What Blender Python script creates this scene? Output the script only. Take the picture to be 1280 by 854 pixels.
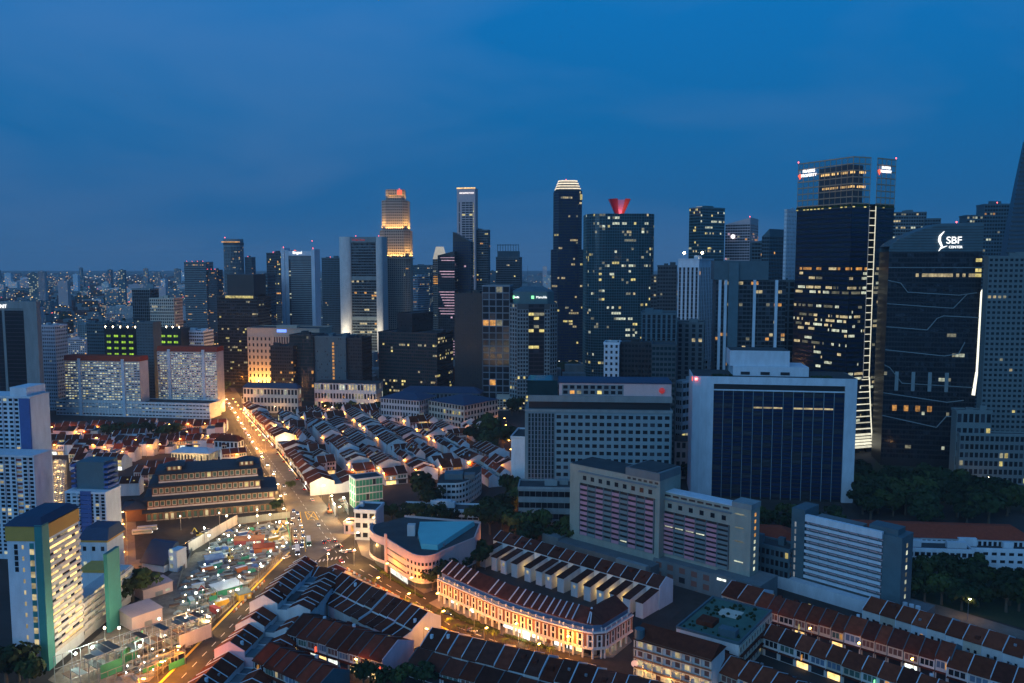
import bpy, math, random
from mathutils import Vector, Matrix
R = math.radians
PI = math.pi
sc = bpy.context.scene
for _o in list(bpy.data.objects):
    bpy.data.objects.remove(_o)

# ---------------------------------------------------------------- camera
cam = bpy.data.cameras.new('camera')
cam_ob = bpy.data.objects.new('camera', cam)
sc.collection.objects.link(cam_ob)
cam.sensor_width = 36.0
cam.lens = 1050.0 / 1280.0 * 36.0
cam.clip_start = 1.0
cam.clip_end = 60000.0
cam_ob.location = (0, 0, 160)
cam_ob.rotation_euler = (PI / 2 - math.atan(99.0 / 1050.0), 0, 0)
sc.camera = cam_ob

# ---------------------------------------------------------------- dusk sky
world = bpy.data.worlds.new('World')
sc.world = world
world.use_nodes = True
wn = world.node_tree.nodes
wl = world.node_tree.links
bg = wn['Background']
tc = wn.new('ShaderNodeTexCoord')
sky = wn.new('ShaderNodeTexSky')
sky.sky_type = 'NISHITA'
sky.sun_disc = False
sky.sun_elevation = R(-2.5)
sky.sun_rotation = R(216)
sky.ozone_density = 4.0
sep = wn.new('ShaderNodeSeparateXYZ')
wl.new(tc.outputs['Generated'], sep.inputs[0])
ramp = wn.new('ShaderNodeValToRGB')           # twilight blue by elevation
e = ramp.color_ramp.elements
e[0].position, e[0].color = 0.0, (0.030, 0.120, 0.290, 1)
e[1].position, e[1].color = 1.0, (0.036, 0.128, 0.35, 1)
for p, c in ((0.06, (0.012, 0.118, 0.315, 1)), (0.16, (0.001, 0.134, 0.375, 1)), (0.34, (0.000, 0.168, 0.495, 1)), (0.6, (0.024, 0.14, 0.40, 1))):
    el = ramp.color_ramp.elements.new(p)
    el.color = c
wl.new(sep.outputs['Z'], ramp.inputs[0])
mp = wn.new('ShaderNodeMapping')               # long soft cloud streaks
mp.inputs['Scale'].default_value = (1.0, 1.0, 3.2)
mp.inputs['Rotation'].default_value = (0.0, 0.0, 0.4)
mp.inputs['Location'].default_value = (21.92, 11.36, 8.48)
wl.new(tc.outputs['Generated'], mp.inputs[0])
cn = wn.new('ShaderNodeTexNoise')
cn.inputs['Scale'].default_value = 1.7
cn.inputs['Detail'].default_value = 6
cn.inputs['Roughness'].default_value = 0.5
cn.inputs['Distortion'].default_value = 0.4
wl.new(mp.outputs[0], cn.inputs['Vector'])
cr = wn.new('ShaderNodeMapRange')
cr.inputs[1].default_value = 0.465
cr.inputs[2].default_value = 0.80
cr.inputs[4].default_value = 0.85
wl.new(cn.outputs[0], cr.inputs[0])
mixc = wn.new('ShaderNodeMix')
mixc.data_type = 'RGBA'
mixc.blend_type = 'ADD'
wl.new(cr.outputs[0], mixc.inputs[0])
wl.new(ramp.outputs[0], mixc.inputs[6])
mixc.inputs[7].default_value = (0.055, 0.040, 0.022, 1)
add = wn.new('ShaderNodeMix')
add.data_type = 'RGBA'
add.blend_type = 'ADD'
add.inputs[0].default_value = 0.15
wl.new(mixc.outputs[2], add.inputs[6])
wl.new(sky.outputs[0], add.inputs[7])
wl.new(add.outputs[2], bg.inputs[0])
bg.inputs[1].default_value = 1.0

# afterglow of the sun that has just set behind the camera
sun = bpy.data.lights.new('sun', 'SUN')
sun.energy = 1.0
sun.angle = R(50)
sun.color = (0.33, 0.64, 1.0)
sun_ob = bpy.data.objects.new('sun', sun)
sc.collection.objects.link(sun_ob)
sun_ob.location = (-200, -300, 400)
sun_ob.rotation_euler = Vector((0.45, 0.72, -0.42)).to_track_quat('-Z', 'Y').to_euler()

sc.view_settings.view_transform = 'Standard'
sc.view_settings.look = 'None'
sc.view_settings.gamma = 1
sc.view_settings.exposure = 0.0
sc.view_settings.use_curve_mapping = False
sc.render.engine = 'CYCLES'
cy = sc.cycles
cy.use_denoising = True
cy.use_adaptive_sampling = True
cy.adaptive_threshold = 0.02
cy.max_bounces = 4
cy.diffuse_bounces = 2
cy.glossy_bounces = 2
cy.transmission_bounces = 2
cy.volume_bounces = 0
cy.sample_clamp_indirect = 3.0
cy.sample_clamp_direct = 0.0
cy.caustics_reflective = False
cy.caustics_refractive = False

# ---------------------------------------------------------------- materials
rng = random.Random(7)
M = {}


def mat(name, col, rough=0.8, var=0.18, scale=0.25, metal=0.0, spec=0.5, rnd=0.12, emit=0.0, ecol=None, streak=0.0):
    """procedural surface: base colour broken up by two noises, per-object tint and optional rain streaks"""
    m = bpy.data.materials.new(name)
    m.use_nodes = True
    n, l = m.node_tree.nodes, m.node_tree.links
    b = n['Principled BSDF']
    b.inputs['Roughness'].default_value = rough
    b.inputs['Metallic'].default_value = metal
    b.inputs['Specular IOR Level'].default_value = spec
    t = n.new('ShaderNodeTexCoord')
    nz = n.new('ShaderNodeTexNoise')
    nz.inputs['Scale'].default_value = scale
    nz.inputs['Detail'].default_value = 5
    nz.inputs['Roughness'].default_value = 0.65
    if streak:
        mp_ = n.new('ShaderNodeMapping')
        mp_.inputs['Scale'].default_value = (1, 1, streak)
        l.new(t.outputs['Object'], mp_.inputs[0])
        l.new(mp_.outputs[0], nz.inputs['Vector'])
    else:
        l.new(t.outputs['Object'], nz.inputs['Vector'])
    oi = n.new('ShaderNodeObjectInfo')
    a1 = n.new('ShaderNodeMath')
    a1.operation = 'MULTIPLY_ADD'
    l.new(nz.outputs[0], a1.inputs[0])
    a1.inputs[1].default_value = var * 3.0
    a1.inputs[2].default_value = 1.0 - var * 1.5
    a2 = n.new('ShaderNodeMath')
    a2.operation = 'MULTIPLY_ADD'
    l.new(oi.outputs['Random'], a2.inputs[0])
    a2.inputs[1].default_value = rnd * 2
    a2.inputs[2].default_value = 1.0 - rnd
    a3 = n.new('ShaderNodeMath')
    a3.operation = 'MULTIPLY'
    l.new(a1.outputs[0], a3.inputs[0])
    l.new(a2.outputs[0], a3.inputs[1])
    mx = n.new('ShaderNodeMix')
    mx.data_type = 'RGBA'
    mx.blend_type = 'MULTIPLY'
    mx.inputs[0].default_value = 1.0
    mx.inputs[6].default_value = (*col, 1)
    cb = n.new('ShaderNodeCombineColor')
    for k in range(3):
        l.new(a3.outputs[0], cb.inputs[k])
    l.new(cb.outputs[0], mx.inputs[7])
    l.new(mx.outputs[2], b.inputs['Base Color'])
    if emit:
        b.inputs['Emission Color'].default_value = (*(ecol or col), 1)
        b.inputs['Emission Strength'].default_value = emit
    M[name] = m
    return m


def glow(name, col, strength, var=0.6, scale=0.35, sample=False):
    """something that gives off light: a lit room behind glass, a lamp, a sign"""
    m = bpy.data.materials.new(name)
    m.use_nodes = True
    n, l = m.node_tree.nodes, m.node_tree.links
    b = n['Principled BSDF']
    b.inputs['Base Color'].default_value = (0.02, 0.02, 0.02, 1)
    b.inputs['Roughness'].default_value = 0.3
    b.inputs['Emission Color'].default_value = (*col, 1)
    if var:
        t = n.new('ShaderNodeTexCoord')
        nz = n.new('ShaderNodeTexNoise')
        nz.inputs['Scale'].default_value = scale
        nz.inputs['Detail'].default_value = 3
        l.new(t.outputs['Object'], nz.inputs['Vector'])
        oi = n.new('ShaderNodeObjectInfo')
        r = n.new('ShaderNodeMapRange')
        r.inputs[1].default_value = 0.3
        r.inputs[2].default_value = 0.7
        r.inputs[3].default_value = strength * (1 - var)
        r.inputs[4].default_value = strength * (1 + var)
        l.new(nz.outputs[0], r.inputs[0])
        k = n.new('ShaderNodeMath')
        k.operation = 'MULTIPLY_ADD'
        l.new(oi.outputs['Random'], k.inputs[0])
        k.inputs[1].default_value = 0.7
        k.inputs[2].default_value = 0.6
        k2 = n.new('ShaderNodeMath')
        k2.operation = 'MULTIPLY'
        l.new(r.outputs[0], k2.inputs[0])
        l.new(k.outputs[0], k2.inputs[1])
        l.new(k2.outputs[0], b.inputs['Emission Strength'])
    else:
        b.inputs['Emission Strength'].default_value = strength
    if not sample:
        m.cycles.emission_sampling = 'NONE'
    M[name] = m
    return m


mat('white', (0.62, 0.62, 0.60), 0.8, 0.22, 0.3, streak=0.25)
mat('offwhite', (0.58, 0.55, 0.52), 0.85, 0.2, 0.3, streak=0.3)
mat('cream', (0.55, 0.48, 0.38), 0.85, 0.2, 0.3, streak=0.3)
mat('beige_wall', (0.27, 0.28, 0.23), 0.85, 0.24, 0.25, streak=0.3)
mat('pale_blue', (0.17, 0.26, 0.28), 0.8, 0.16, 0.25, streak=0.3)
mat('concrete', (0.21, 0.25, 0.25), 0.85, 0.26, 0.2, streak=0.3)
mat('mid_concrete', (0.125, 0.15, 0.155), 0.85, 0.26, 0.2, streak=0.3)
mat('dark_concrete', (0.055, 0.07, 0.075), 0.85, 0.2, 0.2)
mat('flat_roof', (0.05, 0.06, 0.062), 0.9, 0.3, 0.15, spec=0.15)
mat('green_roof', (0.05, 0.12, 0.09), 0.9, 0.35, 0.2)
mat('teal_metal', (0.16, 0.50, 0.50), 0.7, 0.12, 0.1)
mat('black_clad', (0.010, 0.012, 0.014), 0.4, 0.2, 0.2)
mat('steel', (0.33, 0.34, 0.36), 0.45, 0.15, 0.5, metal=0.6)
mat('bronze_steel', (0.42, 0.25, 0.15), 0.5, 0.15, 0.3)
mat('pink_panel', (0.46, 0.22, 0.26), 0.8, 0.15, 0.4)
mat('grey_panel', (0.14, 0.18, 0.18), 0.8, 0.15, 0.4)
mat('pinkish', (0.58, 0.42, 0.40), 0.8, 0.12, 0.3, streak=0.3)
mat('pink_wall', (0.66, 0.45, 0.48), 0.85, 0.16, 0.3, streak=0.3)
mat('stone', (0.45, 0.34, 0.26), 0.85, 0.15, 0.2)
mat('ochre', (0.50, 0.30, 0.06), 0.8, 0.12, 0.3)
mat('teal_paint', (0.03, 0.22, 0.20), 0.7, 0.12, 0.3)
mat('blue_roof', (0.012, 0.04, 0.085), 0.7, 0.2, 0.3)
mat('blue_panel', (0.05, 0.10, 0.27), 0.7, 0.15, 0.3)
mat('hdb_white', (0.54, 0.60, 0.64), 0.85, 0.2, 0.3, streak=0.3)
mat('hdb_red', (0.22, 0.05, 0.05), 0.8, 0.15, 0.3)
for i, c in enumerate(((0.118, 0.030, 0.016), (0.145, 0.036, 0.018), (0.092, 0.026, 0.016), (0.165, 0.042, 0.020), (0.070, 0.026, 0.018))):
    mat('tile%d' % i, c, 0.9, 0.5, 0.35, rnd=0.35, spec=0.05)
mat('tile_red', (0.26, 0.05, 0.026), 0.9, 0.3, 0.6, rnd=0.2, spec=0.12)
mat('dark_tile', (0.03, 0.038, 0.042), 0.7, 0.3, 0.6)
mat('wood', (0.16, 0.07, 0.035), 0.7, 0.2, 0.6, rnd=0.25)
mat('shutter_brown', (0.15, 0.065, 0.05), 0.7, 0.15, 0.8, rnd=0.25)
mat('shutter_green', (0.05, 0.12, 0.10), 0.7, 0.15, 0.8, rnd=0.25)
mat('shutter_blue', (0.10, 0.16, 0.24), 0.7, 0.15, 0.8, rnd=0.25)
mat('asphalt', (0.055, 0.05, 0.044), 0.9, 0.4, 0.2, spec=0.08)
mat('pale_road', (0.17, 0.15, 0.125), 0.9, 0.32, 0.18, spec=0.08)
mat('paving', (0.19, 0.165, 0.14), 0.85, 0.25, 0.3)
mat('ground', (0.05, 0.046, 0.042), 0.95, 0.45, 0.03, spec=0.1)
mat('bare_soil', (0.23, 0.19, 0.15), 0.95, 0.6, 0.22, spec=0.1)
mat('paint_white', (0.7, 0.7, 0.68), 0.7, 0.25, 0.8)
mat('paint_yellow', (0.75, 0.45, 0.04), 0.7, 0.2, 0.8)
mat('grass', (0.02, 0.035, 0.01), 0.95, 0.4, 0.3)
mat('leaf', (0.020, 0.036, 0.014), 0.8, 0.4, 0.5, rnd=0.35, spec=0.1)
mat('leaf2', (0.040, 0.06, 0.018), 0.8, 0.4, 0.5, rnd=0.3, spec=0.1)
mat('bark', (0.10, 0.075, 0.05), 0.9, 0.3, 1.0)
mat('glass', (0.012, 0.016, 0.022), 0.12, 0.3, 0.4, spec=0.3, rnd=0.3)
mat('glass2', (0.03, 0.036, 0.045), 0.25, 0.3, 0.4, spec=0.5, rnd=0.3)
mat('blue_glass', (0.008, 0.022, 0.06), 0.10, 0.15, 0.05, spec=0.35, rnd=0.2)
mat('teal_glass', (0.008, 0.032, 0.038), 0.10, 0.25, 0.1, spec=0.45, rnd=0.2)
mat('teal_frame', (0.06, 0.14, 0.15), 0.4, 0.15, 0.3)
mat('tower_frame', (0.14, 0.19, 0.22), 0.6, 0.15, 0.3)
mat('bluegrey', (0.065, 0.12, 0.14), 0.7, 0.22, 0.2)
mat('red_paint', (0.30, 0.04, 0.035), 0.6, 0.15, 0.5)
mat('orange_paint', (0.42, 0.13, 0.04), 0.6, 0.15, 0.5)
mat('yellow_paint', (0.62, 0.42, 0.06), 0.6, 0.15, 0.5)
mat('green_net', (0.03, 0.26, 0.15), 0.8, 0.25, 0.5)
mat('blue_tarp', (0.03, 0.10, 0.30), 0.6, 0.2, 0.5)
mat('tyre', (0.02, 0.02, 0.02), 0.9, 0.1, 1)
mat('car_glass', (0.01, 0.012, 0.015), 0.08, 0.1, 1, spec=0.8)
for i, c in enumerate(((0.55, 0.55, 0.56), (0.03, 0.03, 0.035), (0.22, 0.23, 0.25), (0.30, 0.03, 0.03), (0.04, 0.09, 0.25), (0.05, 0.28, 0.16))):
    mat('car%d' % i, c, 0.25, 0.05, 1, spec=0.7, rnd=0.1)
glow('lit_warm', (1.0, 0.80, 0.42), 0.5)
glow('lit_white', (0.95, 1.0, 0.74), 0.55)
glow('lit_orange', (1.0, 0.46, 0.10), 0.6)
glow('lit_green', (0.55, 1.0, 0.06), 0.65, 0.3)
glow('lit_yellow', (1.0, 0.82, 0.28), 0.65)
glow('lit_dim', (0.9, 0.85, 0.55), 0.22)
glow('lit_pink', (1.0, 0.62, 0.78), 0.55, 0.3)
glow('shop_warm', (1.0, 0.62, 0.22), 1.6)
glow('shop_white', (0.95, 1.0, 0.9), 1.7)
glow('stall_lamp', (1.0, 0.66, 0.22), 3.5)
glow('flood_warm', (1.0, 0.70, 0.24), 1.5, 0.2)
glow('lamp_orange', (1.0, 0.50, 0.10), 22.0, 0)
glow('lamp_warm', (1.0, 0.78, 0.48), 22.0, 0)
glow('lamp_white', (0.9, 1.0, 0.88), 26.0, 0)
glow('head_light', (1.0, 0.95, 0.85), 9.0, 0)
glow('tail_light', (1.0, 0.05, 0.02), 4.0, 0)
glow('beacon_red', (1.0, 0.10, 0.10), 6.0, 0)
glow('sign_white', (1.0, 1.0, 1.0), 1.8, 0)
glow('sign_red', (1.0, 0.12, 0.05), 1.6, 0)
glow('sign_green', (0.25, 1.0, 0.40), 1.8, 0)
glow('sign_blue', (0.15, 0.30, 1.0), 1.8, 0)
glow('strip_white', (1.0, 0.95, 0.72), 0.9, 0.15)
glow('strip_pale', (0.80, 0.90, 1.0), 0.22, 0.1)
glow('neon_violet', (0.5, 0.2, 1.0), 2.5, 0)

mat('crown_glass', (0.02, 0.05, 0.08), 0.08, 0.1, 0.2, spec=0.8)
M['crown_glass'].node_tree.nodes['Principled BSDF'].inputs['Alpha'].default_value = 0.38
LIT = {'w': 'lit_warm', 'h': 'lit_white', 'o': 'lit_orange', 'g': 'lit_green', 'y': 'lit_yellow', 'd': 'lit_dim', 'p': 'lit_pink'}

# ---------------------------------------------------------------- mesh tools
LINK = sc.collection.objects.link


class MB:
    """collects faces and links them as ONE mesh object"""

    def __init__(s):
        s.v, s.f = [], []

    def quad(s, a, b, c, d):
        k = len(s.v)
        s.v += [a, b, c, d]
        s.f.append((k, k + 1, k + 2, k + 3))

    def poly(s, pts):
        k = len(s.v)
        s.v += list(pts)
        s.f.append(tuple(range(k, k + len(pts))))

    def box(s, x0, x1, y0, y1, z0, z1):
        k = len(s.v)
        s.v += [(x0, y0, z0), (x1, y0, z0), (x1, y1, z0), (x0, y1, z0), (x0, y0, z1), (x1, y0, z1), (x1, y1, z1), (x0, y1, z1)]
        s.f += [tuple(k + i for i in q) for q in ((3, 2, 1, 0), (4, 5, 6, 7), (0, 1, 5, 4), (1, 2, 6, 5), (2, 3, 7, 6), (3, 0, 4, 7))]
        return s

    def prism(s, pts, z0, z1, top=None):
        """vertical prism over a plan polygon (counter-clockwise); top = other polygon for a taper"""
        k, n = len(s.v), len(pts)
        top = top or pts
        s.v += [(p[0], p[1], z0) for p in pts] + [(p[0], p[1], z1) for p in top]
        s.f.append(tuple(k + i for i in reversed(range(n))))
        s.f.append(tuple(k + n + i for i in range(n)))
        for i in range(n):
            j = (i + 1) % n
            s.f.append((k + i, k + j, k + n + j, k + n + i))
        return s

    def xprism(s, prof, x0, x1):
        """profile (y, z) extruded along x"""
        k, n = len(s.v), len(prof)
        s.v += [(x0, p[0], p[1]) for p in prof] + [(x1, p[0], p[1]) for p in prof]
        s.f.append(tuple(k + i for i in range(n)))
        s.f.append(tuple(k + n + i for i in reversed(range(n))))
        for i in range(n):
            j = (i + 1) % n
            s.f.append((k + j, k + i, k + n + i, k + n + j))
        return s

    def wbox(s, p, u, a, b, o0, o1, z0, z1):
        """box on a wall: p start, u unit along, from a to b along, o0..o1 outward, z0..z1"""
        nx, ny = u[1], -u[0]
        k = len(s.v)
        for z in (z0, z1):
            for (t, o) in ((a, o1), (b, o1), (b, o0), (a, o0)):
                s.v.append((p[0] + u[0] * t + nx * o, p[1] + u[1] * t + ny * o, z))
        s.f += [tuple(k + i for i in q) for q in ((3, 2, 1, 0), (4, 5, 6, 7), (0, 1, 5, 4), (1, 2, 6, 5), (2, 3, 7, 6), (3, 0, 4, 7))]

    def wquad(s, p, u, a, b, o, z0, z1):
        nx, ny = u[1], -u[0]
        P = lambda t, z: (p[0] + u[0] * t + nx * o, p[1] + u[1] * t + ny * o, z)
        s.quad(P(a, z0), P(b, z0), P(b, z1), P(a, z1))

    def tube(s, a, b, r0, r1, n=6):
        a, b = Vector(a), Vector(b)
        d = (b - a).normalized()
        x = d.orthogonal().normalized()
        y = d.cross(x)
        k = len(s.v)
        for c, r in ((a, r0), (b, r1)):
            for i in range(n):
                t = 2 * PI * i / n
                s.v.append(tuple(c + x * (r * math.cos(t)) + y * (r * math.sin(t))))
        for i in range(n):
            j = (i + 1) % n
            s.f.append((k + i, k + j, k + n + j, k + n + i))
        s.f.append(tuple(k + i for i in reversed(range(n))))
        s.f.append(tuple(k + n + i for i in range(n)))

    def ball(s, c, r, n=8, m=5, sz=1.0):
        k = len(s.v)
        for j in range(m + 1):
            f = PI * j / m
            for i in range(n):
                t = 2 * PI * i / n
                s.v.append((c[0] + r * math.sin(f) * math.cos(t), c[1] + r * math.sin(f) * math.sin(t), c[2] + r * sz * math.cos(f)))
        for j in range(m):
            for i in range(n):
                i2 = (i + 1) % n
                s.f.append((k + j * n + i, k + (j + 1) * n + i, k + (j + 1) * n + i2, k + j * n + i2))

    def mesh(s, name, m):
        me = bpy.data.meshes.new(name)
        me.from_pydata(s.v, [], s.f)
        me.materials.append(M[m])
        return me

    def obj(s, name, m, parent=None, kind=None):
        if not s.f:
            return None
        return link(name, s.mesh(name, m), parent, kind)


def link(name, me, parent=None, kind=None, loc=None, rot=None):
    o = bpy.data.objects.new(name, me)
    LINK(o)
    if parent is not None:
        o.parent = parent
    if kind:
        o['kind'] = kind
    if loc is not None:
        o.location = loc
    if rot is not None:
        o.rotation_euler = (0, 0, rot)
    return o


def thing(name, label, cat, loc=(0, 0, 0), rot=0.0, group=None):
    o = bpy.data.objects.new(name, None)
    LINK(o)
    o.empty_display_size = 1
    o.location = (loc[0], loc[1], loc[2] if len(loc) > 2 else 0.0)
    o.rotation_euler = (0, 0, rot)
    o['label'] = label
    o['category'] = cat
    if group:
        o['group'] = group
    return o


def tag(o, label, cat, group=None):
    o['label'] = label
    o['category'] = cat
    if group:
        o['group'] = group
    return o


_shared = {}


def shared(key, fn):
    if key not in _shared:
        _shared[key] = fn()
    return _shared[key]


def text(body, size, parent, loc, rotz, m, name='sign_lettering', sx=1.0):
    c = bpy.data.curves.new(name, 'FONT')
    c.body = body
    c.size = size
    c.extrude = 0.25
    c.align_x = 'CENTER'
    c.align_y = 'CENTER'
    c.materials.append(M[m])
    tmp = bpy.data.objects.new(name, c)
    me = bpy.data.meshes.new_from_object(tmp)
    bpy.data.objects.remove(tmp)
    o = link(name, me, parent, None, loc)
    o.rotation_euler = (PI / 2, 0, rotz)
    o.scale = (sx, 1, 1)
    return o


# ---------------------------------------------------------------- buildings
def lit_pattern(nx, nz, p, kinds, r, run=0.55):
    """which panes are lit: floors light up in runs, as offices do"""
    g = {}
    for j in range(nz):
        pf = p * r.choice((0.05, 0.1, 0.2, 0.5, 1.9))
        i = 0
        while i < nx:
            if r.random() < pf:
                k = r.choice(kinds)
                while True:
                    if r.random() < 0.8:
                        g[(i, j)] = k if r.random() < .7 else 'd'
                    i += 1
                    if i >= nx or r.random() > run:
                        break
            i += 1
    return g


def facade(root, p, q, z0, z1, nx, nz, pf=0.2, sf=0.35, out=0.35, frame='concrete', glass='glass', lit=0.05, kinds='wwh', seed=0, run=0.55,
           split=False, piers=True, bands=True, margin=0.0, pattern=None, sub=None):
    """one wall of a building: recessed panes behind real piers and floor bands"""
    r = random.Random(seed * 7919 + nx * 31 + nz)
    L = math.hypot(q[0] - p[0], q[1] - p[1])
    u = ((q[0] - p[0]) / L, (q[1] - p[1]) / L)
    p = (p[0] + u[0] * margin, p[1] + u[1] * margin)
    L -= 2 * margin
    cw, ch = L / nx, (z1 - z0) / nz
    g = pattern if pattern is not None else lit_pattern(nx, nz, lit, kinds, r, run)
    pw, ph = cw * (1 - pf), ch * (1 - sf)
    mbs = {}
    nv = (u[1], -u[0])
    for j in range(nz):
        for i in range(nx):
            k = g.get((i, j))
            m = LIT[k] if k else (glass if r.random() < 0.85 else 'glass2')
            a = i * cw + cw * pf / 2
            zb = z0 + j * ch + ch * sf * 0.6
            if split:
                me = shared(('pane', round(pw, 2), round(ph, 2), m), lambda: MB().box(0, pw, -0.06, 0, 0, ph).mesh('window', m))
                link('window', me, sub or root, None, (p[0] + u[0] * a + nv[0] * 0.03, p[1] + u[1] * a + nv[1] * 0.03, zb), math.atan2(u[1], u[0]))
            else:
                mbs.setdefault(m, MB()).wquad(p, u, a, a + pw, 0.05, zb, zb + ph)
    for m, mb in mbs.items():
        mb.obj('lit_windows' if m.startswith('lit') else 'window_panes', m, root, 'stuff')
    fr = MB()
    if piers:
        for i in range(nx + 1):
            fr.wbox(p, u, max(0, i * cw - cw * pf / 2), min(L, i * cw + cw * pf / 2), 0.0, out, z0, z1)
    if bands:
        for j in range(nz + 1):
            fr.wbox(p, u, 0, L, 0.0, out * (0.8 if piers else 1.0), max(z0, z0 + j * ch - ch * sf * 0.4), min(z1, z0 + j * ch + ch * sf * 0.6))
    fr.obj('facade_frame', frame, root, 'stuff')


def box_root(name, label, b, cat='building', group=None, z=0.0):
    return thing(name, label, cat, (b[0], b[1], z), b[2], group)


def tower(name, label, b, F=None, Rt=None, wall='concrete', glass='glass', frame=None, lit=0.05, kinds='wwh', seed=1, out=0.35, z0=0.0,
          roof='flat_roof', plant=True, cat='building', parapet=1.2, group=None, split=False, beacons=0, base=None, run=0.55, piers=True, top=0.0):
    """rectangular block. F / Rt = (columns, floors, pier share, band share) of the front and right walls"""
    cx, cy_, rot, w, d, h = b
    t = box_root(name, label, b, cat, group)
    hw, hd = w / 2, d / 2
    MB().box(-hw, hw, -hd, hd, 0, h).obj('wall', wall, t)
    frame = frame or wall
    zt = h - top
    rf_ = None
    if F:
        facade(t, (-hw, -hd), (hw, -hd), z0, zt, F[0], F[1], F[2], F[3], out, frame, glass, lit, kinds, seed, run, split, piers)
    if Rt:
        facade(t, (hw, -hd), (hw, hd), z0, zt, Rt[0], Rt[1], Rt[2], Rt[3], out, frame, glass, lit, kinds, seed + 5, run, split, piers)
    if parapet:
        e = 0.4
        mb = MB()
        mb.box(-hw - e, hw + e, -hd - e, -hd + .3, h - .6, h + parapet)
        mb.box(-hw - e, hw + e, hd - .3, hd + e, h - .6, h + parapet)
        mb.box(-hw - e, -hw + .3, -hd + .3, hd - .3, h - .6, h + parapet)
        mb.box(hw - .3, hw + e, -hd + .3, hd - .3, h - .6, h + parapet)
        mb.obj('parapet', frame, t)
        rf_ = MB().box(-hw + .31, hw - .31, -hd + .31, hd - .31, h, h + .15).obj('roof', roof, t)
    if plant:
        r = random.Random(seed)
        for k in range(2 if w > 14 else 1):
            a, c = r.uniform(.12, .3) * w, r.uniform(.12, .3) * d
            x, y = r.uniform(-.25, .25) * w + (k - .5) * .35 * w, r.uniform(-.15, .15) * d
            MB().box(x - a / 2, x + a / 2, y - c / 2, y + c / 2, h + .15, h + r.uniform(2.5, 4.5)).obj('plant_room', wall, rf_ or t)
    for k in range(beacons):
        x = -hw + (k + .5) / beacons * w
        beacon(t, (x, -hd, h + parapet + 1.2))
    return t


def beacon(t, loc, m='beacon_red', r=0.55):
    me = shared(('beacon', m, r), lambda: ball_mesh(r, m))
    link('beacon', me, t, None, loc)


def ball_mesh(r, m):
    b = MB()
    b.ball((0, 0, 0), r, 6, 4)
    b.box(-.08, .08, -.08, .08, -1.6, -r * .8)
    return b.mesh('beacon', m)


def antenna(t, x, y, z, h):
    b = MB()
    b.tube((x, y, z), (x, y, z + h), .35, .12, 5)
    b.obj('antenna', 'steel', t)

# ---------------------------------------------------------------- ground, roads, pavements
def sheet(name, pts, z, m, parent=None, kind='structure', thick=0.0):
    b = MB()
    if thick:
        b.prism(pts, z - thick, z)
    else:
        b.poly([(p[0], p[1], z) for p in pts])
    return b.obj(name, m, parent, kind if parent is None else None)


def ccw(pts):
    a = sum(pts[i][0] * pts[(i + 1) % len(pts)][1] - pts[(i + 1) % len(pts)][0] * pts[i][1] for i in range(len(pts)))
    return list(pts) if a > 0 else list(reversed(pts))


sheet('ground', [(-14000, -300), (14000, -300), (14000, 16000), (-14000, 16000)], 0.0, 'ground')
ROAD = {}


def road(name, pts, m='asphalt', z=0.05):
    ROAD[name] = sheet(name, ccw(pts), z, m)
    return ROAD[name]


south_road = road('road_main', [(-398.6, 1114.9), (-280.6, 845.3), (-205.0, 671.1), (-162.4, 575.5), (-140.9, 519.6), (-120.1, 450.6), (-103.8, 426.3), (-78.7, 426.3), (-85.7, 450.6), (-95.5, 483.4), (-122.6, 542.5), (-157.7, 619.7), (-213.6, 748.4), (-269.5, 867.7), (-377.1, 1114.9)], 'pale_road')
road('road_far', [(-365.1, 1031.2), (-427.8, 1178.5), (-487.2, 1319.5), (-468.2, 1319.5), (-407.4, 1178.5), (-347.2, 1031.2)], 'asphalt', 0.06)
hill_road = road('road_hill', [(-122.3, 455.7), (-128.9, 384.7), (-137.0, 305.9), (-141.2, 271.2), (-127.6, 271.2), (-117.6, 292.0), (-118.6, 316.0), (-115.8, 344.0), (-102.7, 421.8)], 'asphalt', 0.054)
curve_road = road('road_curve', [(-106.0, 435.7), (-94.5, 483.4), (-78.9, 436.9), (-63.6, 415.1), (-41.9, 386.6), (-24.7, 362.4), (-7.6, 348.6), (11.3, 335.8), (32.3, 325.3), (50.4, 328.0), (67.0, 292.0), (33.7, 281.2), (0.0, 317.3), (-23.2, 340.2), (-42.9, 361.6), (-79.4, 403.4)], 'asphalt', 0.058)
road('road_side', [(-42.9, 388.5), (-31.4, 398.3), (-16.7, 426.3), (0.0, 477.6), (7.7, 528.2), (14.4, 528.2), (9.2, 472.0), (-9.0, 415.1), (-25.6, 381.9), (-34.1, 375.5)], 'asphalt', 0.062)
road('road_corner', [(46.0, 317.3), (52.5, 330.8), (71.2, 364.1), (87.2, 388.5), (94.8, 384.7), (73.4, 350.2), (58.5, 323.9), (52.3, 309.6)], 'asphalt', 0.066)
market_street = road('road_market', [(-302.9, 528.2), (-373.5, 671.1), (-361.8, 671.1), (-286.4, 528.2)], 'paving', 0.05)
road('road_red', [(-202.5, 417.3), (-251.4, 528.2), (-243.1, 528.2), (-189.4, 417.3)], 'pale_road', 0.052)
road('road_temple', [(-223.1, 483.4), (-192.5, 492.4), (-144.7, 511.3), (-133.8, 492.4), (-173.1, 453.1), (-203.0, 440.5)], 'asphalt', 0.056)
road('road_cross', [(-30.2, 347.1), (-45.5, 328.0), (-67.0, 305.9), (-59.1, 296.5), (-37.7, 316.0), (-22.9, 339.5)], 'asphalt', 0.06)
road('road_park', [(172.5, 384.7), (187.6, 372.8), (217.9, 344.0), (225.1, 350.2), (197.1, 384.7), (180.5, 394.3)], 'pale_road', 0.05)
road('road_alley', [(-16.7, 867.7), (0.0, 631.8), (5.2, 528.2), (10.3, 528.2), (7.4, 631.8), (0.0, 867.7)], 'asphalt', 0.05)

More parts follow.
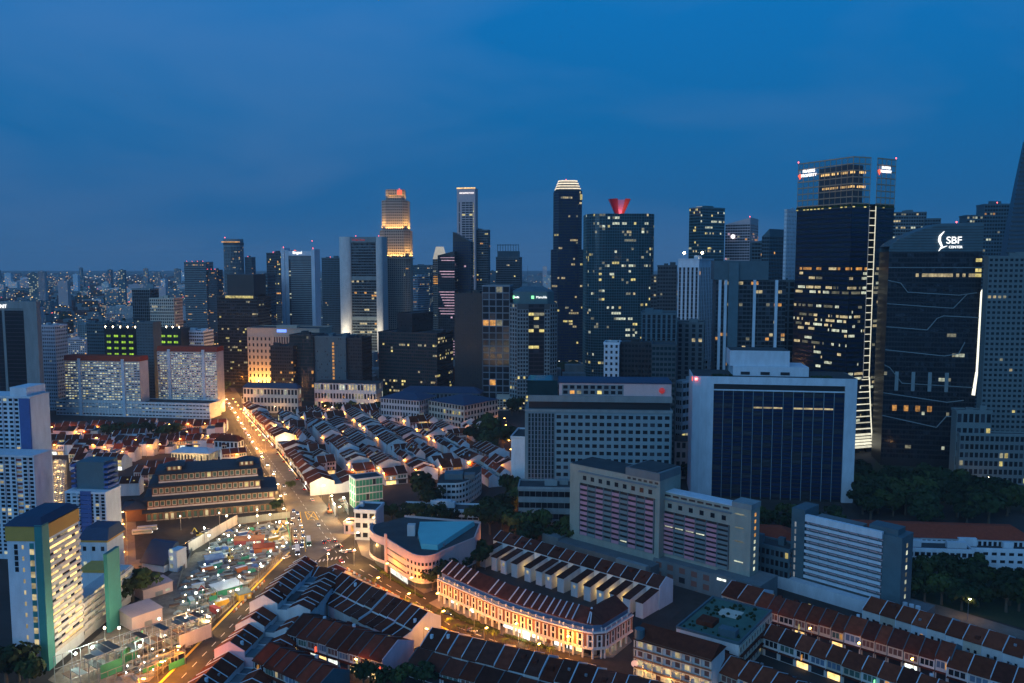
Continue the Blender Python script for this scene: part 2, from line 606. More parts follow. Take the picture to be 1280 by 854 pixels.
# bare ground of the building site and its yards
site = sheet('site_ground', ccw([(-178.7, 483.4), (-168.6, 508.0), (-140.7, 511.3), (-123.0, 458.4), (-130.1, 388.5), (-139.2, 308.4), (-160.1, 297.6), (-178.6, 309.6), (-178.2, 368.4), (-176.3, 417.3), (-175.4, 453.1)]), 0.03, 'bare_soil')
for pl, m in (([(-74.3, 440.5), (-65.3, 426.3), (-42.7, 394.3), (-34.7, 401.4), (-40.2, 408.6), (-64.8, 440.5)], 'paving'),
              ([(-39.2, 382.8), (-24.9, 364.9), (-7.6, 351.0), (11.4, 338.0), (32.5, 328.0), (41.0, 328.0), (50.9, 342.5), (50.1, 347.1), (33.2, 335.1), (0.0, 355.0), (-33.8, 390.4)], 'paving'),
              ([(-88.3, 508.0), (-96.8, 528.2), (-96.8, 495.4), (-82.6, 448.0), (-73.9, 438.1)], 'paving'),
              ([(242.2, 565.4), (329.7, 528.2), (443.3, 715.5), (318.6, 715.5)], 'grass'),
              ([(184.1, 396.3), (224.6, 355.0), (276.5, 440.5), (213.1, 453.1)], 'grass')):
    sheet('pavement' if m == 'paving' else 'lawn', ccw(pl), 0.14, m, None, 'structure', 0.14)


def along(pts, step, start=0.0):
    """points and headings every step metres along a polyline"""
    out, acc = [], start
    for a, b in zip(pts, pts[1:]):
        L = math.hypot(b[0] - a[0], b[1] - a[1])
        h = math.atan2(b[1] - a[1], b[0] - a[0])
        while acc < L:
            out.append((a[0] + (b[0] - a[0]) * acc / L, a[1] + (b[1] - a[1]) * acc / L, h))
            acc += step
        acc -= L
    return out


def dashes(parent, pts, step, ln, wd, m, z, name='lane_marking'):
    me = shared(('dash', ln, wd, m), lambda: MB().box(-ln / 2, ln / 2, -wd / 2, wd / 2, 0, 0.006).mesh(name, m))
    for x, y, h in along(pts, step, 2):
        link(name, me, parent, None, (x, y, z), h)


def stripe(parent, pts, wd, m, z, name='road_line'):
    b = MB()
    for a, c in zip(pts, pts[1:]):
        L = math.hypot(c[0] - a[0], c[1] - a[1])
        nx, ny = -(c[1] - a[1]) / L * wd / 2, (c[0] - a[0]) / L * wd / 2
        b.quad((a[0] - nx, a[1] - ny, z), (c[0] - nx, c[1] - ny, z), (c[0] + nx, c[1] + ny, z), (a[0] + nx, a[1] + ny, z))
    b.obj(name, m, parent)


for pts in ([(-251.8, 766.0), (-165.2, 575.5), (-113.2, 453.1)], [(-240.7, 766.0), (-152.3, 575.5), (-97.7, 453.1)], [(-126.2, 528.2), (-88.1, 440.5)]):
    dashes(south_road, pts, 9, 4, .25, 'paint_white', 0.06)
stripe(hill_road, [(-123.4, 453.1), (-128.9, 384.7), (-134.1, 310.9), (-135.6, 289.2)], 1.1, 'paint_yellow', 0.07)
for pts in ([(-115.8, 440.5), (-122.0, 384.7), (-127.8, 309.6)], [(-109.7, 433.3), (-116.4, 380.9), (-123.1, 309.6)]):
    dashes(hill_road, pts, 9, 4, .25, 'paint_white', 0.066)
for pts in ([(-79.5, 426.3), (-45.5, 384.7), (-28.4, 359.9), (-6.8, 342.5), (13.1, 331.5), (33.5, 321.2), (56.3, 297.6)], [(-81.6, 415.1), (-48.4, 377.3), (-27.9, 353.4), (-6.7, 336.6), (19.1, 321.2)]):
    dashes(curve_road, pts, 9, 4.5, .3, 'paint_white', 0.07)
stripe(curve_road, [(-86.5, 419.5), (-50.5, 379.1), (-29.5, 355.0), (-7.4, 339.5), (16.1, 325.3)], .7, 'paint_yellow', 0.074)
stripe(curve_road, [(-75.7, 433.3), (-60.9, 412.9), (-41.2, 387.5)], .5, 'paint_white', 0.074)
stripe(south_road, [(-136.5, 528.2), (-114.5, 453.1)], .6, 'paint_yellow', 0.07)
# yellow box junction
bx_ = [(-133.4, 528.2), (-127.7, 528.2), (-120.8, 511.3), (-127.3, 511.3)]
stripe(south_road, bx_ + bx_[:1], .5, 'paint_yellow', 0.072)
stripe(south_road, [bx_[0], bx_[2]], .4, 'paint_yellow', 0.076)
stripe(south_road, [bx_[1], bx_[3]], .4, 'paint_yellow', 0.08)
for k in range(9):                                    # zebra crossing bars
    a = (-109.4, 435.7)
    b_ = (-93.6, 444.2)
    t_ = k / 8
    MB().box(-.35, .35, -1.8, 1.8, 0, .006).obj('crossing_bar', 'paint_white', south_road).location = (a[0] + (b_[0] - a[0]) * t_, a[1] + (b_[1] - a[1]) * t_, .075)

# ---------------------------------------------------------------- towers of the business district
def auto(b, fw=3.3, fh=3.9, side='F', pf=.18, sf=.35):
    w = b[3] if side == 'F' else b[4]
    return (max(2, round(w / fw)), max(3, round(b[5] / fh)), pf, sf)


def T(name, label, b, seed, wall='concrete', glass='glass', lit=.06, kinds='wwh', pf=.22, sf=.45, fw=2.7, fh=3.9, **k):
    return tower(name, label, b, auto(b, fw, fh, 'F', pf, sf), auto(b, fw, fh, 'R', pf, sf), wall, glass, lit=lit, kinds=kinds, seed=seed, **k)


def glass_tower():
    """tall glass tower with open steel crown, lit ladder notch and flared foot"""
    A, Bc, C, Dn, E = (249.2, 742, 243.2), (276.2, 690, 243.1), (293.4, 697, 242.6), (299.5, 699, 242.2), (320.5, 712, 242.4)
    ox, oy = Bc[0], Bc[1]
    H = 245.0
    t = thing('glass_tower', 'tallest glass tower, open steel crown, glowing ladder strip down its notch', 'building', (ox, oy))
    L = lambda p: (p[0] - ox, p[1] - oy)
    A, Bc, C, Dn, E = map(L, (A, Bc, C, Dn, E))
    Ci, Di = (C[0] + 1, C[1] + 6), (Dn[0] + 1, Dn[1] + 6)
    Eb, Ab = (E[0] + 2, E[1] + 45), (A[0] + 18, A[1] + 40)
    plan = [A, Bc, C, Ci, Di, Dn, E, Eb, Ab]
    zc = 208.0
    MB().prism(plan, 0, zc).obj('wall', 'black_clad', t)
    n = 50
    for k, (p, q, nx, s) in enumerate(((A, Bc, 44, 3), (Bc, C, 14, 4), (Dn, E, 12, 6))):
        r = random.Random(s)
        g = {}
        for j in range(n):
            pr = .6 if (j in (24, 27, 29, 32, 33, 37, 41) or (j > 8 and r.random() < .2)) else .04
            if j > 37:
                pr = .0
            i = 0
            while i < nx:
                if r.random() < pr * .5:
                    kk = r.choice('whhwdd' if j != 37 else 'oow')
                    for _ in range(r.randint(1, 7)):
                        g[(i, j)] = kk
                        i += 1
                i += 1
        facade(t, p, q, 6, zc - 4, nx, n, .10, .46, .12, 'black_clad', 'blue_glass', seed=s, pattern={kk: v for kk, v in g.items() if kk[0] < nx})
        pl = MB()
        u = (q[0] - p[0], q[1] - p[1])
        Lw = math.hypot(*u)
        u = (u[0] / Lw, u[1] / Lw)
        pl.wbox(p, u, 0, Lw, .3, .8, zc - 4, zc - 2.8)
        pl.obj('planter', 'dark_concrete', t)
        pl = MB()
        for i in range(int(Lw / 1.6)):
            x0 = i * 1.6
            pl.wbox(p, u, x0, x0 + 1.2, .35, 1.0, zc - 2.8, zc - 2.8 + r.uniform(.5, 2.2))
        pl.obj('roof_garden', 'leaf2', t, 'stuff')
        pl = MB()
        for i in range(int(Lw / 4)):
            if r.random() < .6:
                pl.wbox(p, u, i * 4, i * 4 + 2.2, .8, 1.05, zc - 3.4, zc - 2.6)
        pl.obj('garden_light', 'lit_yellow', t, 'stuff')
        cr_ = MB()
        for j in range(8):
            z = zc + (H - zc) * j / 7
            cr_.wbox(p, u, 0, Lw, -.3, .3, z - .5, z + .4)
        nv = max(3, round(Lw / 6))
        for i in range(nv + 1):
            cr_.wbox(p, u, min(Lw - .25, i * Lw / nv), min(Lw, i * Lw / nv + .25), -.2, .2, zc - 2, H)
        cr_.obj('crown_frame', 'bronze_steel', t)
        cg_ = MB()
        cg_.wquad(p, u, .3, Lw - .3, -.4, zc + .2, H - .3)
        cg_.obj('crown_glazing', 'crown_glass', t)
        if k < 2:
            for zz in (zc + 12.5, zc + 24):
                pl = MB()
                for i in range(int(Lw / 1.9)):
                    if (k == 1 or i > 12) and r.random() < .8:
                        pl.wbox(p, u, i * 1.9, i * 1.9 + 1.0, -1.2, -.8, zz, zz + 1.8)
                pl.obj('crown_light', 'shop_warm', t, 'stuff')
    core = [(A[0] + (Bc[0] - A[0]) * .38 + 6, A[1] + (Bc[1] - A[1]) * .38 + 14), (Bc[0] + 1, Bc[1] + 10), (C[0] - 2, C[1] + 10), (C[0], C[1] + 30), (A[0] + 40, A[1] + 30)]
    MB().prism(core, zc, H - 5).obj('plant_core', 'dark_concrete', t)
    # ladder of light in the notch
    u = (Dn[0] - C[0], Dn[1] - C[1])
    Lw = math.hypot(*u)
    u = (u[0] / Lw, u[1] / Lw)
    z = 64.0
    while z < zc - 2:
        b = MB()
        b.wbox(C, u, 0.2, Lw - .1, -.6, .2, z, z + .55)
        b.obj('ladder_rung', 'strip_white', t)
        z += 6.0
    b = MB()
    b.wbox(C, u, Lw - .5, Lw, .2, .7, 62, zc - 2)
    b.obj('ladder_rail', 'strip_white', t)
    b = MB()
    b.wbox(C, u, 0, .3, .0, .4, 62, zc - 2)
    b.obj('ladder_rail', 'strip_pale', t)
    z = 62.0
    k = 0
    while z > 3:                                     # the foot flares out towards the street
        f = 1 - z / 66.0
        b = MB()
        b.wbox(C, u, -14.5 * f ** .9, Lw + 4.0 * f, .4, 1.0 + 3 * f * f, z, z + (.6 if z > 16 else 1.2))
        b.obj('ladder_rung', 'strip_white', t)
        z -= 5.2 if z > 16 else 2.6
        k += 1
    b = MB()
    P = lambda s, o, z: (C[0] + u[0] * s + u[1] * o, C[1] + u[1] * s - u[0] * o, z)
    prev = P(Lw, .6, 64)
    for i in range(1, 13):
        f = i / 12
        cur = P(Lw + 4.2 * f, .8 + 3 * f * f, 64 * (1 - f) + .5)
        b.tube(prev, cur, .45, .45, 5)
        prev = cur
    b.obj('ladder_rail', 'strip_white', t)
    # signs
    for p, q, sx, sw in ((A, Bc, 9.5, 1.0), (Dn, E, 7.0, .85)):
        uu = (q[0] - p[0], q[1] - p[1])
        ll = math.hypot(*uu)
        uu = (uu[0] / ll, uu[1] / ll)
        an = math.atan2(uu[1], uu[0])
        pos = lambda s, o, z: (p[0] + uu[0] * s + uu[1] * o, p[1] + uu[1] * s - uu[0] * o, z)
        text('FRASERS\nPROPERTY', 3.6 * sw, t, pos(sx + 3.4, 1.0, H - 9), an, 'sign_white')
        b = MB()
        c0 = sx - 6.3 * sw
        b.poly([pos(c0 - 2.4, 1.0, H - 10.2), pos(c0, 1.0, H - 14), pos(c0 + 2.4, 1.0, H - 10.2), pos(c0, 1.0, H - 8.6)])
        b.obj('sign_emblem', 'sign_red', t)
        b = MB()
        b.poly([pos(c0 - 1.3, 1.1, H - 7.6), pos(c0, 1.1, H - 8.6), pos(c0 + 1.3, 1.1, H - 7.6), pos(c0, 1.1, H - 6.0)])
        b.obj('sign_emblem', 'strip_pale', t)
    beacon(t, (A[0], A[1], H + 1.5))
    beacon(t, (E[0], E[1], H + 1.5))


glass_tower()


def banded_tower():
    """black tower with pale zigzag terrace lines and a sign on its sloping top"""
    b = (327.7, 663.5, -0.209, 66.1, 34, 176.9)
    cx, cy_, rot, w, d, h = b
    t = box_root('banded_tower', 'black glass tower with pale zigzag terrace lines and sloping top bearing a white sign', b)
    hw, hd = w / 2, d / 2
    zl, zr = 172.3, 189.5
    zt = zl - 4
    MB().box(-hw, hw, -hd, hd, 0, zt).obj('wall', 'black_clad', t)
    nb = 42
    r = random.Random(3)
    g = lit_pattern(30, nb, .018, 'whdd', r, .5)
    for i in range(9, 29):
        if r.random() < .8:
            g[(i, 37)] = 'w'
    for j in (37, 38, 40):
        g[(28, j)] = g[(29, j)] = 'y'
    facade(t, (-hw, -hd), (hw, -hd), 6, zt - 1, 30, nb, .05, .32, .15, 'black_clad', 'glass', pattern=g, seed=3)
    facade(t, (hw, -hd), (hw, hd), 6, zt - 1, 14, nb, .05, .32, .15, 'black_clad', 'glass', .05, seed=9)
    # crown of horizontal louvres, top edge curving up
    N = 26
    top = [(-hw + w * i / N, zl + (zr - zl) * min(1, (i / N) * 1.9) ** .7) for i in range(N + 1)]
    bb = MB()
    for (x0, z0), (x1, z1) in zip(top, top[1:]):
        k = len(bb.v)
        bb.v += [(x0, -hd - .2, zt), (x1, -hd - .2, zt), (x1, -hd - .2, z1), (x0, -hd - .2, z0), (x0, hd, zt), (x1, hd, zt), (x1, hd, z1), (x0, hd, z0)]
        bb.f += [tuple(k + i for i in q) for q in ((0, 1, 2, 3), (5, 4, 7, 6), (3, 2, 6, 7))]
    bb.quad((hw, -hd - .2, zt), (hw, hd, zt), (hw, hd, top[-1][1]), (hw, -hd - .2, top[-1][1]))
    bb.obj('crown', 'bluegrey', t)
    for j in range(9):
        z = zt + 1.5 + j * 2.1
        x0 = -hw
        for (x, zz) in top:
            if zz >= z + .6:
                x0 = x
                break
        else:
            continue
        MB().box(x0, hw, -hd - .7, -hd - .2, z, z + .5).obj('louvre', 'dark_concrete', t)
    lines = [[(-.5, 112), (.5, 112)], [(-.5, 102), (-.36, 100), (-.28, 93), (.28, 91), (.46, 93)],
             [(-.5, 84), (-.05, 82), (.22, 81), (.36, 92)],
             [(-.5, 66), (-.05, 64), (.05, 73), (.12, 75), (.5, 74)],
             [(-.5, 48), (.15, 44), (.3, 46), (.36, 55)],
             [(-.5, 36), (-.44, 34), (-.3, 22), (.1, 21), (.5, 20)],
             [(-.5, 14), (.2, 8), (.38, 10)], [(-.5, -4), (.1, -12), (.2, -3), (.4, -3)]]
    for ln in lines:
        bb = MB()
        for (x0, z0), (x1, z1) in zip(ln, ln[1:]):
            bb.tube((x0 * w, -hd - .6, z0 + 44), (x1 * w, -hd - .6, z1 + 44), .42, .42, 4)
        bb.obj('terrace_edge', 'concrete', t)
    # sky terraces with lit columns
    for i in range(4):
        x = -hw + 7 + i * 8.5
        MB().box(x, x + 3.2, -hd - .5, -hd - .15, 44, 48.5).obj('terrace_light', 'lit_orange', t)
    for i in range(4):
        x = -hw + 8 + i * 12
        MB().box(x, x + 2.6, -hd - .7, -hd - .2, 60, 75).obj('terrace_column', 'concrete', t)
    text('SBF', 7.5, t, (hw * .38, -hd - .9, zr - 13), 0, 'sign_white')
    text('CENTER', 2.6, t, (hw * .42, -hd - .9, zr - 18), 0, 'sign_white')
    bb = MB()
    sx = hw * .38 - 10.5
    pts = [(sx + 3.4, zr - 6), (sx + .5, zr - 9.5), (sx + .2, zr - 13), (sx + 2.2, zr - 17.5), (sx, zr - 21)]
    rs = (.2, .8, 1.0, .7, .2)
    for k in range(4):
        bb.tube((pts[k][0], -hd - .9, pts[k][1]), (pts[k + 1][0], -hd - .9, pts[k + 1][1]), rs[k], rs[k + 1], 5)
    bb.tube((sx + 1.4, -hd - .9, zr - 18.6), (sx + 6, -hd - .9, zr - 17), .7, .15, 5)
    bb.obj('sign_emblem', 'sign_white', t)
    beacon(t, (hw * .42, -hd, zr + 1))
    # hooked strip light on the corner
    bb = MB()
    zt2, zb2 = 140.6, 58.2
    bb.tube((hw + 2.5, -hd - .5, zt2), (hw + .8, -hd - .5, zt2 - 3), .8, .9, 6)
    bb.tube((hw + .8, -hd - .5, zt2 - 3), (hw + .2, -hd - .5, zb2 + 18), .9, .7, 6)
    bb.tube((hw + .2, -hd - .5, zb2 + 18), (hw - 1.4, -hd - .5, zb2), .9, 1.2, 6)
    bb.obj('corner_light', 'lamp_strip', t)


glow('lamp_strip', (1.0, 0.97, 0.80), 1.5, 0)
banded_tower()

# right edge
T('grid_office', 'pale office block with square window grid at the foot of the dark spire', (370.5, 625.8, -0.105, 35.7, 8, 163.5), 11, 'grey_panel', lit=.03, kinds='hyw', pf=.38, sf=.5, fw=3.6, fh=3.9)
tower('podium_block', 'low pale block with tall dark windows beside the black banded tower', (335.5, 605.7, -0.105, 24.2, 9, 52.3), (6, 5, .3, .4), None, 'grey_panel', lit=.12, kinds='y', seed=12)
tower('long_podium', 'long low block with lit slats below the pale grid office', (351.1, 599.3, -0.105, 54.5, 9, 36.3), (16, 6, .3, .4), None, 'grey_panel', lit=.06, kinds='yh', seed=13, plant=False)


mat('spire_clad', (0.035, 0.075, 0.11), 0.4, 0.2, 0.2)


def spire_tower():
    b = (461.9, 778.1, -0.244, 29.7, 30, 209.9)
    t = box_root('spire_tower', 'dark curved tower rising to a spire beside the frame', b)
    cx, cy_, rot, w, d, h = b
    N = 16
    rows = []
    zt = 267.6
    prev = None
    for k in range(N + 1):
        z = h * .35 + (zt - h * .35) * k / N
        f = k / N
        x0 = -w / 2 + 15 * f ** 1.5
        x1 = w / 2 - (w - 40) * f * .6
        y1 = -d / 2 + d * (1 - .8 * f)
        cur = [(x0, -d / 2), (x1, -d / 2), (x1, y1), (x0, y1)]
        if prev:
            MBs.prism(prev[0], prev[1], z, cur)
        else:
            MBs = MB()
            MBs.prism([(-w / 2, -d / 2), (w / 2, -d / 2), (w / 2, d / 2), (-w / 2, d / 2)], 0, z, cur)
        prev = (cur, z)
    MBs.obj('wall', 'spire_clad', t)
    fr = MB()
    k = 0
    z = 60
    while z < zt - 4:
        f = max(0, (z - h * .35) / (zt - h * .35))
        x0 = -w / 2 + 15 * f ** 1.5
        fr.box(x0 - .5, w / 2 - (w - 40) * f * .6, -d / 2 - .6, -d / 2 - .05, z, z + 1.4)
        z += 4.0
    fr.obj('floor_band', 'dark_concrete', t, 'stuff')
    facade(t, (-w / 2, -d / 2), (w / 2, -d / 2), 20, h * .35, 12, 14, .2, .4, .3, 'dark_concrete', 'glass', .08, 'ow', 14)


spire_tower()
T('slim_tower', 'blue lit slim tower behind the black banded tower beside the spire', (517.5, 913.9, -0.175, 24.3, 24, 220.8), 15, 'bluegrey', lit=.16, kinds='wohw', beacons=1)
T('slim_tower', 'short lit block stepping down beside the blue slim tower', (498.5, 918.4, -0.175, 18.2, 24, 209.3), 16, 'bluegrey', lit=.25, kinds='hh', plant=False)
T('office_tower', 'dark office block with bright crown floors right behind the tallest glass tower', (473.2, 1017.9, -0.175, 36.4, 30, 218.2), 17, 'mid_concrete', lit=.22, kinds='hwh', top=0)
T('office_tower', 'low dark block with sloping lit floors behind the black tower sign', (497.9, 1007.0, -0.349, 16.8, 30, 210.2), 18, 'bluegrey', lit=.2, kinds='hh', plant=False)
T('office_tower', 'dark tower seen through the gap between the glass tower and the black banded tower', (360.8, 812.9, -0.175, 12.8, 24, 173.6), 19, 'dark_concrete', 'teal_glass', lit=.12, kinds='whh', plant=False)

# behind and beside the white slab
T('narrow_tower', 'narrow pale tower with a column of lit windows touching the tallest glass tower', (275.4, 837.0, -0.873, 2.7, 18.5, 210.6), 20, 'hdb_white', lit=.0, kinds='o', pf=.6, sf=.6)
tower('narrow_tower', 'pale lower slab with dark square openings beside the tallest glass tower', (259.3, 790.9, -0.209, 10.7, 20, 142.3), (2, 26, .3, .25), None, 'bluegrey', seed=21, lit=0)


def slanted(name, label, b, drop, seed, wall, lit, kinds, glass='glass', sign=False, left=True):
    """tower with a slanting top edge"""
    cx, cy_, rot, w, d, h = b
    t = box_root(name, label, b)
    hw, hd = w / 2, d / 2
    zl, zr = (h - drop, h) if left else (h, h - drop)
    m = MB()
    zz = h - drop
    m.box(-hw, hw, -hd, hd, 0, zz)
    k = len(m.v)
    m.v += [(-hw, -hd, zl), (hw, -hd, zr), (hw, hd, zr), (-hw, hd, zl), (-hw, -hd, zz), (hw, -hd, zz), (hw, hd, zz), (-hw, hd, zz)]
    m.f += [(k, k + 1, k + 2, k + 3), (k + 4, k + 5, k + 1, k), (k + 5, k + 6, k + 2, k + 1), (k + 6, k + 7, k + 3, k + 2), (k + 7, k + 4, k, k + 3)]
    m.obj('wall', wall, t)
    nx, nz = max(3, round(w / 3.3)), round(zz / 3.9)
    facade(t, (-hw, -hd), (hw, -hd), 0, zz, nx, nz, .15, .35, .3, wall, glass, lit, kinds, seed)
    if d > 8:
        facade(t, (hw, -hd), (hw, hd), 0, zz, max(2, round(d / 3.3)), nz, .15, .35, .3, wall, glass, lit, kinds, seed + 3)
    return t


sb_ = (328.9, 1211.2, -0.489, 34.5, 52.4, 222.1)
t = slanted('sail_tower', 'tower with a sail-like slanting crown and small bright disc sign', sb_, 9, 31, 'pinkish', .16, 'oop')
bb = MB()
bb.ball((-6, -sb_[4] / 2 - 1.0, sb_[5] - 26), 3.0, 10, 6)
bb.obj('sign_disc', 'sign_white', t)
beacon(t, (sb_[3] / 2 - 1, -sb_[4] / 2 + 1, sb_[5] + 1.4))
slanted('sail_tower', 'dim tower with curved slanting top left of the narrow pale tower', (285.3, 917.5, -0.785, 8.4, 41.0, 195.5), 8, 32, 'bluegrey', .05, 'oo', left=True)
slanted('sail_tower', 'low dim tower beneath the slanting tower', (278.3, 961.0, -0.175, 13.0, 20, 185.0), 3, 36, 'bluegrey', .03, 'o')
t = T('teal_tower', 'dark teal tower with a pale lit top corner behind the white crowned block', (262.2, 1140.1, -1.047, 21.6, 42.8, 231.5), 33, 'teal_frame', 'teal_glass', lit=.14, kinds='hhyw', pf=.08, sf=.35)
bb = MB()
bb.box(-.5, 10, -18.9, -18.4, 226, 234)
bb.obj('crown_light', 'strip_pale', t)
t = T('crowned_block', 'white ribbed office block with two bright lamps on its crown', (179.1, 820.8, -0.611, 21.2, 36.0, 162.3), 34, 'hdb_white', lit=.02, kinds='o', pf=.5, sf=.08, fw=4.0, top=7)
for x in (-9.5, 9.0):
    beacon(t, (x, -7, 169.1), 'lamp_warm', 1.3)
T('office_tower', 'dark brown tower with red sign between the red-scoop tower and the crowned block', (164.3, 893.5, -0.175, 19.8, 24, 155.8), 35, 'dark_concrete', lit=.05, kinds='wo')
T('office_tower', 'small dark tower with red glowing edge right of the red-scoop tower', (160.3, 942.6, -0.175, 8.7, 24, 145.1), 37, 'dark_concrete', lit=.04, kinds='wo', plant=False)


def finned_block():
    b = (201.2, 719.0, -0.14, 59.0, 30, 161.3)
    t = box_root('finned_block', 'grey capped block with pale vertical fins and scattered orange windows', b)
    cx, cy_, rot, w, d, h = b
    hw, hd = w / 2, d / 2
    MB().box(-hw, hw * .5, -hd, hd, h - 16, h).obj('crown', 'bluegrey', t)
    MB().box(-hw + 2, hw, -hd + 1.5, hd, 0, h - 16).obj('wall', 'dark_concrete', t)
    facade(t, (-hw + 2, -hd + 1.5), (hw, -hd + 1.5), 0, h - 17, 18, 40, .1, .3, .2, 'dark_concrete', 'glass', .14, 'owwo', 41)
    for x in (.0, .08, .48, .78):
        MB().box(-hw + 4 + w * x, -hw + 6.2 + w * x, -hd - .6, -hd + 1.4, 0, h - 16).obj('fin', 'hdb_white', t)
    MB().box(-hw + 12, -hw + 20, -hd - 2, -hd + 1.4, 0, h - 2).obj('lift_shaft', 'bluegrey', t)


finned_block()
T('plain_block', 'blue grey block with vertical ribs below the crowned block', (118.8, 677.2, -0.175, 27.4, 30, 119.3), 42, 'bluegrey', lit=.01, pf=.4, sf=.1, fw=3.8)
T('plain_block', 'low grey block beside the ribbed block', (148.5, 707.8, -0.244, 27.2, 30, 109.5), 43, 'mid_concrete', lit=.04, pf=.5, sf=.3, fw=5)
T('plain_block', 'dark slab with a slim white end wall left of the ribbed block', (97.5, 657.4, -0.209, 26.3, 30, 97.8), 44, 'black_clad', lit=.01)
tower('white_fin', 'slim white end wall with small emblem beside the dark slab', (77.8, 647.0, -0.209, 11.6, 16, 98.0), (3, 22, .55, .5), None, 'hdb_white', seed=45, lit=.0, plant=False)
tower('balcony_block', 'white block with stepped horizontal balconies left of the white slab', (156.9, 733.7, -0.96, 15.1, 26.1, 74.8), (5, 16, .04, .5), (8, 16, .04, .5), 'hdb_white', seed=46, lit=.01, out=1.0)
tower('balcony_block', 'lower white block with dark ribbon windows and terrace touching the white slab', (148.2, 691.4, -0.873, 5.8, 28.5, 62.4), (3, 9, .02, .45), (6, 9, .02, .45), 'hdb_white', seed=47, lit=.04, kinds='y', out=.8)
T('plain_block', 'dark teal block behind the stepped white balconies', (111.9, 616.2, -0.175, 17.0, 30, 100.0), 48, 'dark_concrete', 'teal_glass', lit=.01, plant=False)


def scoop_tower():
    """rounded green glass tower with a red wind scoop on its roof"""
    cx, cy_ = (146.7, 1149, 190.3)[0], 1170.0
    h = 224.7
    t = thing('scoop_tower', 'rounded green glass tower with a red funnel scoop on the roof', 'building', (cx, cy_))
    W, Dp = 46.5, 40.0
    pts = []
    for k in range(32):
        a = 2 * PI * k / 32
        c, s_ = math.cos(a), math.sin(a)
        e = .45
        pts.append((math.copysign(abs(c) ** e, c) * W, math.copysign(abs(s_) ** e, s_) * Dp))
    MB().prism(pts, 0, h - 14).obj('wall', 'teal_glass', t)
    MB().prism([(x * .97, y * .97) for x, y in pts], h - 14, h - 3).obj('crown_core', 'dark_concrete', t)
    r = random.Random(5)
    for i in range(32):
        p, q = pts[i], pts[(i + 1) % 32]
        if p[1] > 12 and q[1] > 12:
            continue
        L = math.hypot(p[0] - q[0], p[1] - q[1])
        facade(t, p, q, 0, h, max(1, round(L / 3.2)), 60, .10, .16, .35, 'teal_frame', 'teal_glass', .13, 'wyhyhd', 50 + i, .6)
    # funnel: hollow petals of red steel
    z0, z1 = h - 4, 245.9
    bb = MB()
    prof = [(5.5, z0), (6.5, z0 + 5), (9.5, z0 + 12), (15.5, z1)]
    n = 14
    a0, a1 = -2.9, -1.25
    def petal(a0, a1, m, n=6):
        bb = MB()
        for (r0, za), (r1, zb) in zip(prof, prof[1:]):
            for k in range(n):
                t0, t1 = a0 + (a1 - a0) * k / n, a0 + (a1 - a0) * (k + 1) / n
                P = lambda rr, tt, z: (rr * math.cos(tt), -10 + rr * math.sin(tt) * .8, z)
                bb.quad(P(r0, t0, za), P(r0, t1, za), P(r1, t1, zb), P(r1, t0, zb))
                bb.quad(P(r0 - .5, t1, za), P(r0 - .5, t0, za), P(r1 - .5, t0, zb), P(r1 - .5, t1, zb))
        bb.obj('scoop_petal', m, t)
    petal(PI + .35, 1.5 * PI - .25, 'scoop_red')
    petal(1.5 * PI + .45, 2 * PI - .05, 'scoop_edge')
    petal(.15, PI + .2, 'scoop_inner', 10)
    for lx, ly, lz, le in ((0, -13, z0 + 8, 4500), (-4, -34, z0 + 3, 5000), (14, -30, z0 + 4, 8000)):
        l_ = bpy.data.lights.new('floodlight', 'POINT')
        l_.energy, l_.color, l_.shadow_soft_size = le, (1, .62, .55), .6
        o_ = bpy.data.objects.new('floodlight', l_)
        LINK(o_)
        o_.parent = t
        o_.location = (lx, ly, lz)


mat('scoop_red', (0.40, 0.008, 0.02), 0.4, 0.1, 0.3)
mat('scoop_edge', (0.65, 0.05, 0.03), 0.4, 0.1, 0.3)
mat('scoop_inner', (0.60, 0.16, 0.24), 0.5, 0.1, 0.3)
scoop_tower()


def crown_tower():
    """dark octagonal tower with a bright stepped crown"""
    cx, cy_ = (84.3, 1270, 157.6)[0], 1290.0
    h = 267.0
    t = thing('crown_tower', 'dark octagonal tower with a bright stepped crown of light', 'building', (cx, cy_))
    def octa(w, c):
        return [(-w, -w + c), (-w + c, -w), (w - c, -w), (w, -w + c), (w, w - c), (w - c, w), (-w + c, w), (-w, w - c)]
    zs = 179.2
    lo, hi = octa(24, 8), octa(20.5, 6)
    MB().prism(lo, 0, zs).prism(hi, zs, h).obj('wall', 'black_clad', t)
    r = random.Random(8)
    for pl, z0, z1, nz in ((lo, 0, zs, 44), (hi, zs, h - 1, 22)):
        for i in (7, 0, 1, 2, 3):
            p, q = pl[i], pl[(i + 1) % 8]
            L = math.hypot(p[0] - q[0], p[1] - q[1])
            facade(t, p, q, z0, z1, max(2, round(L / 3)), nz, .12, .3, .3, 'dark_concrete' if L < 13 else 'black_clad', 'blue_glass', .05, 'wwy', 90 + i + nz, .85)
    zt = 282.4
    s = (zt - h) / 4
    for k in range(4):
        w = 18.6 - k * 1.5
        MB().prism(octa(w, 5), h + k * s, h + k * s + s * .55).obj('crown_step', 'dark_concrete', t)
        MB().prism(octa(w + .25, 5), h + k * s + s * .55, h + (k + 1) * s).obj('crown_light', 'crown_glow', t)
    beacon(t, (-3, -10, zt + 1.6))
    MB().box(17.5, 20.9, -20.9, -20.55, h - 14, h - 6).obj('lit_panel', 'lit_yellow', t)


glow('crown_glow', (1.0, 0.85, 0.62), 1.1, 0.15)
crown_tower()


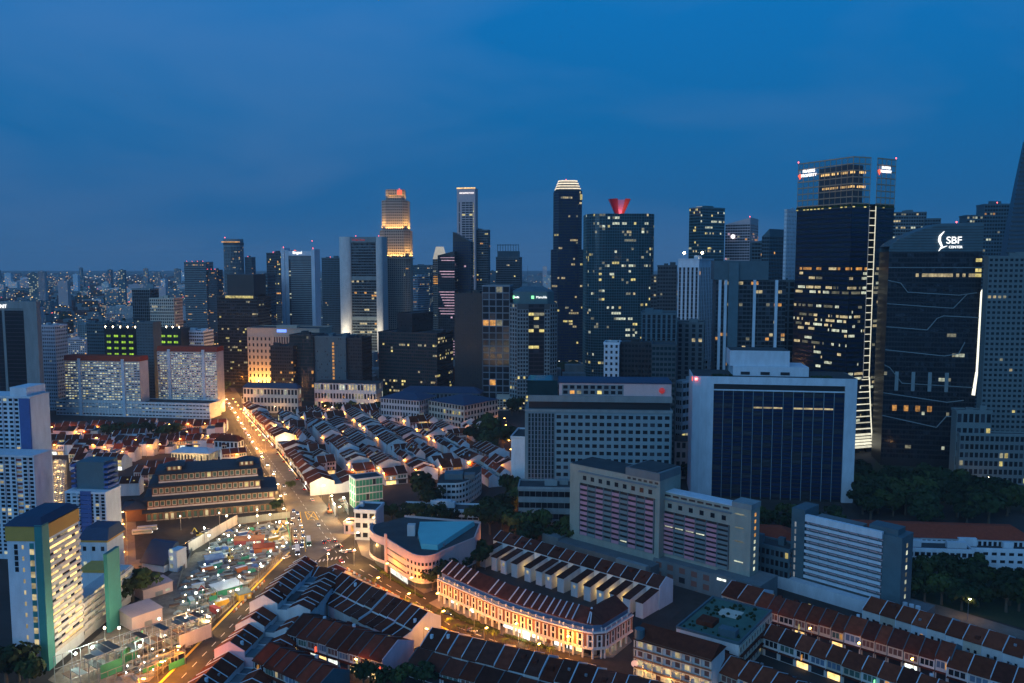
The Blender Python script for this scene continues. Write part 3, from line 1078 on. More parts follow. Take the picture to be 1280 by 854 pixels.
def stepped_tower():
    """floodlit stepped stone tower"""
    cx, cy_ = (-194.9, 1398, 157.4)[0], 1425.0
    t = thing('stepped_tower', 'tallest stepped stone tower floodlit in gold around its upper tiers', 'building', (cx, cy_))
    def octa(w, c):
        return [(-w, -w + c), (-w + c, -w), (w - c, -w), (w, -w + c), (w, w - c), (w - c, w), (-w + c, w), (-w, w - c)]
    z1, z2, z3, z4 = 166.6, 212.6, 262.2, 280.4
    tiers = ((25.0, 7, 0, z1 - 1, 46), (25.0, 9, z1, z2, 10), (21.5, 8, z2, z3, 11), (15.0, 4, z3, z4, 4))
    for w, c, za, zb, nz in tiers:
        pl = octa(w, c)
        MB().prism(pl, za, zb).obj('wall', 'stone', t)
        for i in (7, 0, 1, 2, 3):
            p, q = pl[i], pl[(i + 1) % 8]
            L = math.hypot(p[0] - q[0], p[1] - q[1])
            facade(t, p, q, za, zb, max(2, round(L / 3.4)), nz, .4, .45, .35, 'stone', 'glass', .03, 'wo', 130 + i + nz)
    for za, w, n in ((z1, 26.6, 9), (z2, 23.0, 8), (z3, 17.5, 6)):
        for i in range(n):
            x = -w + 2 * w * (i + .5) / n
            for (fx, fy) in ((x, -w - 1.3), (w + 1.3, x), (-w - 1.3, x)):
                lamp_ = bpy.data.lights.new('floodlight', 'SPOT')
                lamp_.energy = 24000 if za < z3 else 7000
                lamp_.color = (1.0, .62, .2)
                lamp_.spot_size = R(75)
                lamp_.spot_blend = .8
                lamp_.shadow_soft_size = .4
                o = bpy.data.objects.new('floodlight', lamp_)
                LINK(o)
                o.parent = t
                o.location = (fx, fy, za + .6)
                inw = Vector((0, .22, 1)) if fy == -w - 1.3 else (Vector((-.22, 0, 1)) if fx > 0 and fx == w + 1.3 else Vector((.22, 0, 1)))
                o.rotation_euler = inw.to_track_quat('-Z', 'Y').to_euler()
        MB().prism(octa(w + 1.6, 7), za - 1.2, za).obj('ledge', 'stone', t)
    MB().box(-9, 2, -15.8, -15.4, z3 + 7, z3 + 9).obj('crown_light', 'lit_orange', t)
    MB().box(5, 12, -16.0, -15.4, z4 - 9, z4 - 1).obj('sign_panel', 'sign_red', t)
    beacon(t, (8, -14, z4 + 1))


stepped_tower()


def slab_bank():
    """concrete slab tower with rounded end piers and dark striped centre"""
    b = (-236.9, 1347.8, -0.14, 70.6, 26, 200.1)
    cx, cy_, rot, w, d, h = b
    t = box_root('pier_tower', 'slab tower with two smooth pale rounded piers and dark striped floors between', b)
    hw, hd = w / 2, d / 2
    MB().box(-hw + 8, hw - 8, -hd + 1, hd, 0, h - 2).obj('wall', 'mid_concrete', t)
    for s_, wd in ((-1, 19.0), (1, 11.0)):
        x0 = -hw if s_ < 0 else hw - wd
        n = 10
        pl = [(x0 + wd / 2 - wd / 2 * math.cos(PI * k / n), -hd - (wd * .28) * math.sin(PI * k / n)) for k in range(n + 1)] + [(x0 + wd, hd), (x0, hd)]
        MB().prism(pl, 0, h).obj('pier', 'offwhite', t)
    MB().box(-hw + 18, hw - 10, -hd - 2, hd, h - 9, h - .3).obj('lintel', 'concrete', t)
    facade(t, (-hw + 19, -hd + 1), (hw - 11, -hd + 1), 2, h - 10, 10, 42, .04, .38, .8, 'mid_concrete', 'glass', .09, 'wohw', 61)
    for z in (h * .34, h * .66):
        MB().box(-hw + 19, hw - 11, -hd - .3, -hd + .9, z, z + 6).obj('transfer_band', 'concrete', t)
    text('OCBC Bank', 4.2, t, (-3, -hd - 2.3, h - 5), 0, 'sign_dimred')
    beacon(t, (-8, -hd, h + 1.5))
    beacon(t, (hw - 6, -hd, h + 1.5))
    for x_ in (-hw + 9, hw - 5):
        l_ = bpy.data.lights.new('floodlight', 'POINT')
        l_.energy, l_.color, l_.shadow_soft_size = 34000, (1, .90, .66), 1.0
        o_ = bpy.data.objects.new('floodlight', l_)
        LINK(o_)
        o_.parent = t
        o_.location = (x_, -hd - 24, 48)


glow('sign_dimred', (0.8, 0.06, 0.06), 0.35, 0)
slab_bank()


def signed_slab():
    b = (-298.7, 1196.3, -0.14, 49.3, 26, 172.2)
    cx, cy_, rot, w, d, h = b
    t = box_root('louvred_tower', 'grey louvred office tower with pale corner piers and a white rooftop sign', b)
    hw, hd = w / 2, d / 2
    MB().box(-hw + 3, hw - 3, -hd + .8, hd, 0, h).obj('wall', 'mid_concrete', t)
    for x0, x1, z in ((-hw, -hw + 5, h + 8), (-hw + 5.6, -hw + 11, h + 5), (hw - 5, hw, h + 6)):
        MB().box(x0, x1, -hd, hd - 5, 0, z).obj('corner_pier', 'hdb_white', t)
    facade(t, (-hw + 14, -hd + .8), (hw - 5, -hd + .8), 1, h - 8, 1, 62, .01, .5, .6, 'concrete', 'glass2', 0, seed=62)
    facade(t, (-hw + 11, -hd + .8), (-hw + 14, -hd + .8), 1, h - 8, 1, 62, .1, .3, .2, 'mid_concrete', 'glass', .25, 'h', seed=63)
    MB().box(-hw + 11, hw - 5, -hd + .2, hd - 6, h - 3, h + 3.5).obj('sign_board', 'hdb_white', t)
    text('Singtel', 5.2, t, (-.5, -hd - .2, h + 1.2), 0, 'sign_white')
    MB().box(-5, -2, -hd - .4, -hd, h + 3.9, h + 5).obj('sign_emblem', 'sign_red', t)
    antenna(t, hw - 8, 0, h, 17)
    beacon(t, (hw - 8, 0, h + 18))
    beacon(t, (-hw + 4, -hd, h + 9))
    beacon(t, (hw - 2, -hd, h + 7.5))


signed_slab()


def plaza_towers():
    """three parts: white slim slab, dark glass wedge, lower grey slab"""
    b = (-72.7, 1385.5, -0.175, 30.5, 20, 279.5)
    cx, cy_, rot, w, d, h = b
    t = box_root('slim_white_tower', 'slim white tower with a glowing top edge behind the black glass wedge', b)
    hw, hd = w / 2, d / 2
    MB().box(-hw, hw, -hd, hd, 0, h).obj('wall', 'pinkish', t)
    facade(t, (-hw + 8, -hd), (hw - 4, -hd), 90, h - 22, 3, 44, .1, .35, .4, 'pinkish', 'glass', .1, 'y', 70)
    facade(t, (-hw + 3, -hd), (-hw + 5, -hd), 90, h - 22, 1, 10, .2, .1, .2, 'pinkish', 'glass', .0, 'y', 71)
    for k in range(30):
        MB().box(hw - 3.6, hw - 2.4, -hd - .3, -hd - .05, h - 26 - k * 4, h - 24.5 - k * 4).obj('lit_window', 'lit_yellow', t)
    MB().box(-hw - .3, hw + .3, -hd - .5, -hd + .5, h - .8, h + .9).obj('crown_light', 'shop_warm', t)
    text('ONE RAFFLES PLACE', 2.6, t, (1, -hd - .5, h - 8), 0, 'sign_white')
    slanted('glass_wedge', 'black glass tower with a slanting top before the slim white tower', (-73.5, 1273.7, -0.14, 26.7, 24, 205.0), 14, 72, 'black_clad', .03, 'wp', 'blue_glass', left=False)
    T('grey_slab', 'grey slab with a lit column of windows right of the slim white tower', (-52.2, 1391.9, -0.14, 29.2, 20, 211.9), 73, 'mid_concrete', lit=.03, kinds='yo', pf=.1, sf=.4)


plaza_towers()


def line_tower():
    b = (-94.6, 1243.6, -0.14, 25.0, 24, 176.2)
    t = slanted('pink_line_tower', 'dark tower crossed by pink lit bands in angled groups', b, 6, 74, 'black_clad', .02, 'p', left=True)
    cx, cy_, rot, w, d, h = b
    r = random.Random(4)
    for g, (z, n) in enumerate(((h - 10, 2), (h - 30, 3), (h - 60, 6), (h - 84, 3), (44, 6))):
        for k in range(n):
            MB().box(-w / 2 + 4 + k * 1.6 - g, w / 2, -d / 2 - .7, -d / 2 - .3, z - k * 4, z - k * 4 + 1.1).obj('light_band', 'lit_pink', t)
    b = (-129.0, 1510.4, -0.14, 21.9, 18, 165.7)
    t = T('gold_top_tower', 'slim tower with a glowing pyramid top and gold lit upper floors', b, 75, 'stone', lit=.08, kinds='ow', parapet=0, plant=False)
    w, d, h = b[3], b[4], b[5]
    q = [(-w / 2, -d / 2), (w / 2, -d / 2), (w / 2, d / 2), (-w / 2, d / 2)]
    MB().prism(q, h, h + 22, [(x * .55, y * .55) for x, y in q]).obj('pyramid_roof', 'pale_glow', t)
    for k in range(4):
        MB().box(-w / 2 + 1, w / 2 - 1, -d / 2 - .8, -d / 2 - .4, h - 44 + k * 4, h - 42 + k * 4).obj('gold_band', 'lit_orange', t)


glow('pale_glow', (1.0, 0.93, 0.78), 0.55, 0.15, 0.1)
line_tower()
t = T('lattice_top_tower', 'dark banded tower with an open lattice box on its top', (-5.4, 1515.9, -0.14, 43.2, 26, 168.5), 76, 'mid_concrete', lit=.07, kinds='ywh', pf=.06, sf=.45)
bb = MB()
for x in range(9):
    bb.box(-19 + x * 4.7, -18 + x * 4.7, -13.5, -12.8, 164, 192)
for z in (166, 178, 190):
    bb.box(-19.5, 19.5, -13.4, -12.9, z, z + 1.2)
bb.box(-18, 18, -12, 12, 164, 180)
bb.obj('crown_lattice', 'bluegrey', t)

# mid-field blocks round the foot of the towers
T('black_block', 'plain black box tower behind the square-grid glass tower', (-47.7, 975.2, -0.14, 33.5, 26, 123.6), 80, 'black_clad', 'black_clad', lit=.0)
T('square_grid_tower', 'glass tower with a pale square grid beside the plain black box', (-16.0, 945.0, -0.14, 30.5, 26, 133.6), 81, 'tower_frame', lit=.03, kinds='wyo', pf=.14, sf=.16, fw=7.6, fh=7.6, plant=False)


def corner_grid_tower():
    cx, cy_ = (23.2, 900, 81.2)[0], 925.0
    h = 115.6
    t = thing('chamfered_tower', 'eight-sided tower with pale window grids, dark centre strip and green sign', 'building', (cx, cy_))
    W, c = 25.5, 8.0
    pl = [(-W, -W + c), (-W + c, -W), (W - c, -W), (W, -W + c), (W, W), (-W, W)]
    MB().prism(pl, 0, h).obj('wall', 'dark_concrete', t)
    hb = h + 13
    inner = [(x * .86, y * .86) for x, y in pl]
    MB().prism(inner, h, hb).obj('crown', 'teal_frame', t)
    MB().prism(inner, hb, hb + 5, [(x * .5, y * .5) for x, y in inner]).obj('roof', 'bluegrey', t)
    facade(t, pl[0], pl[1], 0, h, 3, 26, .3, .35, .5, 'concrete', 'glass', .03, 'yo', 82)
    facade(t, pl[2], pl[3], 0, h, 3, 26, .3, .35, .5, 'concrete', 'glass', .03, 'yo', 83)
    a, b_ = pl[1], pl[2]
    m1, m2 = (a[0] + 12, a[1]), (b_[0] - 6, b_[1])
    facade(t, a, m1, 0, h - 6, 4, 26, .3, .35, .5, 'concrete', 'glass', .03, 'y', 84)
    facade(t, m1, m2, 0, h, 3, 26, .05, .3, .15, 'black_clad', 'glass', .12, 'oy', 85)
    facade(t, m2, b_, 0, h - 6, 2, 26, .3, .35, .5, 'concrete', 'glass', .03, 'y', 86)
    text('Manulife', 3.4, t, (8.5, -W * .86 - .6, h + 7), 0, 'sign_white')
    MB().box(-2.4, .4, -W * .86 - .8, -W * .86 - .2, h + 5.4, h + 8.6).obj('sign_emblem', 'sign_green', t)
    MB().box(-W * .86 - .3, -W * .86 + 1.4, -W * .86 + 2.5, -W * .86 + 4, h + 5.4, h + 8.6).obj('sign_emblem', 'sign_green', t)
    text('Manulife', 2.6, t, (-W * .86 + 3.2, -W * .86 + 1.6, h + 7), -.785, 'sign_white')
    antenna(t, -6, 0, hb + 10, 18)
    # arcaded podium
    pod = [(-40, -26), (22, -26), (26, -20), (26, 10), (-40, 10)]
    MB().prism(pod, 0, 13).obj('podium', 'cream', t)
    facade(t, (-40, -26), (22, -26), 1, 12.5, 18, 4, .3, .35, .5, 'cream', 'glass', .55, 'yw', 87)


corner_grid_tower()
T('stepped_dark_block', 'dark green block with gold window lines and a small white sign', (-114.1, 994.1, -0.349, 75.6, 45.1, 77.8), 90, 'black_clad', 'teal_glass', lit=.16, kinds='yyw', pf=.1, sf=.4)
t = T('stepped_dark_block', 'dark upper block carrying a small white lettered sign', (-116.6, 1008.8, -0.524, 22.4, 42.0, 99.2), 91, 'black_clad', 'black_clad', lit=0, plant=False)
text('Morgan Stanley', 3.4, t, (.5, -11.5, 95.4), 0, 'sign_white')
T('far_slab', 'pale slim slab beside the stepped stone tower', (-166.3, 1516.6, -0.698, 18.6, 27.8, 134.5), 92, 'hdb_white', lit=.12, kinds='oow')
T('far_slab', 'hazy block with green rooftop light right of the stepped stone tower', (-191.6, 1818.0, -0.175, 37.1, 30, 153.2), 93, 'bluegrey', lit=.2, kinds='hho')
T('teal_block', 'hazy dark tower between the louvred tower and the pier tower', (-321.1, 1515.7, -0.175, 33.0, 26, 167.1), 94, 'bluegrey', lit=.02, kinds='o', beacons=1)
t = T('mid_tower', 'dark glass tower with bright gold floors left of the louvred tower', (-380.2, 1363.8, -0.175, 23.3, 24, 174.0), 95, 'dark_concrete', lit=.28, kinds='yyo', beacons=1)


def hotel_cylinder():
    cx, cy_ = (-642.3, 1950, 137.9)[0], 1950.0
    h = 213.2
    t = thing('round_tower', 'far cylindrical tower taller than its neighbours with lit rooms', 'building', (cx, cy_))
    rr = 22
    pts = [(rr * math.cos(2 * PI * k / 20), rr * math.sin(2 * PI * k / 20)) for k in range(20)]
    MB().prism(pts, 0, h).obj('wall', 'concrete', t)
    for i in range(10, 20):
        facade(t, pts[i], pts[(i + 1) % 20], 0, h - 18, 2, 60, .2, .35, .4, 'concrete', 'glass', .12, 'oww', 100 + i)
    MB().prism([(x * 1.04, y * 1.04) for x, y in pts], h - 14, h - 8).obj('crown_band', 'dark_concrete', t)
    MB().box(-20, 22, -24.2, -23.5, h - 8, h - 6).obj('crown_light', 'lit_orange', t)
    beacon(t, (-14, -16, h + 3), 'beacon_red', 1.0)


hotel_cylinder()
T('far_tower', 'slim tower at the side of the far round tower with red beacon', (-608.5, 1961.2, -0.175, 15.9, 20, 171.0), 104, 'bluegrey', lit=.05, kinds='o', beacons=1)
T('far_tower', 'hazy banded tower with a row of red beacons', (-675.8, 1819.1, -0.175, 50.2, 30, 160.0), 105, 'concrete', lit=.05, kinds='o', pf=.05, sf=.5, beacons=4)
T('far_tower', 'dark tower with orange glowing crown beside the banded red-beacon tower', (-641.0, 1814.1, -0.175, 26.0, 24, 143.0), 106, 'dark_concrete', lit=.1, kinds='o', beacons=3)
t = T('black_box_tower', 'dark glass office block with bright gold floors under a black box top', (-345.2, 1082.6, -0.175, 55.7, 36, 115.8), 107, 'black_clad', 'glass', lit=.10, kinds='ywy', pf=.04, sf=.45)
MB().box(-13, 23, -17.8, 15, 117.8, 145.0).obj('upper_box', 'black_clad', t)
MB().box(-16, 22, -18.4, -18.05, 114.8, 117.8).obj('light_strip', 'lit_yellow', t)
T('far_tower', 'grey tower half hidden behind the black box office', (-339.6, 1163.1, -0.175, 15.2, 24, 141.5), 108, 'bluegrey', lit=.06, kinds='o')


def stone_hall():
    b = (-272.3, 1027.7, -0.175, 92.5, 40, 80.1)
    t = tower('stone_hall', 'square stone office block floodlit orange with a colonnade and blue rooftop light', b, None, None, 'stone', seed=110)
    cx, cy_, rot, w, d, h = b
    hw, hd = w / 2, d / 2
    facade(t, (-hw, -hd), (-hw + w * .34, -hd), 4, h - 9, 6, 9, .6, .5, .4, 'stone', 'glass', .0, seed=110)
    facade(t, (-hw + w * .37, -hd), (hw, -hd), 2, h - 8, 18, 1, .45, .06, 1.4, 'stone', 'glass2', .3, 'o', seed=111)
    MB().box(-hw + w * .42, -hw + w * .55, -hd - .9, -hd - .4, h - 4, h - .5).obj('roof_sign', 'sign_blue', t)
    for x in range(7):
        l_ = bpy.data.lights.new('floodlight', 'POINT')
        l_.energy = 24000
        l_.color = (1, .48, .1)
        l_.shadow_soft_size = .5
        o = bpy.data.objects.new('floodlight', l_)
        LINK(o)
        o.parent = t
        o.location = (-hw + 3 + x * 6, -hd - 8, 3 + (x % 2) * 12)


stone_hall()
T('dark_glass_block', 'dark teal glass block beside the grey slab with one lit stair column', (-239.5, 977.7, -0.209, 28.9, 30, 75.9), 112, 'black_clad', 'teal_glass', lit=.02, kinds='oy', pf=.04, sf=.2)
t = tower('grey_stair_slab', 'grey slab with one lit vertical stair column', (-205.1, 975.6, -0.209, 38.4, 34, 74.5), (16, 20, .5, .5), None, 'bluegrey', glass='bluegrey', seed=113, lit=0)
for k in range(16):
    MB().box(2.5, 5.0, -17.4, -17.05, 6 + k * 4, 8.6 + k * 4).obj('lit_window', 'lit_orange', t)
T('dark_glass_block', 'dark end block right of the grey stair slab', (-178.1, 971.7, -0.209, 19.5, 30, 72.7), 114, 'black_clad', lit=.01)
T('dark_glass_block', 'low dark glass block with scattered orange rooms in front of the stone hall', (-261.6, 969.6, -0.209, 27.8, 24, 63.5), 115, 'black_clad', lit=.2, kinds='oyo')

# ---------------------------------------------------------------- mid-field and near buildings
def point_light(parent, loc, watts, col, size=.4, name='lamp_light'):
    l_ = bpy.data.lights.new(name, 'POINT')
    l_.energy = watts
    l_.color = col
    l_.shadow_soft_size = size
    o = bpy.data.objects.new(name, l_)
    LINK(o)
    o.parent = parent
    o.location = loc
    return o


def bank_building():
    b = (177.3, 573.2, -0.14, 106.3, 36, 83.5)
    cx, cy_, rot, w, d, h = b
    t = box_root('white_slab', 'wide white framed slab with a dark blue ribbed glass front and red rooftop lamp', b)
    hw, hd = w / 2, d / 2
    MB().box(-hw, -hw + 14, -hd, hd, 0, h).obj('side_wall', 'hdb_white', t)
    MB().box(hw - 7.5, hw, -hd, hd, 0, h).obj('side_wall', 'hdb_white', t)
    MB().box(-hw + 14, hw - 7.5, -hd, hd, h - 5, h).obj('top_beam', 'hdb_white', t)
    MB().box(-hw + 14, hw - 7.5, -hd + 1.5, hd, 0, h - 5).obj('wall', 'black_clad', t)
    x0, x1 = -hw + 14, hw - 7.5
    n = 13
    g = {}
    r = random.Random(2)
    for i in range(4, n - 1):
        if i != 7:
            MB().box(x0 + (x1 - x0) * i / n + .4, x0 + (x1 - x0) * (i + 1) / n - .4, -hd + 1.3, -hd + 1.36, 62.2, 63.3).obj('lit_strip', 'lit_warm', t)
    facade(t, (x0, -hd + 1.5), (x1, -hd + 1.5), 1, h - 10.5, n, 27, .03, .3, .12, 'black_clad', 'blue_glass', pattern=g, seed=201, split=True, piers=False)
    for i in range(1, n):
        x = x0 + (x1 - x0) * i / n
        MB().box(x - .17, x + .17, -hd + .8, -hd + 1.5, 0, h - 9.5).obj('mullion', 'pale_blue', t)
    MB().box(x0, x1, -hd + .4, -hd + 1.5, h - 9.5, h - 8.7).obj('sill_beam', 'hdb_white', t)
    for k in range(3):
        MB().box(-hw + 4.2 * k + .8, -hw + 4.2 * k + 1.4, -hd - .25, -hd, 0, h - 1).obj('rib', 'hdb_white', t)
    MB().box(-hw + .6, hw - .6, -hd + .6, hd - .6, h, h + .2).obj('roof', 'flat_roof', t)
    MB().box(-hw + 27, hw - 30, -hd + 5, hd - 4, h + .2, h + 6.5).obj('plant_room', 'hdb_white', t)
    MB().box(-hw + 25, hw - 42, -hd + 8, hd - 6, h + 6.5, h + 17).obj('plant_room', 'hdb_white', t)
    MB().box(-hw + 25.4, hw - 42.4, -hd + 8.4, hd - 6.4, h + 17, h + 17.3).obj('roof', 'flat_roof', t)
    for k in range(3):
        x = -hw + 32 + k * 13
        MB().box(x, x + 6, -hd + 4.7, -hd + 5, h + 1, h + 3).obj('vent', 'black_clad', t)
    for xa, xb in ((-hw + 13, -hw + 26), (hw - 29, hw - 16)):
        bb = MB()
        for k in range(40):
            x = r.uniform(xa, xb)
            bb.ball((x, -hd + r.uniform(1.5, 4), h + .5), r.uniform(.5, 1.3), 5, 3)
        bb.obj('roof_shrubs', 'leaf', t, 'stuff')
    MB().box(-hw - .4, -hw + .0, -hd + .5, -hd + 3.4, h - 3.4, h - .6).obj('roof_sign', 'sign_red', t)
    bb = MB()
    bb.ball((-hw + 2.2, -hd - .7, h - 1.8), 1.1, 8, 5)
    bb.obj('red_lamp', 'beacon_red', t)
    text('M', 1.8, t, (-hw + 2.2, -hd - 1.9, h - 1.8), 0, 'sign_white')


bank_building()


def grid_slab():
    b = (56.4, 546.4, -0.07, 93.5, 30, 70.3)
    cx, cy_, rot, w, d, h = b
    t = box_root('grid_slab', 'large pale slab with rows of small dark windows and a ribbed dark left bay', b)
    hw, hd = w / 2, d / 2
    MB().box(-hw, hw, -hd, hd, 0, h - 6).obj('wall', 'pale_blue', t)
    MB().box(-hw - .4, hw + .4, -hd - .4, hd, h - 6, h - 4.5).obj('cornice', 'concrete', t)
    MB().box(-hw + 2, hw - 1, -hd + 3, hd - 2, h - 4.5, h + .5).obj('recess_floor', 'black_clad', t)
    MB().box(-hw + 2, hw, -hd + .5, hd, h + .5, h + 4.5).obj('roof_slab', 'concrete', t)
    MB().box(-hw + 1, hw - w * .78, -hd + 2, hd - 2, h + 4.5, h + 14).obj('glass_house', 'teal_glass', t)
    zu = h + 12.5
    MB().box(hw - w * .77, hw - .5, -hd + 2, hd - 2, h + 4.5, zu).obj('upper_storey', 'pinkish', t)
    facade(t, (hw - w * .75, -hd + 2), (hw - w * .33, -hd + 2), h + 4.8, zu - 1, 9, 2, .35, .35, .2, 'concrete', 'glass', .12, 'yo', 205)
    MB().box(hw - w * .78, hw, -hd + 1.5, hd - 1.5, zu, zu + .8).obj('roof', 'blue_roof', t)
    bb = MB()
    bb.ball((hw - 6.5, -hd + 1.7, h + 8.2), 1.9, 10, 6)
    bb.obj('emblem_disc', 'sign_dimred', t)
    xl = -hw + w * .2
    facade(t, (-hw + 1.5, -hd), (xl, -hd), 1, h - 7, 8, 22, .35, .1, .5, 'tower_frame', 'teal_glass', .01, 'h', 206)
    facade(t, (xl + .5, -hd), (hw - .8, -hd), 2, h - 7, 16, 13, .36, .50, .45, 'pale_blue', 'glass', .008, 'd', 207, split=True)
    facade(t, (-hw, hd), (-hw, -hd), 2, h - 7, 8, 13, .5, .5, .4, 'concrete', 'glass', .02, 'y', 208)
    # low wing in front
    c = (21.4, 493.6, -0.07, 34.1, 18, 27.0)
    t2 = tower('low_wing', 'low three-storey wing with ribbon windows in front of the pale slab', c, (10, 4, .05, .5), None, 'concrete', seed=209, lit=.02, kinds='y', out=.8)


grid_slab()
tower('white_annex', 'narrow white block lit from the alley left of the pale slab', (6.9, 575.6, -0.175, 9.9, 30, 41.4), None, None, 'hdb_white', seed=210, plant=False)


def panel_hotel():
    """slab in two offset wings, pink and grey balcony panels"""
    r = random.Random(11)
    for k, (b, nx, lab, fl) in enumerate((((59.6, 438.7, -0.733, 57.1, 12.2, 50.8), 9, 'pink and grey panelled slab, higher wing with long blank roof band', 10),
                                          ((97.3, 404.2, -0.733, 48.3, 9.1, 44.2), 6, 'pink and grey panelled slab, lower wing with pale roof and lit stair windows', 9))):
        cx, cy_, rot, w, d, h = b
        d = 20.0 if k == 0 else d
        t = box_root('panel_slab', lab, b)
        hw, hd = w / 2, d / 2
        MB().box(-hw, hw, -hd, hd, 0, h).obj('wall', 'beige_wall', t)
        xa, xb = (-hw + 7.5, hw - 3) if k == 0 else (-hw + 1.5, hw - 11)
        zb, zt = 13.0, h - 9.5
        cw, ch = (xb - xa) / nx, (zt - zb) / fl
        MB().box(xa, xb, -hd - .05, -hd - .02, zb, zt).obj('balcony_back', 'black_clad', t)
        for i in range(nx + 1):
            MB().box(xa + i * cw - .2, xa + i * cw + .2, -hd - 1.0, -hd, zb, zt).obj('balcony_fin', 'mid_concrete', t)
        for i in range(nx):
            m = 'pink_panel' if i % 2 == 0 else 'grey_panel'
            me = shared(('bal', round(cw, 2), round(ch, 2), m), lambda: MB().box(.22, cw - .22, -.9, -.55, 0, ch * .58).mesh('balcony_panel', m))
            for j in range(fl):
                link('balcony_panel', me, t, None, (xa + i * cw, -hd, zb + j * ch))
                lit = (k == 1 and j == 5 and i in (0, 1, 2, 3)) or r.random() < .015
                if lit:
                    me2 = shared(('ballit', round(cw, 2)), lambda: MB().box(.4, cw * .8, -.3, -.1, 0, ch * .26).mesh('lit_window', 'lit_white'))
                    link('lit_window', me2, t, None, (xa + i * cw, -hd, zb + j * ch + ch * .68))
        me = shared(('sqwin', k), lambda: MB().box(-1.1, 1.1, -.12, 0, 0, 2.3).mesh('window', 'glass'))
        for i in range(nx):
            link('window', me, t, None, (xa + (i + .5) * cw, -hd - .02, h - 7.6))
        MB().box(xa - 1, xb + 1, -hd - .9, -hd, h - 3.6, h - 3.0).obj('ledge', 'tower_frame', t)
        if k == 0:
            MB().box(hw - w * .36, hw, -hd - .3, hd, h, h + 4).obj('lift_house', 'mid_concrete', t)
            MB().box(-hw + .5, hw - w * .36, -hd + .5, hd - .5, h, h + .3).obj('roof', 'flat_roof', t)
            MB().box(hw - w * .33, hw - 2, -hd + .5, hd - .5, h + 4, h + 4.4).obj('roof', 'flat_roof', t)
            for q in range(6):
                MB().box(hw - w * .36 + 1 + q * 3.3, hw - w * .36 + 3 + q * 3.3, -hd - .06, -hd - .0, h - 2.0, h - .9).obj('vent', 'black_clad', t)
            MB().box(-hw - 2, hw + 1, -hd - 9, -hd - .1, 0, 9).obj('podium', 'mid_concrete', t)
            MB().box(-hw - 14, -hw - 2.1, -hd - 7, hd - 4, 0, 10).obj('podium', 'mid_concrete', t)
            MB().box(hw - 18, hw, -hd - 12, -hd - 9.1, 0, 10).obj('podium', 'concrete', t)
        else:
            MB().box(-hw, hw - 10, -hd + .5, hd - .5, h, h + .3).obj('roof', 'hdb_white', t)
            MB().box(hw - 9.8, hw + .3, -hd - .3, hd + .3, h, h + 2.6).obj('stair_head', 'concrete', t)
            for q in range(8):
                MB().box(xa + q * 4.6, xa + q * 4.6 + 3.4, -hd - .06, 0 - hd, h - 1.9, h - .9).obj('vent', 'black_clad', t)
            for j in range(9):
                MB().box(hw + .02, hw + .15, -hd * .2, -hd * .2 + 1.4, 14 + j * 3.3, 15.6 + j * 3.3).obj('stair_window', 'lit_orange' if j > 4 else 'lit_white', t)
                if j in (1, 4, 6, 8):
                    MB().box(hw - 8, hw - 3.5, -hd - .15, -hd - .02, 14.5 + j * 3.3, 15.0 + j * 3.3).obj('strip_light', 'lit_white' if j < 3 else 'lit_dim', t)
            MB().box(-hw - 1, hw - 16, -hd - 6, -hd - .1, 0, 11).obj('podium', 'mid_concrete', t)
            MB().box(hw - 16, hw + 9, -hd - 7, hd + 2, 0, 12).obj('podium', 'mid_concrete', t)
            facade(t, (-hw - 1, -hd - 6), (hw - 16, -hd - 6), 1, 10.5, 5, 2, .5, .4, .15, 'mid_concrete', 'shutter_brown', 0, seed=3)
            for q in range(2):
                MB().box(hw - 13 + q * 9.5, hw - 8.4 + q * 9.5, -hd - 7.2, -hd - 7.02, 9.4, 10.4).obj('strip_light', 'shop_white', t)


panel_hotel()


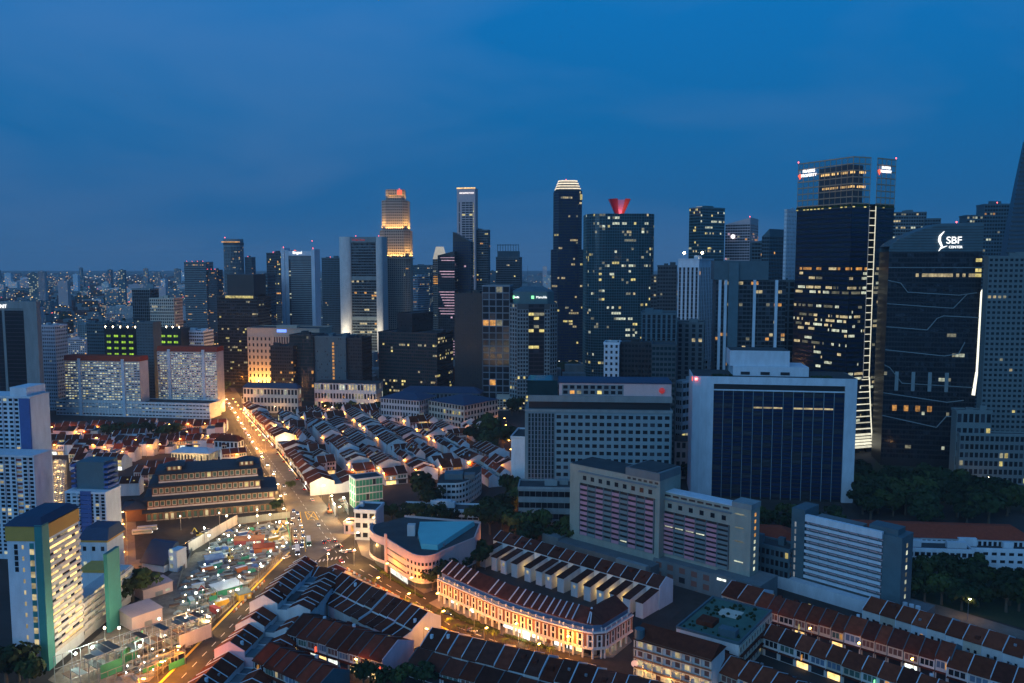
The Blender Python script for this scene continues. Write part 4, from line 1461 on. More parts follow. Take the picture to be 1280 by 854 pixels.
def striped_block():
    b = (157.8, 390.3, -0.803, 44.2, 12.3, 38.3)
    cx, cy_, rot, w, d, h = b
    t = box_root('striped_block', 'white balconied block with orange lit lines between two dark stair towers', b)
    hw, hd = w / 2, d / 2
    MB().box(-hw + 6, hw - 1, -hd + 1.6, hd, 0, h - 3).obj('wall', 'mid_concrete', t)
    MB().box(-hw - 1, -hw + 5.9, -hd, hd + 2, 0, h + 2).obj('stair_tower', 'bluegrey', t)
    MB().box(hw - .9, hw + 7.5, -hd + .5, hd + 1, 0, h - 1).obj('stair_tower', 'bluegrey', t)
    fl = 9
    zb = 7.0
    ch = (h - 3 - zb) / fl
    for j in range(fl):
        z = zb + j * ch
        MB().box(-hw + 6.2, hw - 1.1, -hd - .4, -hd + .1, z, z + ch * .44).obj('balcony_front', 'hdb_white', t)
        MB().box(-hw + 6.2, hw - 1.1, -hd + .1, -hd + 1.5, z + .1, z + .4).obj('balcony_slab', 'concrete', t)
        MB().box(-hw + 6.2, hw - 1.1, -hd + 1.45, -hd + 1.58, z + ch * .5, z + ch * .68).obj('corridor_wall', 'pink_wall', t)
    MB().box(-hw + 6.2, hw - 1.1, -hd - .5, -hd + 1.5, h - 3.2, h).obj('parapet', 'hdb_white', t)
    for i in range(8):
        x = -hw + 8 + i * (w - 11) / 7
        MB().box(x, x + .35, -hd + .15, -hd + .5, zb, h - 3.2).obj('balcony_post', 'concrete', t)
    for j in range(8):
        MB().box(hw + 7.5, hw + 7.65, -.6, .8, 8 + j * 3.4, 9.8 + j * 3.4).obj('stair_window', 'lit_dim' if j % 2 else 'lit_white', t)
        MB().box(-hw + .8, -hw + 1.6, -hd - .1, -hd, 6 + j * 3.6, 8.4 + j * 3.6).obj('stair_window', 'strip_pale', t)
    MB().box(-hw + 6.5, hw - 1.5, -hd + 2, hd - .5, h - 3, h - 2.7).obj('roof', 'flat_roof', t)
    MB().box(-hw + 10, hw - 12, -hd + 4, hd - 3, h - 2.7, h - .5).obj('roof_tank', 'mid_concrete', t)
    MB().box(hw - 8, hw + 5, -hd + 2, hd - 2, h - 1, h + 1.8).obj('lift_house', 'bluegrey', t)
    MB().box(-hw - 10, hw + 16, -hd - 5.5, -hd - .5, 0, 6).obj('podium', 'hdb_white', t)
    MB().box(hw + 7.6, hw + 18, -hd - .4, hd + 2, 0, 5.5).obj('podium', 'mid_concrete', t)
    for k in range(3):
        bb = MB()
        bb.tube((hw + 9 + k * 2.8, -hd + 3, 5.5), (hw + 9 + k * 2.8, -hd + 3, 7.4), 1.1, 1.1, 8)
        bb.obj('water_tank', 'hdb_white', t)


striped_block()


def temple():
    """long tiered timber temple hall with upturned dark roofs"""
    a, c = (-226.7, 508.0), (-152.9, 531.7)
    L = math.hypot(c[0] - a[0], c[1] - a[1])
    rot = math.atan2(c[1] - a[1], c[0] - a[0])
    t = thing('tiered_temple', 'long brown tiered temple hall with stacked dark eaves and cream window frames', 'temple', (*a, 0), rot)
    w, d = L, 34.0
    tiers = ((0, 0, 6.2, w), (1, 1.2, 6.6, w - 1), (w * .05, 3, 6.8, w * .88), (w * .10, 5, 6.4, w * .86))
    z = 0.0
    r = random.Random(6)
    for k, (ix, iy, h, xe) in enumerate(tiers):
        MB().box(ix, xe, iy, d - iy, z, z + h).obj('wall', 'wood' if k else 'cream', t)
        if k:
            MB().box(ix - .3, xe + .3, iy - .5, iy - .02, z + .2, z + 1.1).obj('balcony_rail', 'offwhite', t)
        n = int((xe - ix) / 3.3)
        cw = (xe - ix) / n
        for i in range(n):
            x = ix + i * cw
            lit = r.random() < (.07 if k else .35)
            m = ('lit_yellow' if k else 'lit_warm') if lit else 'shutter_green'
            fr = shared(('tfr', round(cw, 2), k), lambda: MB().box(.45, cw - .45, -.22, -.02, 1.7 if k else .6, 5.0 if k else 4.6).mesh('window_frame', 'cream' if k else 'wood'))
            fo = link('window_frame', fr, t, None, (x, iy, z))
            pn = shared(('tpn', round(cw, 2), m, k), lambda: MB().box(.8, cw - .8, -.3, -.2, 2.1 if k else .8, 4.6 if k else 4.2).mesh('window', m))
            link('window', pn, fo)
            pl_ = shared(('tpl', k), lambda: MB().box(-.2, .2, -.35, .0, 0, h).mesh('column', 'wood'))
            link('column', pl_, t, None, (x, iy, z))
        z += h
        e = 2.2
        prof = [(iy - e, z - .9), (iy - e - .3, z - .5), (iy + 1.2, z + .7), (d - iy - 1.2, z + .7), (d - iy + e, z - .6), (d - iy + e, z - .9), (d / 2, z - .3)]
        m = MB()
        m.xprism([(iy - e - .3, z - .45), (iy - e, z - .85), (iy + .3, z - .02), (d - iy - .3, z - .02), (d - iy + e, z - .85), (d - iy + e + .3, z - .45), (d - iy - 1.4, z + .9), (iy + 1.4, z + .9)], ix - e, xe + e)
        m.obj('eave_roof', 'dark_tile', t)
        z += .9
    # ridge roof and corner pavilions
    def hip(x0, x1, y0, y1, z0, rise, nm='ridge_roof'):
        m = MB()
        ins = (y1 - y0) * .42
        yc = (y0 + y1) / 2
        A = [(x0, y0), (x1, y0), (x1, y1), (x0, y1)]
        k = len(m.v)
        m.v += [(*p, z0) for p in A] + [(x0 + ins, yc, z0 + rise), (x1 - ins, yc, z0 + rise)]
        m.f += [(0, 1, 5, 4), (1, 2, 5), (2, 3, 4, 5), (3, 0, 4), (3, 2, 1, 0)]
        m.obj(nm, 'dark_tile', t)
    hip(w * .09, w * .88, 4.5, d - 4.5, z - .8, 3.4)
    for x0, x1 in ((w * .16, w * .27), (w * .72, w * .83)):
        MB().box(x0, x1, 6, 14, z - .7, z + 3.0).obj('pavilion', 'wood', t)
        for i in range(3):
            MB().box(x0 + .8 + i * (x1 - x0) / 3, x0 + 2.2 + i * (x1 - x0) / 3, 5.8, 5.98, z + .6, z + 2.4).obj('window', 'lit_warm', t)
        hip(x0 - 2, x1 + 2, 4, 16, z + 3.0, 2.4, 'pavilion_roof')
    for i in range(8):
        point_light(t, (5 + i * (w - 10) / 7, -3.2, 4.2), 260, (1, .62, .25), .3, 'eave_lamp')
    # lower left porch
    MB().box(-12, -.4, 2, 20, 0, 8).obj('porch', 'wood', t)
    hip(-14.5, 1.2, -.4, 22.4, 8, 4.0, 'porch_roof')


temple()


def mall():
    """pinkish rounded shopping block, teal flat roof"""
    a = [(-74.4, 435.7), (-66.8, 425.2), (-42.6, 389.4), (-35.7, 394.3), (-19.2, 424.0)]
    cx, cy_ = a[1]
    t = thing('rounded_mall', 'pinkish shopping block with rounded corners, porthole windows and teal roof', 'building', (cx, cy_))
    Lc = lambda p: (p[0] - cx, p[1] - cy_)
    A0, A1, A2, A3, A4 = map(Lc, a)
    h = 17.0
    def arc(p0, pm, p1, n=8):
        return [((1 - s) ** 2 * p0[0] + 2 * s * (1 - s) * pm[0] + s * s * p1[0], (1 - s) ** 2 * p0[1] + 2 * s * (1 - s) * pm[1] + s * s * p1[1]) for s in [k / n for k in range(n + 1)]]
    n1 = (A1[0] + (A2[0] - A1[0]) * .08, A1[1] + (A2[1] - A1[1]) * .08)
    n2 = (A1[0] + (A2[0] - A1[0]) * .60, A1[1] + (A2[1] - A1[1]) * .60)
    n3 = (A2[0] + (A4[0] - A2[0]) * .35, A2[1] + (A4[1] - A2[1]) * .42)
    back = [A4, (A4[0] + 2, A4[1] + 26), (A0[0] + 14, A0[1] + 26), (A0[0] - 2, A0[1] + 12)]
    left = arc(back[-1], (A0[0] - 4, A0[1] - 4), n1, 8)
    right = arc(n2, (A2[0] + 1, A2[1] - 1), n3, 10)
    plan = left + right + back[:3]
    MB().prism(plan, 4.5, h).obj('wall', 'pinkish', t)
    ins = [(p[0] * .93 + 1.5, p[1] * .93 + 2) for p in plan]
    MB().prism(ins, 0, 4.5).obj('shop_floor', 'dark_concrete', t)
    def seg(p, q, z0, z1, o0, o1, m, nm):
        L = math.hypot(q[0] - p[0], q[1] - p[1])
        b = MB()
        b.wbox(p, ((q[0] - p[0]) / L, (q[1] - p[1]) / L), 0, L, o0, o1, z0, z1)
        b.obj(nm, m, t)
    for z in (6.2, 9.6, 13.0):                        # recessed ribbon strips on the straight wall
        seg(n1, n2, z, z + .7, .02, .12, 'black_clad', 'ribbon_window')
    for p, q in zip(plan, plan[1:]):
        seg(p, q, h, h + 1.2, -.4, .15, 'pinkish', 'parapet')
        seg(p, q, 4.3, 5.1, .0, .5, 'offwhite', 'cornice')
    me = MB().box(-.55, .55, -.14, -.02, 0, 1.5).mesh('window', 'glass')
    for p, q in zip(right, right[1:]):
        L = math.hypot(q[0] - p[0], q[1] - p[1])
        u = ((q[0] - p[0]) / L, (q[1] - p[1]) / L)
        for z in (6.6, 9.8, 13.0):
            for k in range(max(1, int(L / 1.9))):
                s = (k + .5) * L / max(1, int(L / 1.9))
                link('window', me, t, None, (p[0] + u[0] * s, p[1] + u[1] * s, z), math.atan2(u[1], u[0]))
    for p, q in zip(left[3:], left[4:]):              # glazed bay
        seg(p, q, 6, h - 3, .05, .3, 'glass2', 'bay_window')
    u = (n2[0] - n1[0], n2[1] - n1[1])
    Lw = math.hypot(*u)
    u = (u[0] / Lw, u[1] / Lw)
    b = MB()
    b.wbox(n1, u, -.8, .8, 0, .9, 0, h + 3.5)
    b.obj('fin', 'pinkish', t)
    MB().prism([(p[0] * .96 + 1, p[1] * .96 + 2) for p in plan], h, h + .2).obj('roof', 'flat_roof', t)
    R0 = (n1[0] + 17, n1[1] + 7)
    teal = [(R0[0] - 1, R0[1] - 3), (n2[0] + 7, n2[1] + 5), (n3[0] - 2.5, n3[1] + 3), (back[1][0] - 3, back[1][1] - 4), (R0[0] - 2, back[1][1] - 5)]
    MB().prism(ccw(teal), h + .2, h + 2.8, [(p[0] * .99, p[1] * .99) for p in ccw(teal)]).obj('hall_roof', 'teal_metal', t)
    MB().box(n1[0] + 10, n1[0] + 14, n1[1] + 6, n1[1] + 10, h + .2, h + 6).obj('lift_house', 'offwhite', t)
    for k in range(6):
        x, y = n1[0] + 16 + k * 2.6, n1[1] + 1.5 - k * 2.4
        MB().box(x, x + 1.8, y, y + 1.6, h + .2, h + 1.7).obj('cooling_unit', 'steel', t)
    b = MB()
    b.wbox(n1, u, 3, Lw, -.7, -.5, .8, 3.6)
    b.obj('shop_window', 'shop_white', t)


mall()


def curved_white():
    a = [(-48.8, 538.8), (-29.1, 542.5), (-21.6, 569.4)]
    cx, cy_ = a[0]
    t = thing('curved_block', 'white three-storey block with curved ribbon-window corner among trees', 'building', (cx, cy_))
    L = lambda p: (p[0] - cx, p[1] - cy_)
    p0, p1, p2 = map(L, a)
    arc = [((1 - s) ** 2 * (p0[0] + 12) + 2 * s * (1 - s) * p1[0] + s * s * p2[0], (1 - s) ** 2 * p0[1] + 2 * s * (1 - s) * (p1[1] - 3) + s * s * p2[1]) for s in [k / 8 for k in range(9)]]
    plan = [p0] + arc + [(p2[0], p2[1] + 16), (p0[0], p0[1] + 22)]
    h = 16.0
    MB().prism(plan, 0, h).obj('wall', 'white', t)
    front = [p0] + arc
    for q, s in zip(front, front[1:]):
        Lw = math.hypot(s[0] - q[0], s[1] - q[1])
        facade(t, q, s, .8, h - .3, max(1, round(Lw / 3)), 4, .22, .5, .4, 'white', 'glass', .02, 'w', 220)
    MB().prism([(x, y + .3) for x, y in plan], h, h + .3).obj('roof', 'flat_roof', t)
    MB().box(4, 16, 8, 18, h + .3, h + 4).obj('roof_house', 'bluegrey', t)
    MB().box(17, 24, 9, 16, h + .3, h + 3.4).obj('roof_house', 'mid_concrete', t)


curved_white()
# glowing scaffolded shell and low blocks by the junction
t = tower('netted_shell', 'roofless block wrapped in pale green netting and lit by site lamps', (-96.3, 543.3, -1.082, 12.7, 18.3, 19.6), (3, 4, .1, .15), (8, 4, .06, .15), 'offwhite', glass='green_net', lit=0, seed=230, plant=False, parapet=.6)
point_light(t, (-6, -20, 9), 9000, (.75, 1, .8), .5, 'site_light')
tower('low_block', 'low white block with balconies under trees beside the curved block', (-44.2, 517.5, -0.105, 48.5, 14, 6.1), (14, 2, .05, .5), None, 'hdb_white', seed=231, lit=.01)
tower('low_block', 'small white terraced block between the netted shell and the mall', (-83.6, 480.8, -0.14, 12.6, 16, 17.0), (3, 3, .3, .5), None, 'hdb_white', seed=232, lit=0)
t = tower('gatehouse', 'small peach gatehouse at the edge of the junction', (-95.4, 487.8, -0.14, 6.8, 8, 6.3), (2, 1, .5, .4), None, 'pinkish', seed=233, lit=.5, kinds='o', plant=False)


def hdb_yellow():
    """long gallery block with ochre band, blue roof and teal end strip"""
    b = (-189.0, 330.5, -0.035, 14.0, 25.8, 58.2)
    t = box_root('gallery_block', 'tall white gallery block with ochre top band, blue roof and teal corner strip', b)
    cx, cy_, rot, w, d, h = b
    hw, hd = w / 2, d / 2
    MB().box(-hw, hw, -hd, hd, 0, h - 6).obj('wall', 'hdb_white', t)
    zt = h - 6
    MB().box(-hw - .3, hw - 2.6, -hd - .3, hd + .3, zt, h).obj('top_band', 'ochre', t)
    MB().box(hw - 2.5, hw + .5, -hd - .6, -hd + 4, 0, h + .4).obj('corner_strip', 'teal_paint', t)
    MB().box(hw - 2.5, hw + .3, -hd + 4.1, hd + .3, zt, h - .5).obj('top_band', 'ochre', t)
    m = MB()
    m.v += [(-hw - .8, -hd - .8, h), (hw + .6, -hd - .8, h), (hw + .6, hd + .8, h), (-hw - .8, hd + .8, h), (-hw + 2, -hd + 3, h + 2.6), (hw - 2, -hd + 3, h + 2.6), (hw - 2, hd - 3, h + 2.6), (-hw + 2, hd - 3, h + 2.6)]
    m.f += [(0, 1, 5, 4), (1, 2, 6, 5), (2, 3, 7, 6), (3, 0, 4, 7), (4, 5, 6, 7), (3, 2, 1, 0)]
    m.obj('roof', 'blue_roof', t)
    # galleries on the long right face
    fl = 17
    ch = (zt - 6) / fl
    me = MB().box(0, .5, -hd + 4.2, hd, 0, ch * .55).mesh('gallery_front', 'offwhite')
    lit = [MB().box(.05, .12, 0, 2.4, 0, ch * .36).mesh('gallery_light', k) for k in ('flood_warm', 'lit_dim', 'glass')]
    r = random.Random(9)
    n = int((d - 5) / 2.6)
    for j in range(fl):
        z = 5 + j * ch
        link('gallery_front', me, t, None, (hw, 0, z))
        for i in range(n):
            link('gallery_light', r.choice((lit[0], lit[0], lit[0], lit[1], lit[2])), t, None, (hw, -hd + 4.6 + i * 2.6, z + ch * .58))
    # blind end wall: a strip of alternating small lights and three window columns
    for j in range(19):
        z = 8 + j * (zt - 9) / 19
        MB().box(hw - w * .36, hw - w * .24, -hd - .1, -hd, z, z + 2.4).obj('stair_window', 'lit_warm' if j % 2 else 'teal_paint', t)
        if j % 2 == 0:
            MB().box(-hw + w * .42, -hw + w * .47, -hd - .1, -hd, z, z + 1.6).obj('stair_light', 'lit_warm', t)
        if j > 13:
            MB().box(-hw + w * .2, -hw + w * .3, -hd - .1, -hd, z, z + 1.9).obj('window', 'glass', t)
    # lower gallery wing continuing the long face, then the teal tower
    y0, y1 = hd + .2, hd + 44
    hl = 17.0
    MB().box(-hw + 6, hw - .4, y0, y1, 0, hl).obj('lower_wing', 'offwhite', t)
    for j in range(5):
        z = 2.5 + j * 3.1
        MB().box(hw - .38, hw + .3, y0, y1, z, z + 1.5).obj('gallery_front', 'offwhite', t)
        for i in range(14):
            if r.random() < .7:
                MB().box(hw - .36, hw - .25, y0 + 1 + i * 3, y0 + 3.4 + i * 3, z + 1.65, z + 2.7).obj('gallery_light', 'lit_dim' if r.random() < .6 else 'lit_warm', t)
    c = (-174.8, 356.2, -0.035, 1.7, 10.4, 35.0)
    tower('teal_stair_tower', 'plain teal stair tower at the end of the gallery block', c, None, None, 'teal_paint', seed=4, plant=False, parapet=0)
    c = (-205.6, 410.2, -0.035, 13.6, 16, 22.9)
    t2 = tower('blue_capped_block', 'white block with ochre eave and blue roof behind the teal stair tower', c, (3, 3, .6, .7), None, 'hdb_white', seed=5, lit=.1, plant=False, parapet=0)
    w, d, h = c[3], c[4], c[5]
    MB().box(-w / 2 - .4, w / 2 + .4, -d / 2 - .4, d / 2 + .4, h, h + 1.2).obj('eave', 'ochre', t2)
    MB().prism([(-w / 2 - .9, -d / 2 - .9), (w / 2 + .9, -d / 2 - .9), (w / 2 + .9, d / 2 + .9), (-w / 2 - .9, d / 2 + .9)], h + 1.2, h + 6, [(-w / 2 + 1, -d / 2 + 4), (w / 2 - 1, -d / 2 + 4), (w / 2 - 1, d / 2 - 1), (-w / 2 + 1, d / 2 - 1)]).obj('roof', 'blue_roof', t2)
    c = (-198.8, 391.2, -0.035, 12.4, 12, 13.9)
    t2 = tower('ochre_edged_block', 'low white block with ochre edge before the blue capped block', c, None, None, 'hdb_white', seed=6, plant=False, parapet=0)
    w, d, h = c[3], c[4], c[5]
    MB().box(-w / 2 - .3, w / 2 + .3, -d / 2 - .3, d / 2 + .3, h, h + 1.3).obj('eave', 'ochre', t2)


hdb_yellow()


def hdb_block(name, label, b, nx, fl, split_z, seed):
    cx, cy_, rot, w, d, h = b
    t = box_root(name, label, b)
    hw, hd = w / 2, d / 2
    MB().box(-hw, hw, -hd, hd, 0, h).obj('wall', 'hdb_white', t)
    r = random.Random(seed)
    ch = h / fl
    for j in range(1, fl):
        z = j * ch
        for i in range(nx):
            x = -hw + (i + .5) * w / nx
            k = r.random()
            if split_z and i == nx - 3:
                MB().box(x - w / nx * .42, x + w / nx * .42, -hd - .15, -hd - .02, z, z + ch * .6).obj('stair_panel', 'hdb_red' if j % 2 else 'lit_dim', t)
                continue
            m = 'lit_warm' if k < .06 else ('lit_white' if k < .09 else 'glass')
            me = shared(('hdbw', round(w / nx, 2), m), lambda: MB().box(-w / nx * .28, w / nx * .28, -.12, 0, 0, 1.35).mesh('window', m))
            link('window', me, t, None, (x, -hd - .02, z + ch * .3))
    for i in range(nx + 1):
        if i % 2 == 0:
            x = -hw + i * w / nx
            MB().box(x - .25, x + .25, -hd - .5, -hd, 0, h).obj('rib', 'hdb_white', t)
    MB().box(-hw - .3, hw + .3, -hd - .6, hd, h, h + 1.1).obj('parapet', 'hdb_white', t)
    return t, w, d, h


t, w, d, h = hdb_block('apartment_block', 'white apartment block with red stair panels and scattered lit rooms', (-273.0, 448.9, -0.105, 37.7, 14, 56.4), 11, 26, True, 3)
t, w, d, h = hdb_block('apartment_block', 'taller blue shaded apartment block rising behind the red stair panels', (-285.6, 471.9, -0.105, 37.4, 16, 84.7), 11, 34, False, 4)
MB().box(w / 2 - 12, w / 2 - 2, -d / 2, d / 2, h + 1.1, h + 6).obj('lift_house', 'hdb_white', t)
MB().box(w / 2 - 6.5, w / 2 - .3, -d / 2 - .7, -d / 2 - .05, 8, h).obj('balcony_strip', 'blue_panel', t)
t, w, d, h = hdb_block('apartment_block', 'narrow white apartment tower with blue panels down its front', (-228.2, 448.2, -0.105, 22.7, 14, 36.4), 7, 20, False, 5)
for j in range(14):
    MB().box(-2.6, 3.4, -d / 2 - .8, -d / 2 - .1, 4 + j * h / 15, 4 + j * h / 15 + 2.2).obj('blue_panel', 'blue_panel', t)
for j in range(16):
    MB().box(-7, -3.0, -d / 2 - 1.2, -d / 2 - .1, 3 + j * h / 17, 3 + j * h / 17 + .9).obj('stair_flight', 'hdb_white', t)
MB().box(-8, 8, -2, d / 2 + 4, h + 1.1, h + 16).obj('upper_block', 'bluegrey', t)
for j in range(5):
    for s in (-1, 1):
        MB().box(s * 8.1 if s > 0 else -10.6, 10.6 if s > 0 else -8.1, -3, d / 2, h + 2 + j * 2.8, h + 3.2 + j * 2.8).obj('balcony_strip', 'blue_panel', t)

# blue roofed hall and annex by the yard
b = (-185.3, 429.0, -0.349, 14.5, 10.1, 4.2)
t = box_root('blue_roof_hall', 'white hall under one steep blue sheet roof beside the yard', b)
w, d, h = b[3], b[4], b[5]
MB().box(-w / 2, w / 2, -d / 2, d / 2, 0, h).obj('wall', 'hdb_white', t)
m = MB()
m.xprism([(-d / 2 - .8, h - .5), (-d / 2 - .8, h - .1), (d / 2 - 2, h + 9), (d / 2 + .5, h + 9), (d / 2 + .5, h)], -w / 2 - .6, w / 2 + .6)
m.obj('roof', 'blue_roof', t)
MB().box(w / 2 + .7, w / 2 + 6, -d / 2 + 3, d / 2, 0, h + 7).obj('stair_tower', 'hdb_white', t)
for j in range(3):
    MB().box(w / 2 + 1.5, w / 2 + 3.5, -d / 2 + 2.85, -d / 2 + 2.98, 2 + j * 4, 4 + j * 4).obj('window', 'lit_white', t)

# far left: grey office with black glass, twin gallery slabs
def grey_frame_block():
    b = (-514.6, 837.7, -0.105, 89.7, 6.0, 121.4)
    cx, cy_, rot, w, d, h = b
    t = box_root('grey_frame_block', 'grey framed office block with tall black glass panels and white rooftop letters', b)
    hw, hd = w / 2, d / 2
    MB().box(-hw, hw, -hd, hd, 0, h).obj('wall', 'concrete', t)
    for x0, x1 in ((hw - 34, hw - 14), (hw - 60, hw - 37)):
        MB().box(x0, x1, -hd - .3, -hd - .02, 22, h - 9).obj('glass_panel', 'glass', t)
        for k in range(24):
            MB().box(x0, x1, -hd - .45, -hd - .3, 24 + k * 3.9, 24.5 + k * 3.9).obj('glazing_bar', 'black_clad', t)
    text('CHINATOWN POINT', 5, t, (hw - 55, -hd - .8, h - 5), 0, 'sign_white')


grey_frame_block()


def gallery_slab(label, b, seed):
    cx, cy_, rot, w, d, h = b
    t = box_root('gallery_slab', label, b)
    hw, hd = w / 2, d / 2
    MB().box(-hw, hw, -hd + .8, hd, 0, h).obj('wall', 'offwhite', t)
    m = MB()
    m.xprism([(-hd - .5, h), (hd + .5, h), (hd - 1, h + 5), (-hd + 2, h + 5)], -hw - .5, hw + .5)
    m.obj('roof', 'tile_red', t)
    fl = round(h / 2.9)
    r = random.Random(seed)
    g = {}
    n = 26
    for j in range(fl):
        for i in range(n):
            k = r.random()
            if k < .72:
                g[(i, j)] = 'h' if k < .40 else ('d' if k < .66 else 'y')
    facade(t, (-hw, -hd + .8), (hw, -hd + .8), 3, h - 1, n, fl, .14, .62, .8, 'offwhite', 'glass2', pattern=g, seed=seed)
    for x in (-hw + w * .2, hw - w * .22):
        MB().box(x - 1.6, x + 1.6, -hd - .6, -hd + 1, 0, h + 2).obj('lift_shaft', 'hdb_white', t)
    return t


gallery_slab('long gallery apartment slab with red roof left of the slim blue slab', (-425.0, 873.8, -0.14, 84.6, 16, 58.2), 21)
gallery_slab('shorter gallery apartment slab with red roof nearer the main road', (-343.8, 892.6, -0.14, 67.0, 16, 66.0), 22)
tower('podium_block', 'white brightly lit podium below the gallery slabs', (-393.0, 873.8, -0.14, 171.8, 24, 14.9), (46, 4, .2, .68), None, 'white', seed=23, lit=.8, kinds='hhwd', plant=False)
tower('blue_slab', 'slim blue blank slab between the gallery slabs', (-394.3, 909.3, -0.14, 19.4, 16, 95.0), (6, 30, .2, .8), None, 'bluegrey', seed=24, lit=0, plant=False)
for k, (b, lab) in enumerate((((-448.9, 972.7, -0.14, 40.8, 20, 83.3), 'black block with glowing green windows behind the longer gallery slab'),
                              ((-397.9, 977.4, -0.14, 35.6, 20, 82.9), 'black block with glowing green windows behind the shorter gallery slab'))):
    t = tower('green_lit_block', lab, b, None, None, 'black_clad', seed=25 + k, plant=False)
    w, d, h = b[3], b[4], b[5]
    n = 4
    for j in range(9):
        for i in range(n):
            x = -w / 2 + 3 + i * (w - 4) / n
            for s in (0, 2.7):
                MB().box(x + s, x + s + 2.2, -d / 2 - .2, -d / 2 - .02, h - 9 - j * 7, h - 6.6 - j * 7).obj('lit_window', 'lit_green', t)
    for i in range(5):
        beacon(t, (-w / 2 + 2 + i * (w - 4) / 4, -d / 2, h + 3), 'lamp_warm', .7)
T('dark_glass_tower', 'slim black glass tower with pale frame above the slim blue slab', (-462.7, 1061.5, -0.14, 23.7, 20, 126.2), 27, 'concrete', 'glass', lit=.02, pf=.08, sf=.1, plant=False)
T('pale_apartment', 'pale apartment tower with lit stair columns right of the slim black tower', (-429.1, 1042.1, -0.14, 31.6, 20, 115.1), 28, 'cream', lit=.12, kinds='wyw', pf=.35, sf=.4)
T('blue_top_block', 'low blue topped block behind the shorter gallery slab', (-377.7, 994.4, -0.14, 36.0, 24, 78.9), 29, 'hdb_white', lit=.05, kinds='h', pf=.2, sf=.5)
T('pale_apartment', 'plain pale slab left of the green lit block', (-486.4, 991.5, -0.14, 23.4, 20, 88.3), 30, 'bluegrey', lit=.01, pf=.3, sf=.5)
T('pale_apartment', 'lilac slab beside the grey framed office', (-497.7, 911.0, -0.14, 15.1, 20, 91.5), 131, 'hdb_white', lit=.01, pf=.4, sf=.5)

# blue roofed civic blocks beyond the shophouses
def hipped(name, label, b, nx, nz, lit, kinds, seed, wall='cream', roofm='blue_roof', rise=5.0):
    t = tower(name, label, b, (nx, nz, .35, .4), (max(2, int(b[4] / 4)), nz, .35, .4), wall, seed=seed, lit=lit, kinds=kinds, plant=False, parapet=0)
    w, d, h = b[3] / 2 + 1.2, b[4] / 2 + 1.2, b[5]
    i = min(w, d) * .8
    MB().prism([(-w, -d), (w, -d), (w, d), (-w, d)], h, h + rise, [(-w + i, -d + i), (w - i, -d + i), (w - i, d - i), (-w + i, d - i)]).obj('roof', roofm, t)
    return t


hipped('civic_block', 'cream arcaded hall with blue curved roof beside the main road', (-256.3, 888.6, -0.14, 60.8, 8.7, 26.9), 16, 3, .1, 'hw', 301)
hipped('civic_block', 'long low lit hall with white windows beside a tree lined square', (-179.8, 916.7, -0.14, 69.5, 24, 29.1), 20, 3, .5, 'hwd', 302, 'offwhite', 'flat_roof', 1.0)
hipped('civic_block', 'cream block with dark blue hipped roof between trees', (-101.2, 813.6, -0.419, 43.0, 32.6, 29.0), 14, 5, .04, 'y', 303, 'offwhite')
hipped('civic_block', 'wide cream block with dark blue hipped roof touching the big trees', (-47.0, 803.1, -0.698, 46.5, 47.5, 27.8), 12, 5, .05, 'yo', 304, 'cream')
hipped('civic_block', 'long dark blue roofed hall behind the cream hipped blocks', (-73.1, 864.3, -0.105, 83.4, 20, 26.5), 20, 3, .02, 'y', 305, 'mid_concrete')
hipped('corner_shop', 'cream hall with lit arcade beside the main road below the stone hall', (-288.4, 946.7, -0.524, 35.5, 18.2, 8.5), 10, 2, .3, 'ow', 306, 'cream', 'tile0')
# low lit block left of the white slab, long red roofed hall to the right
hipped('peach_block', 'peach low block with dark ribbon windows between the pale slab and the white slab', (128.5, 621.3, -0.14, 19.7, 20, 28.4), 5, 4, .0, 'w', 307, 'pinkish', 'flat_roof', .6)
hipped('red_roof_hall', 'very long low hall with a red tiled roof before the park trees', (222.4, 440.6, -0.105, 101.7, 18, 15.5), 40, 2, .02, 'y', 308, 'hdb_white', 'tile_red', 5)
hipped('red_roof_hall', 'red roofed low hall between the panelled slab and the striped block', (137.1, 433.1, -0.105, 26.3, 20, 16.2), 10, 3, .02, 'y', 309, 'hdb_white', 'tile_red', 5)
tower('white_wing', 'white low wing with terraces and lit room behind the park trees', (217.9, 422.9, -0.105, 34.6, 12, 13.4), (12, 3, .25, .5), None, 'hdb_white', seed=310, lit=.04, kinds='o')
tower('white_wing', 'white blank wing at the end of the red roofed hall', (251.6, 427.2, -0.105, 33.9, 12, 11.9), (8, 3, .4, .6), None, 'hdb_white', seed=311, lit=0)
tower('grey_house', 'grey town block with rows of dark windows left of the striped block', (131.7, 408.9, -0.698, 19.1, 11.8, 19.4), (8, 4, .3, .4), (3, 4, .3, .4), 'bluegrey', seed=312, lit=.04, kinds='y')

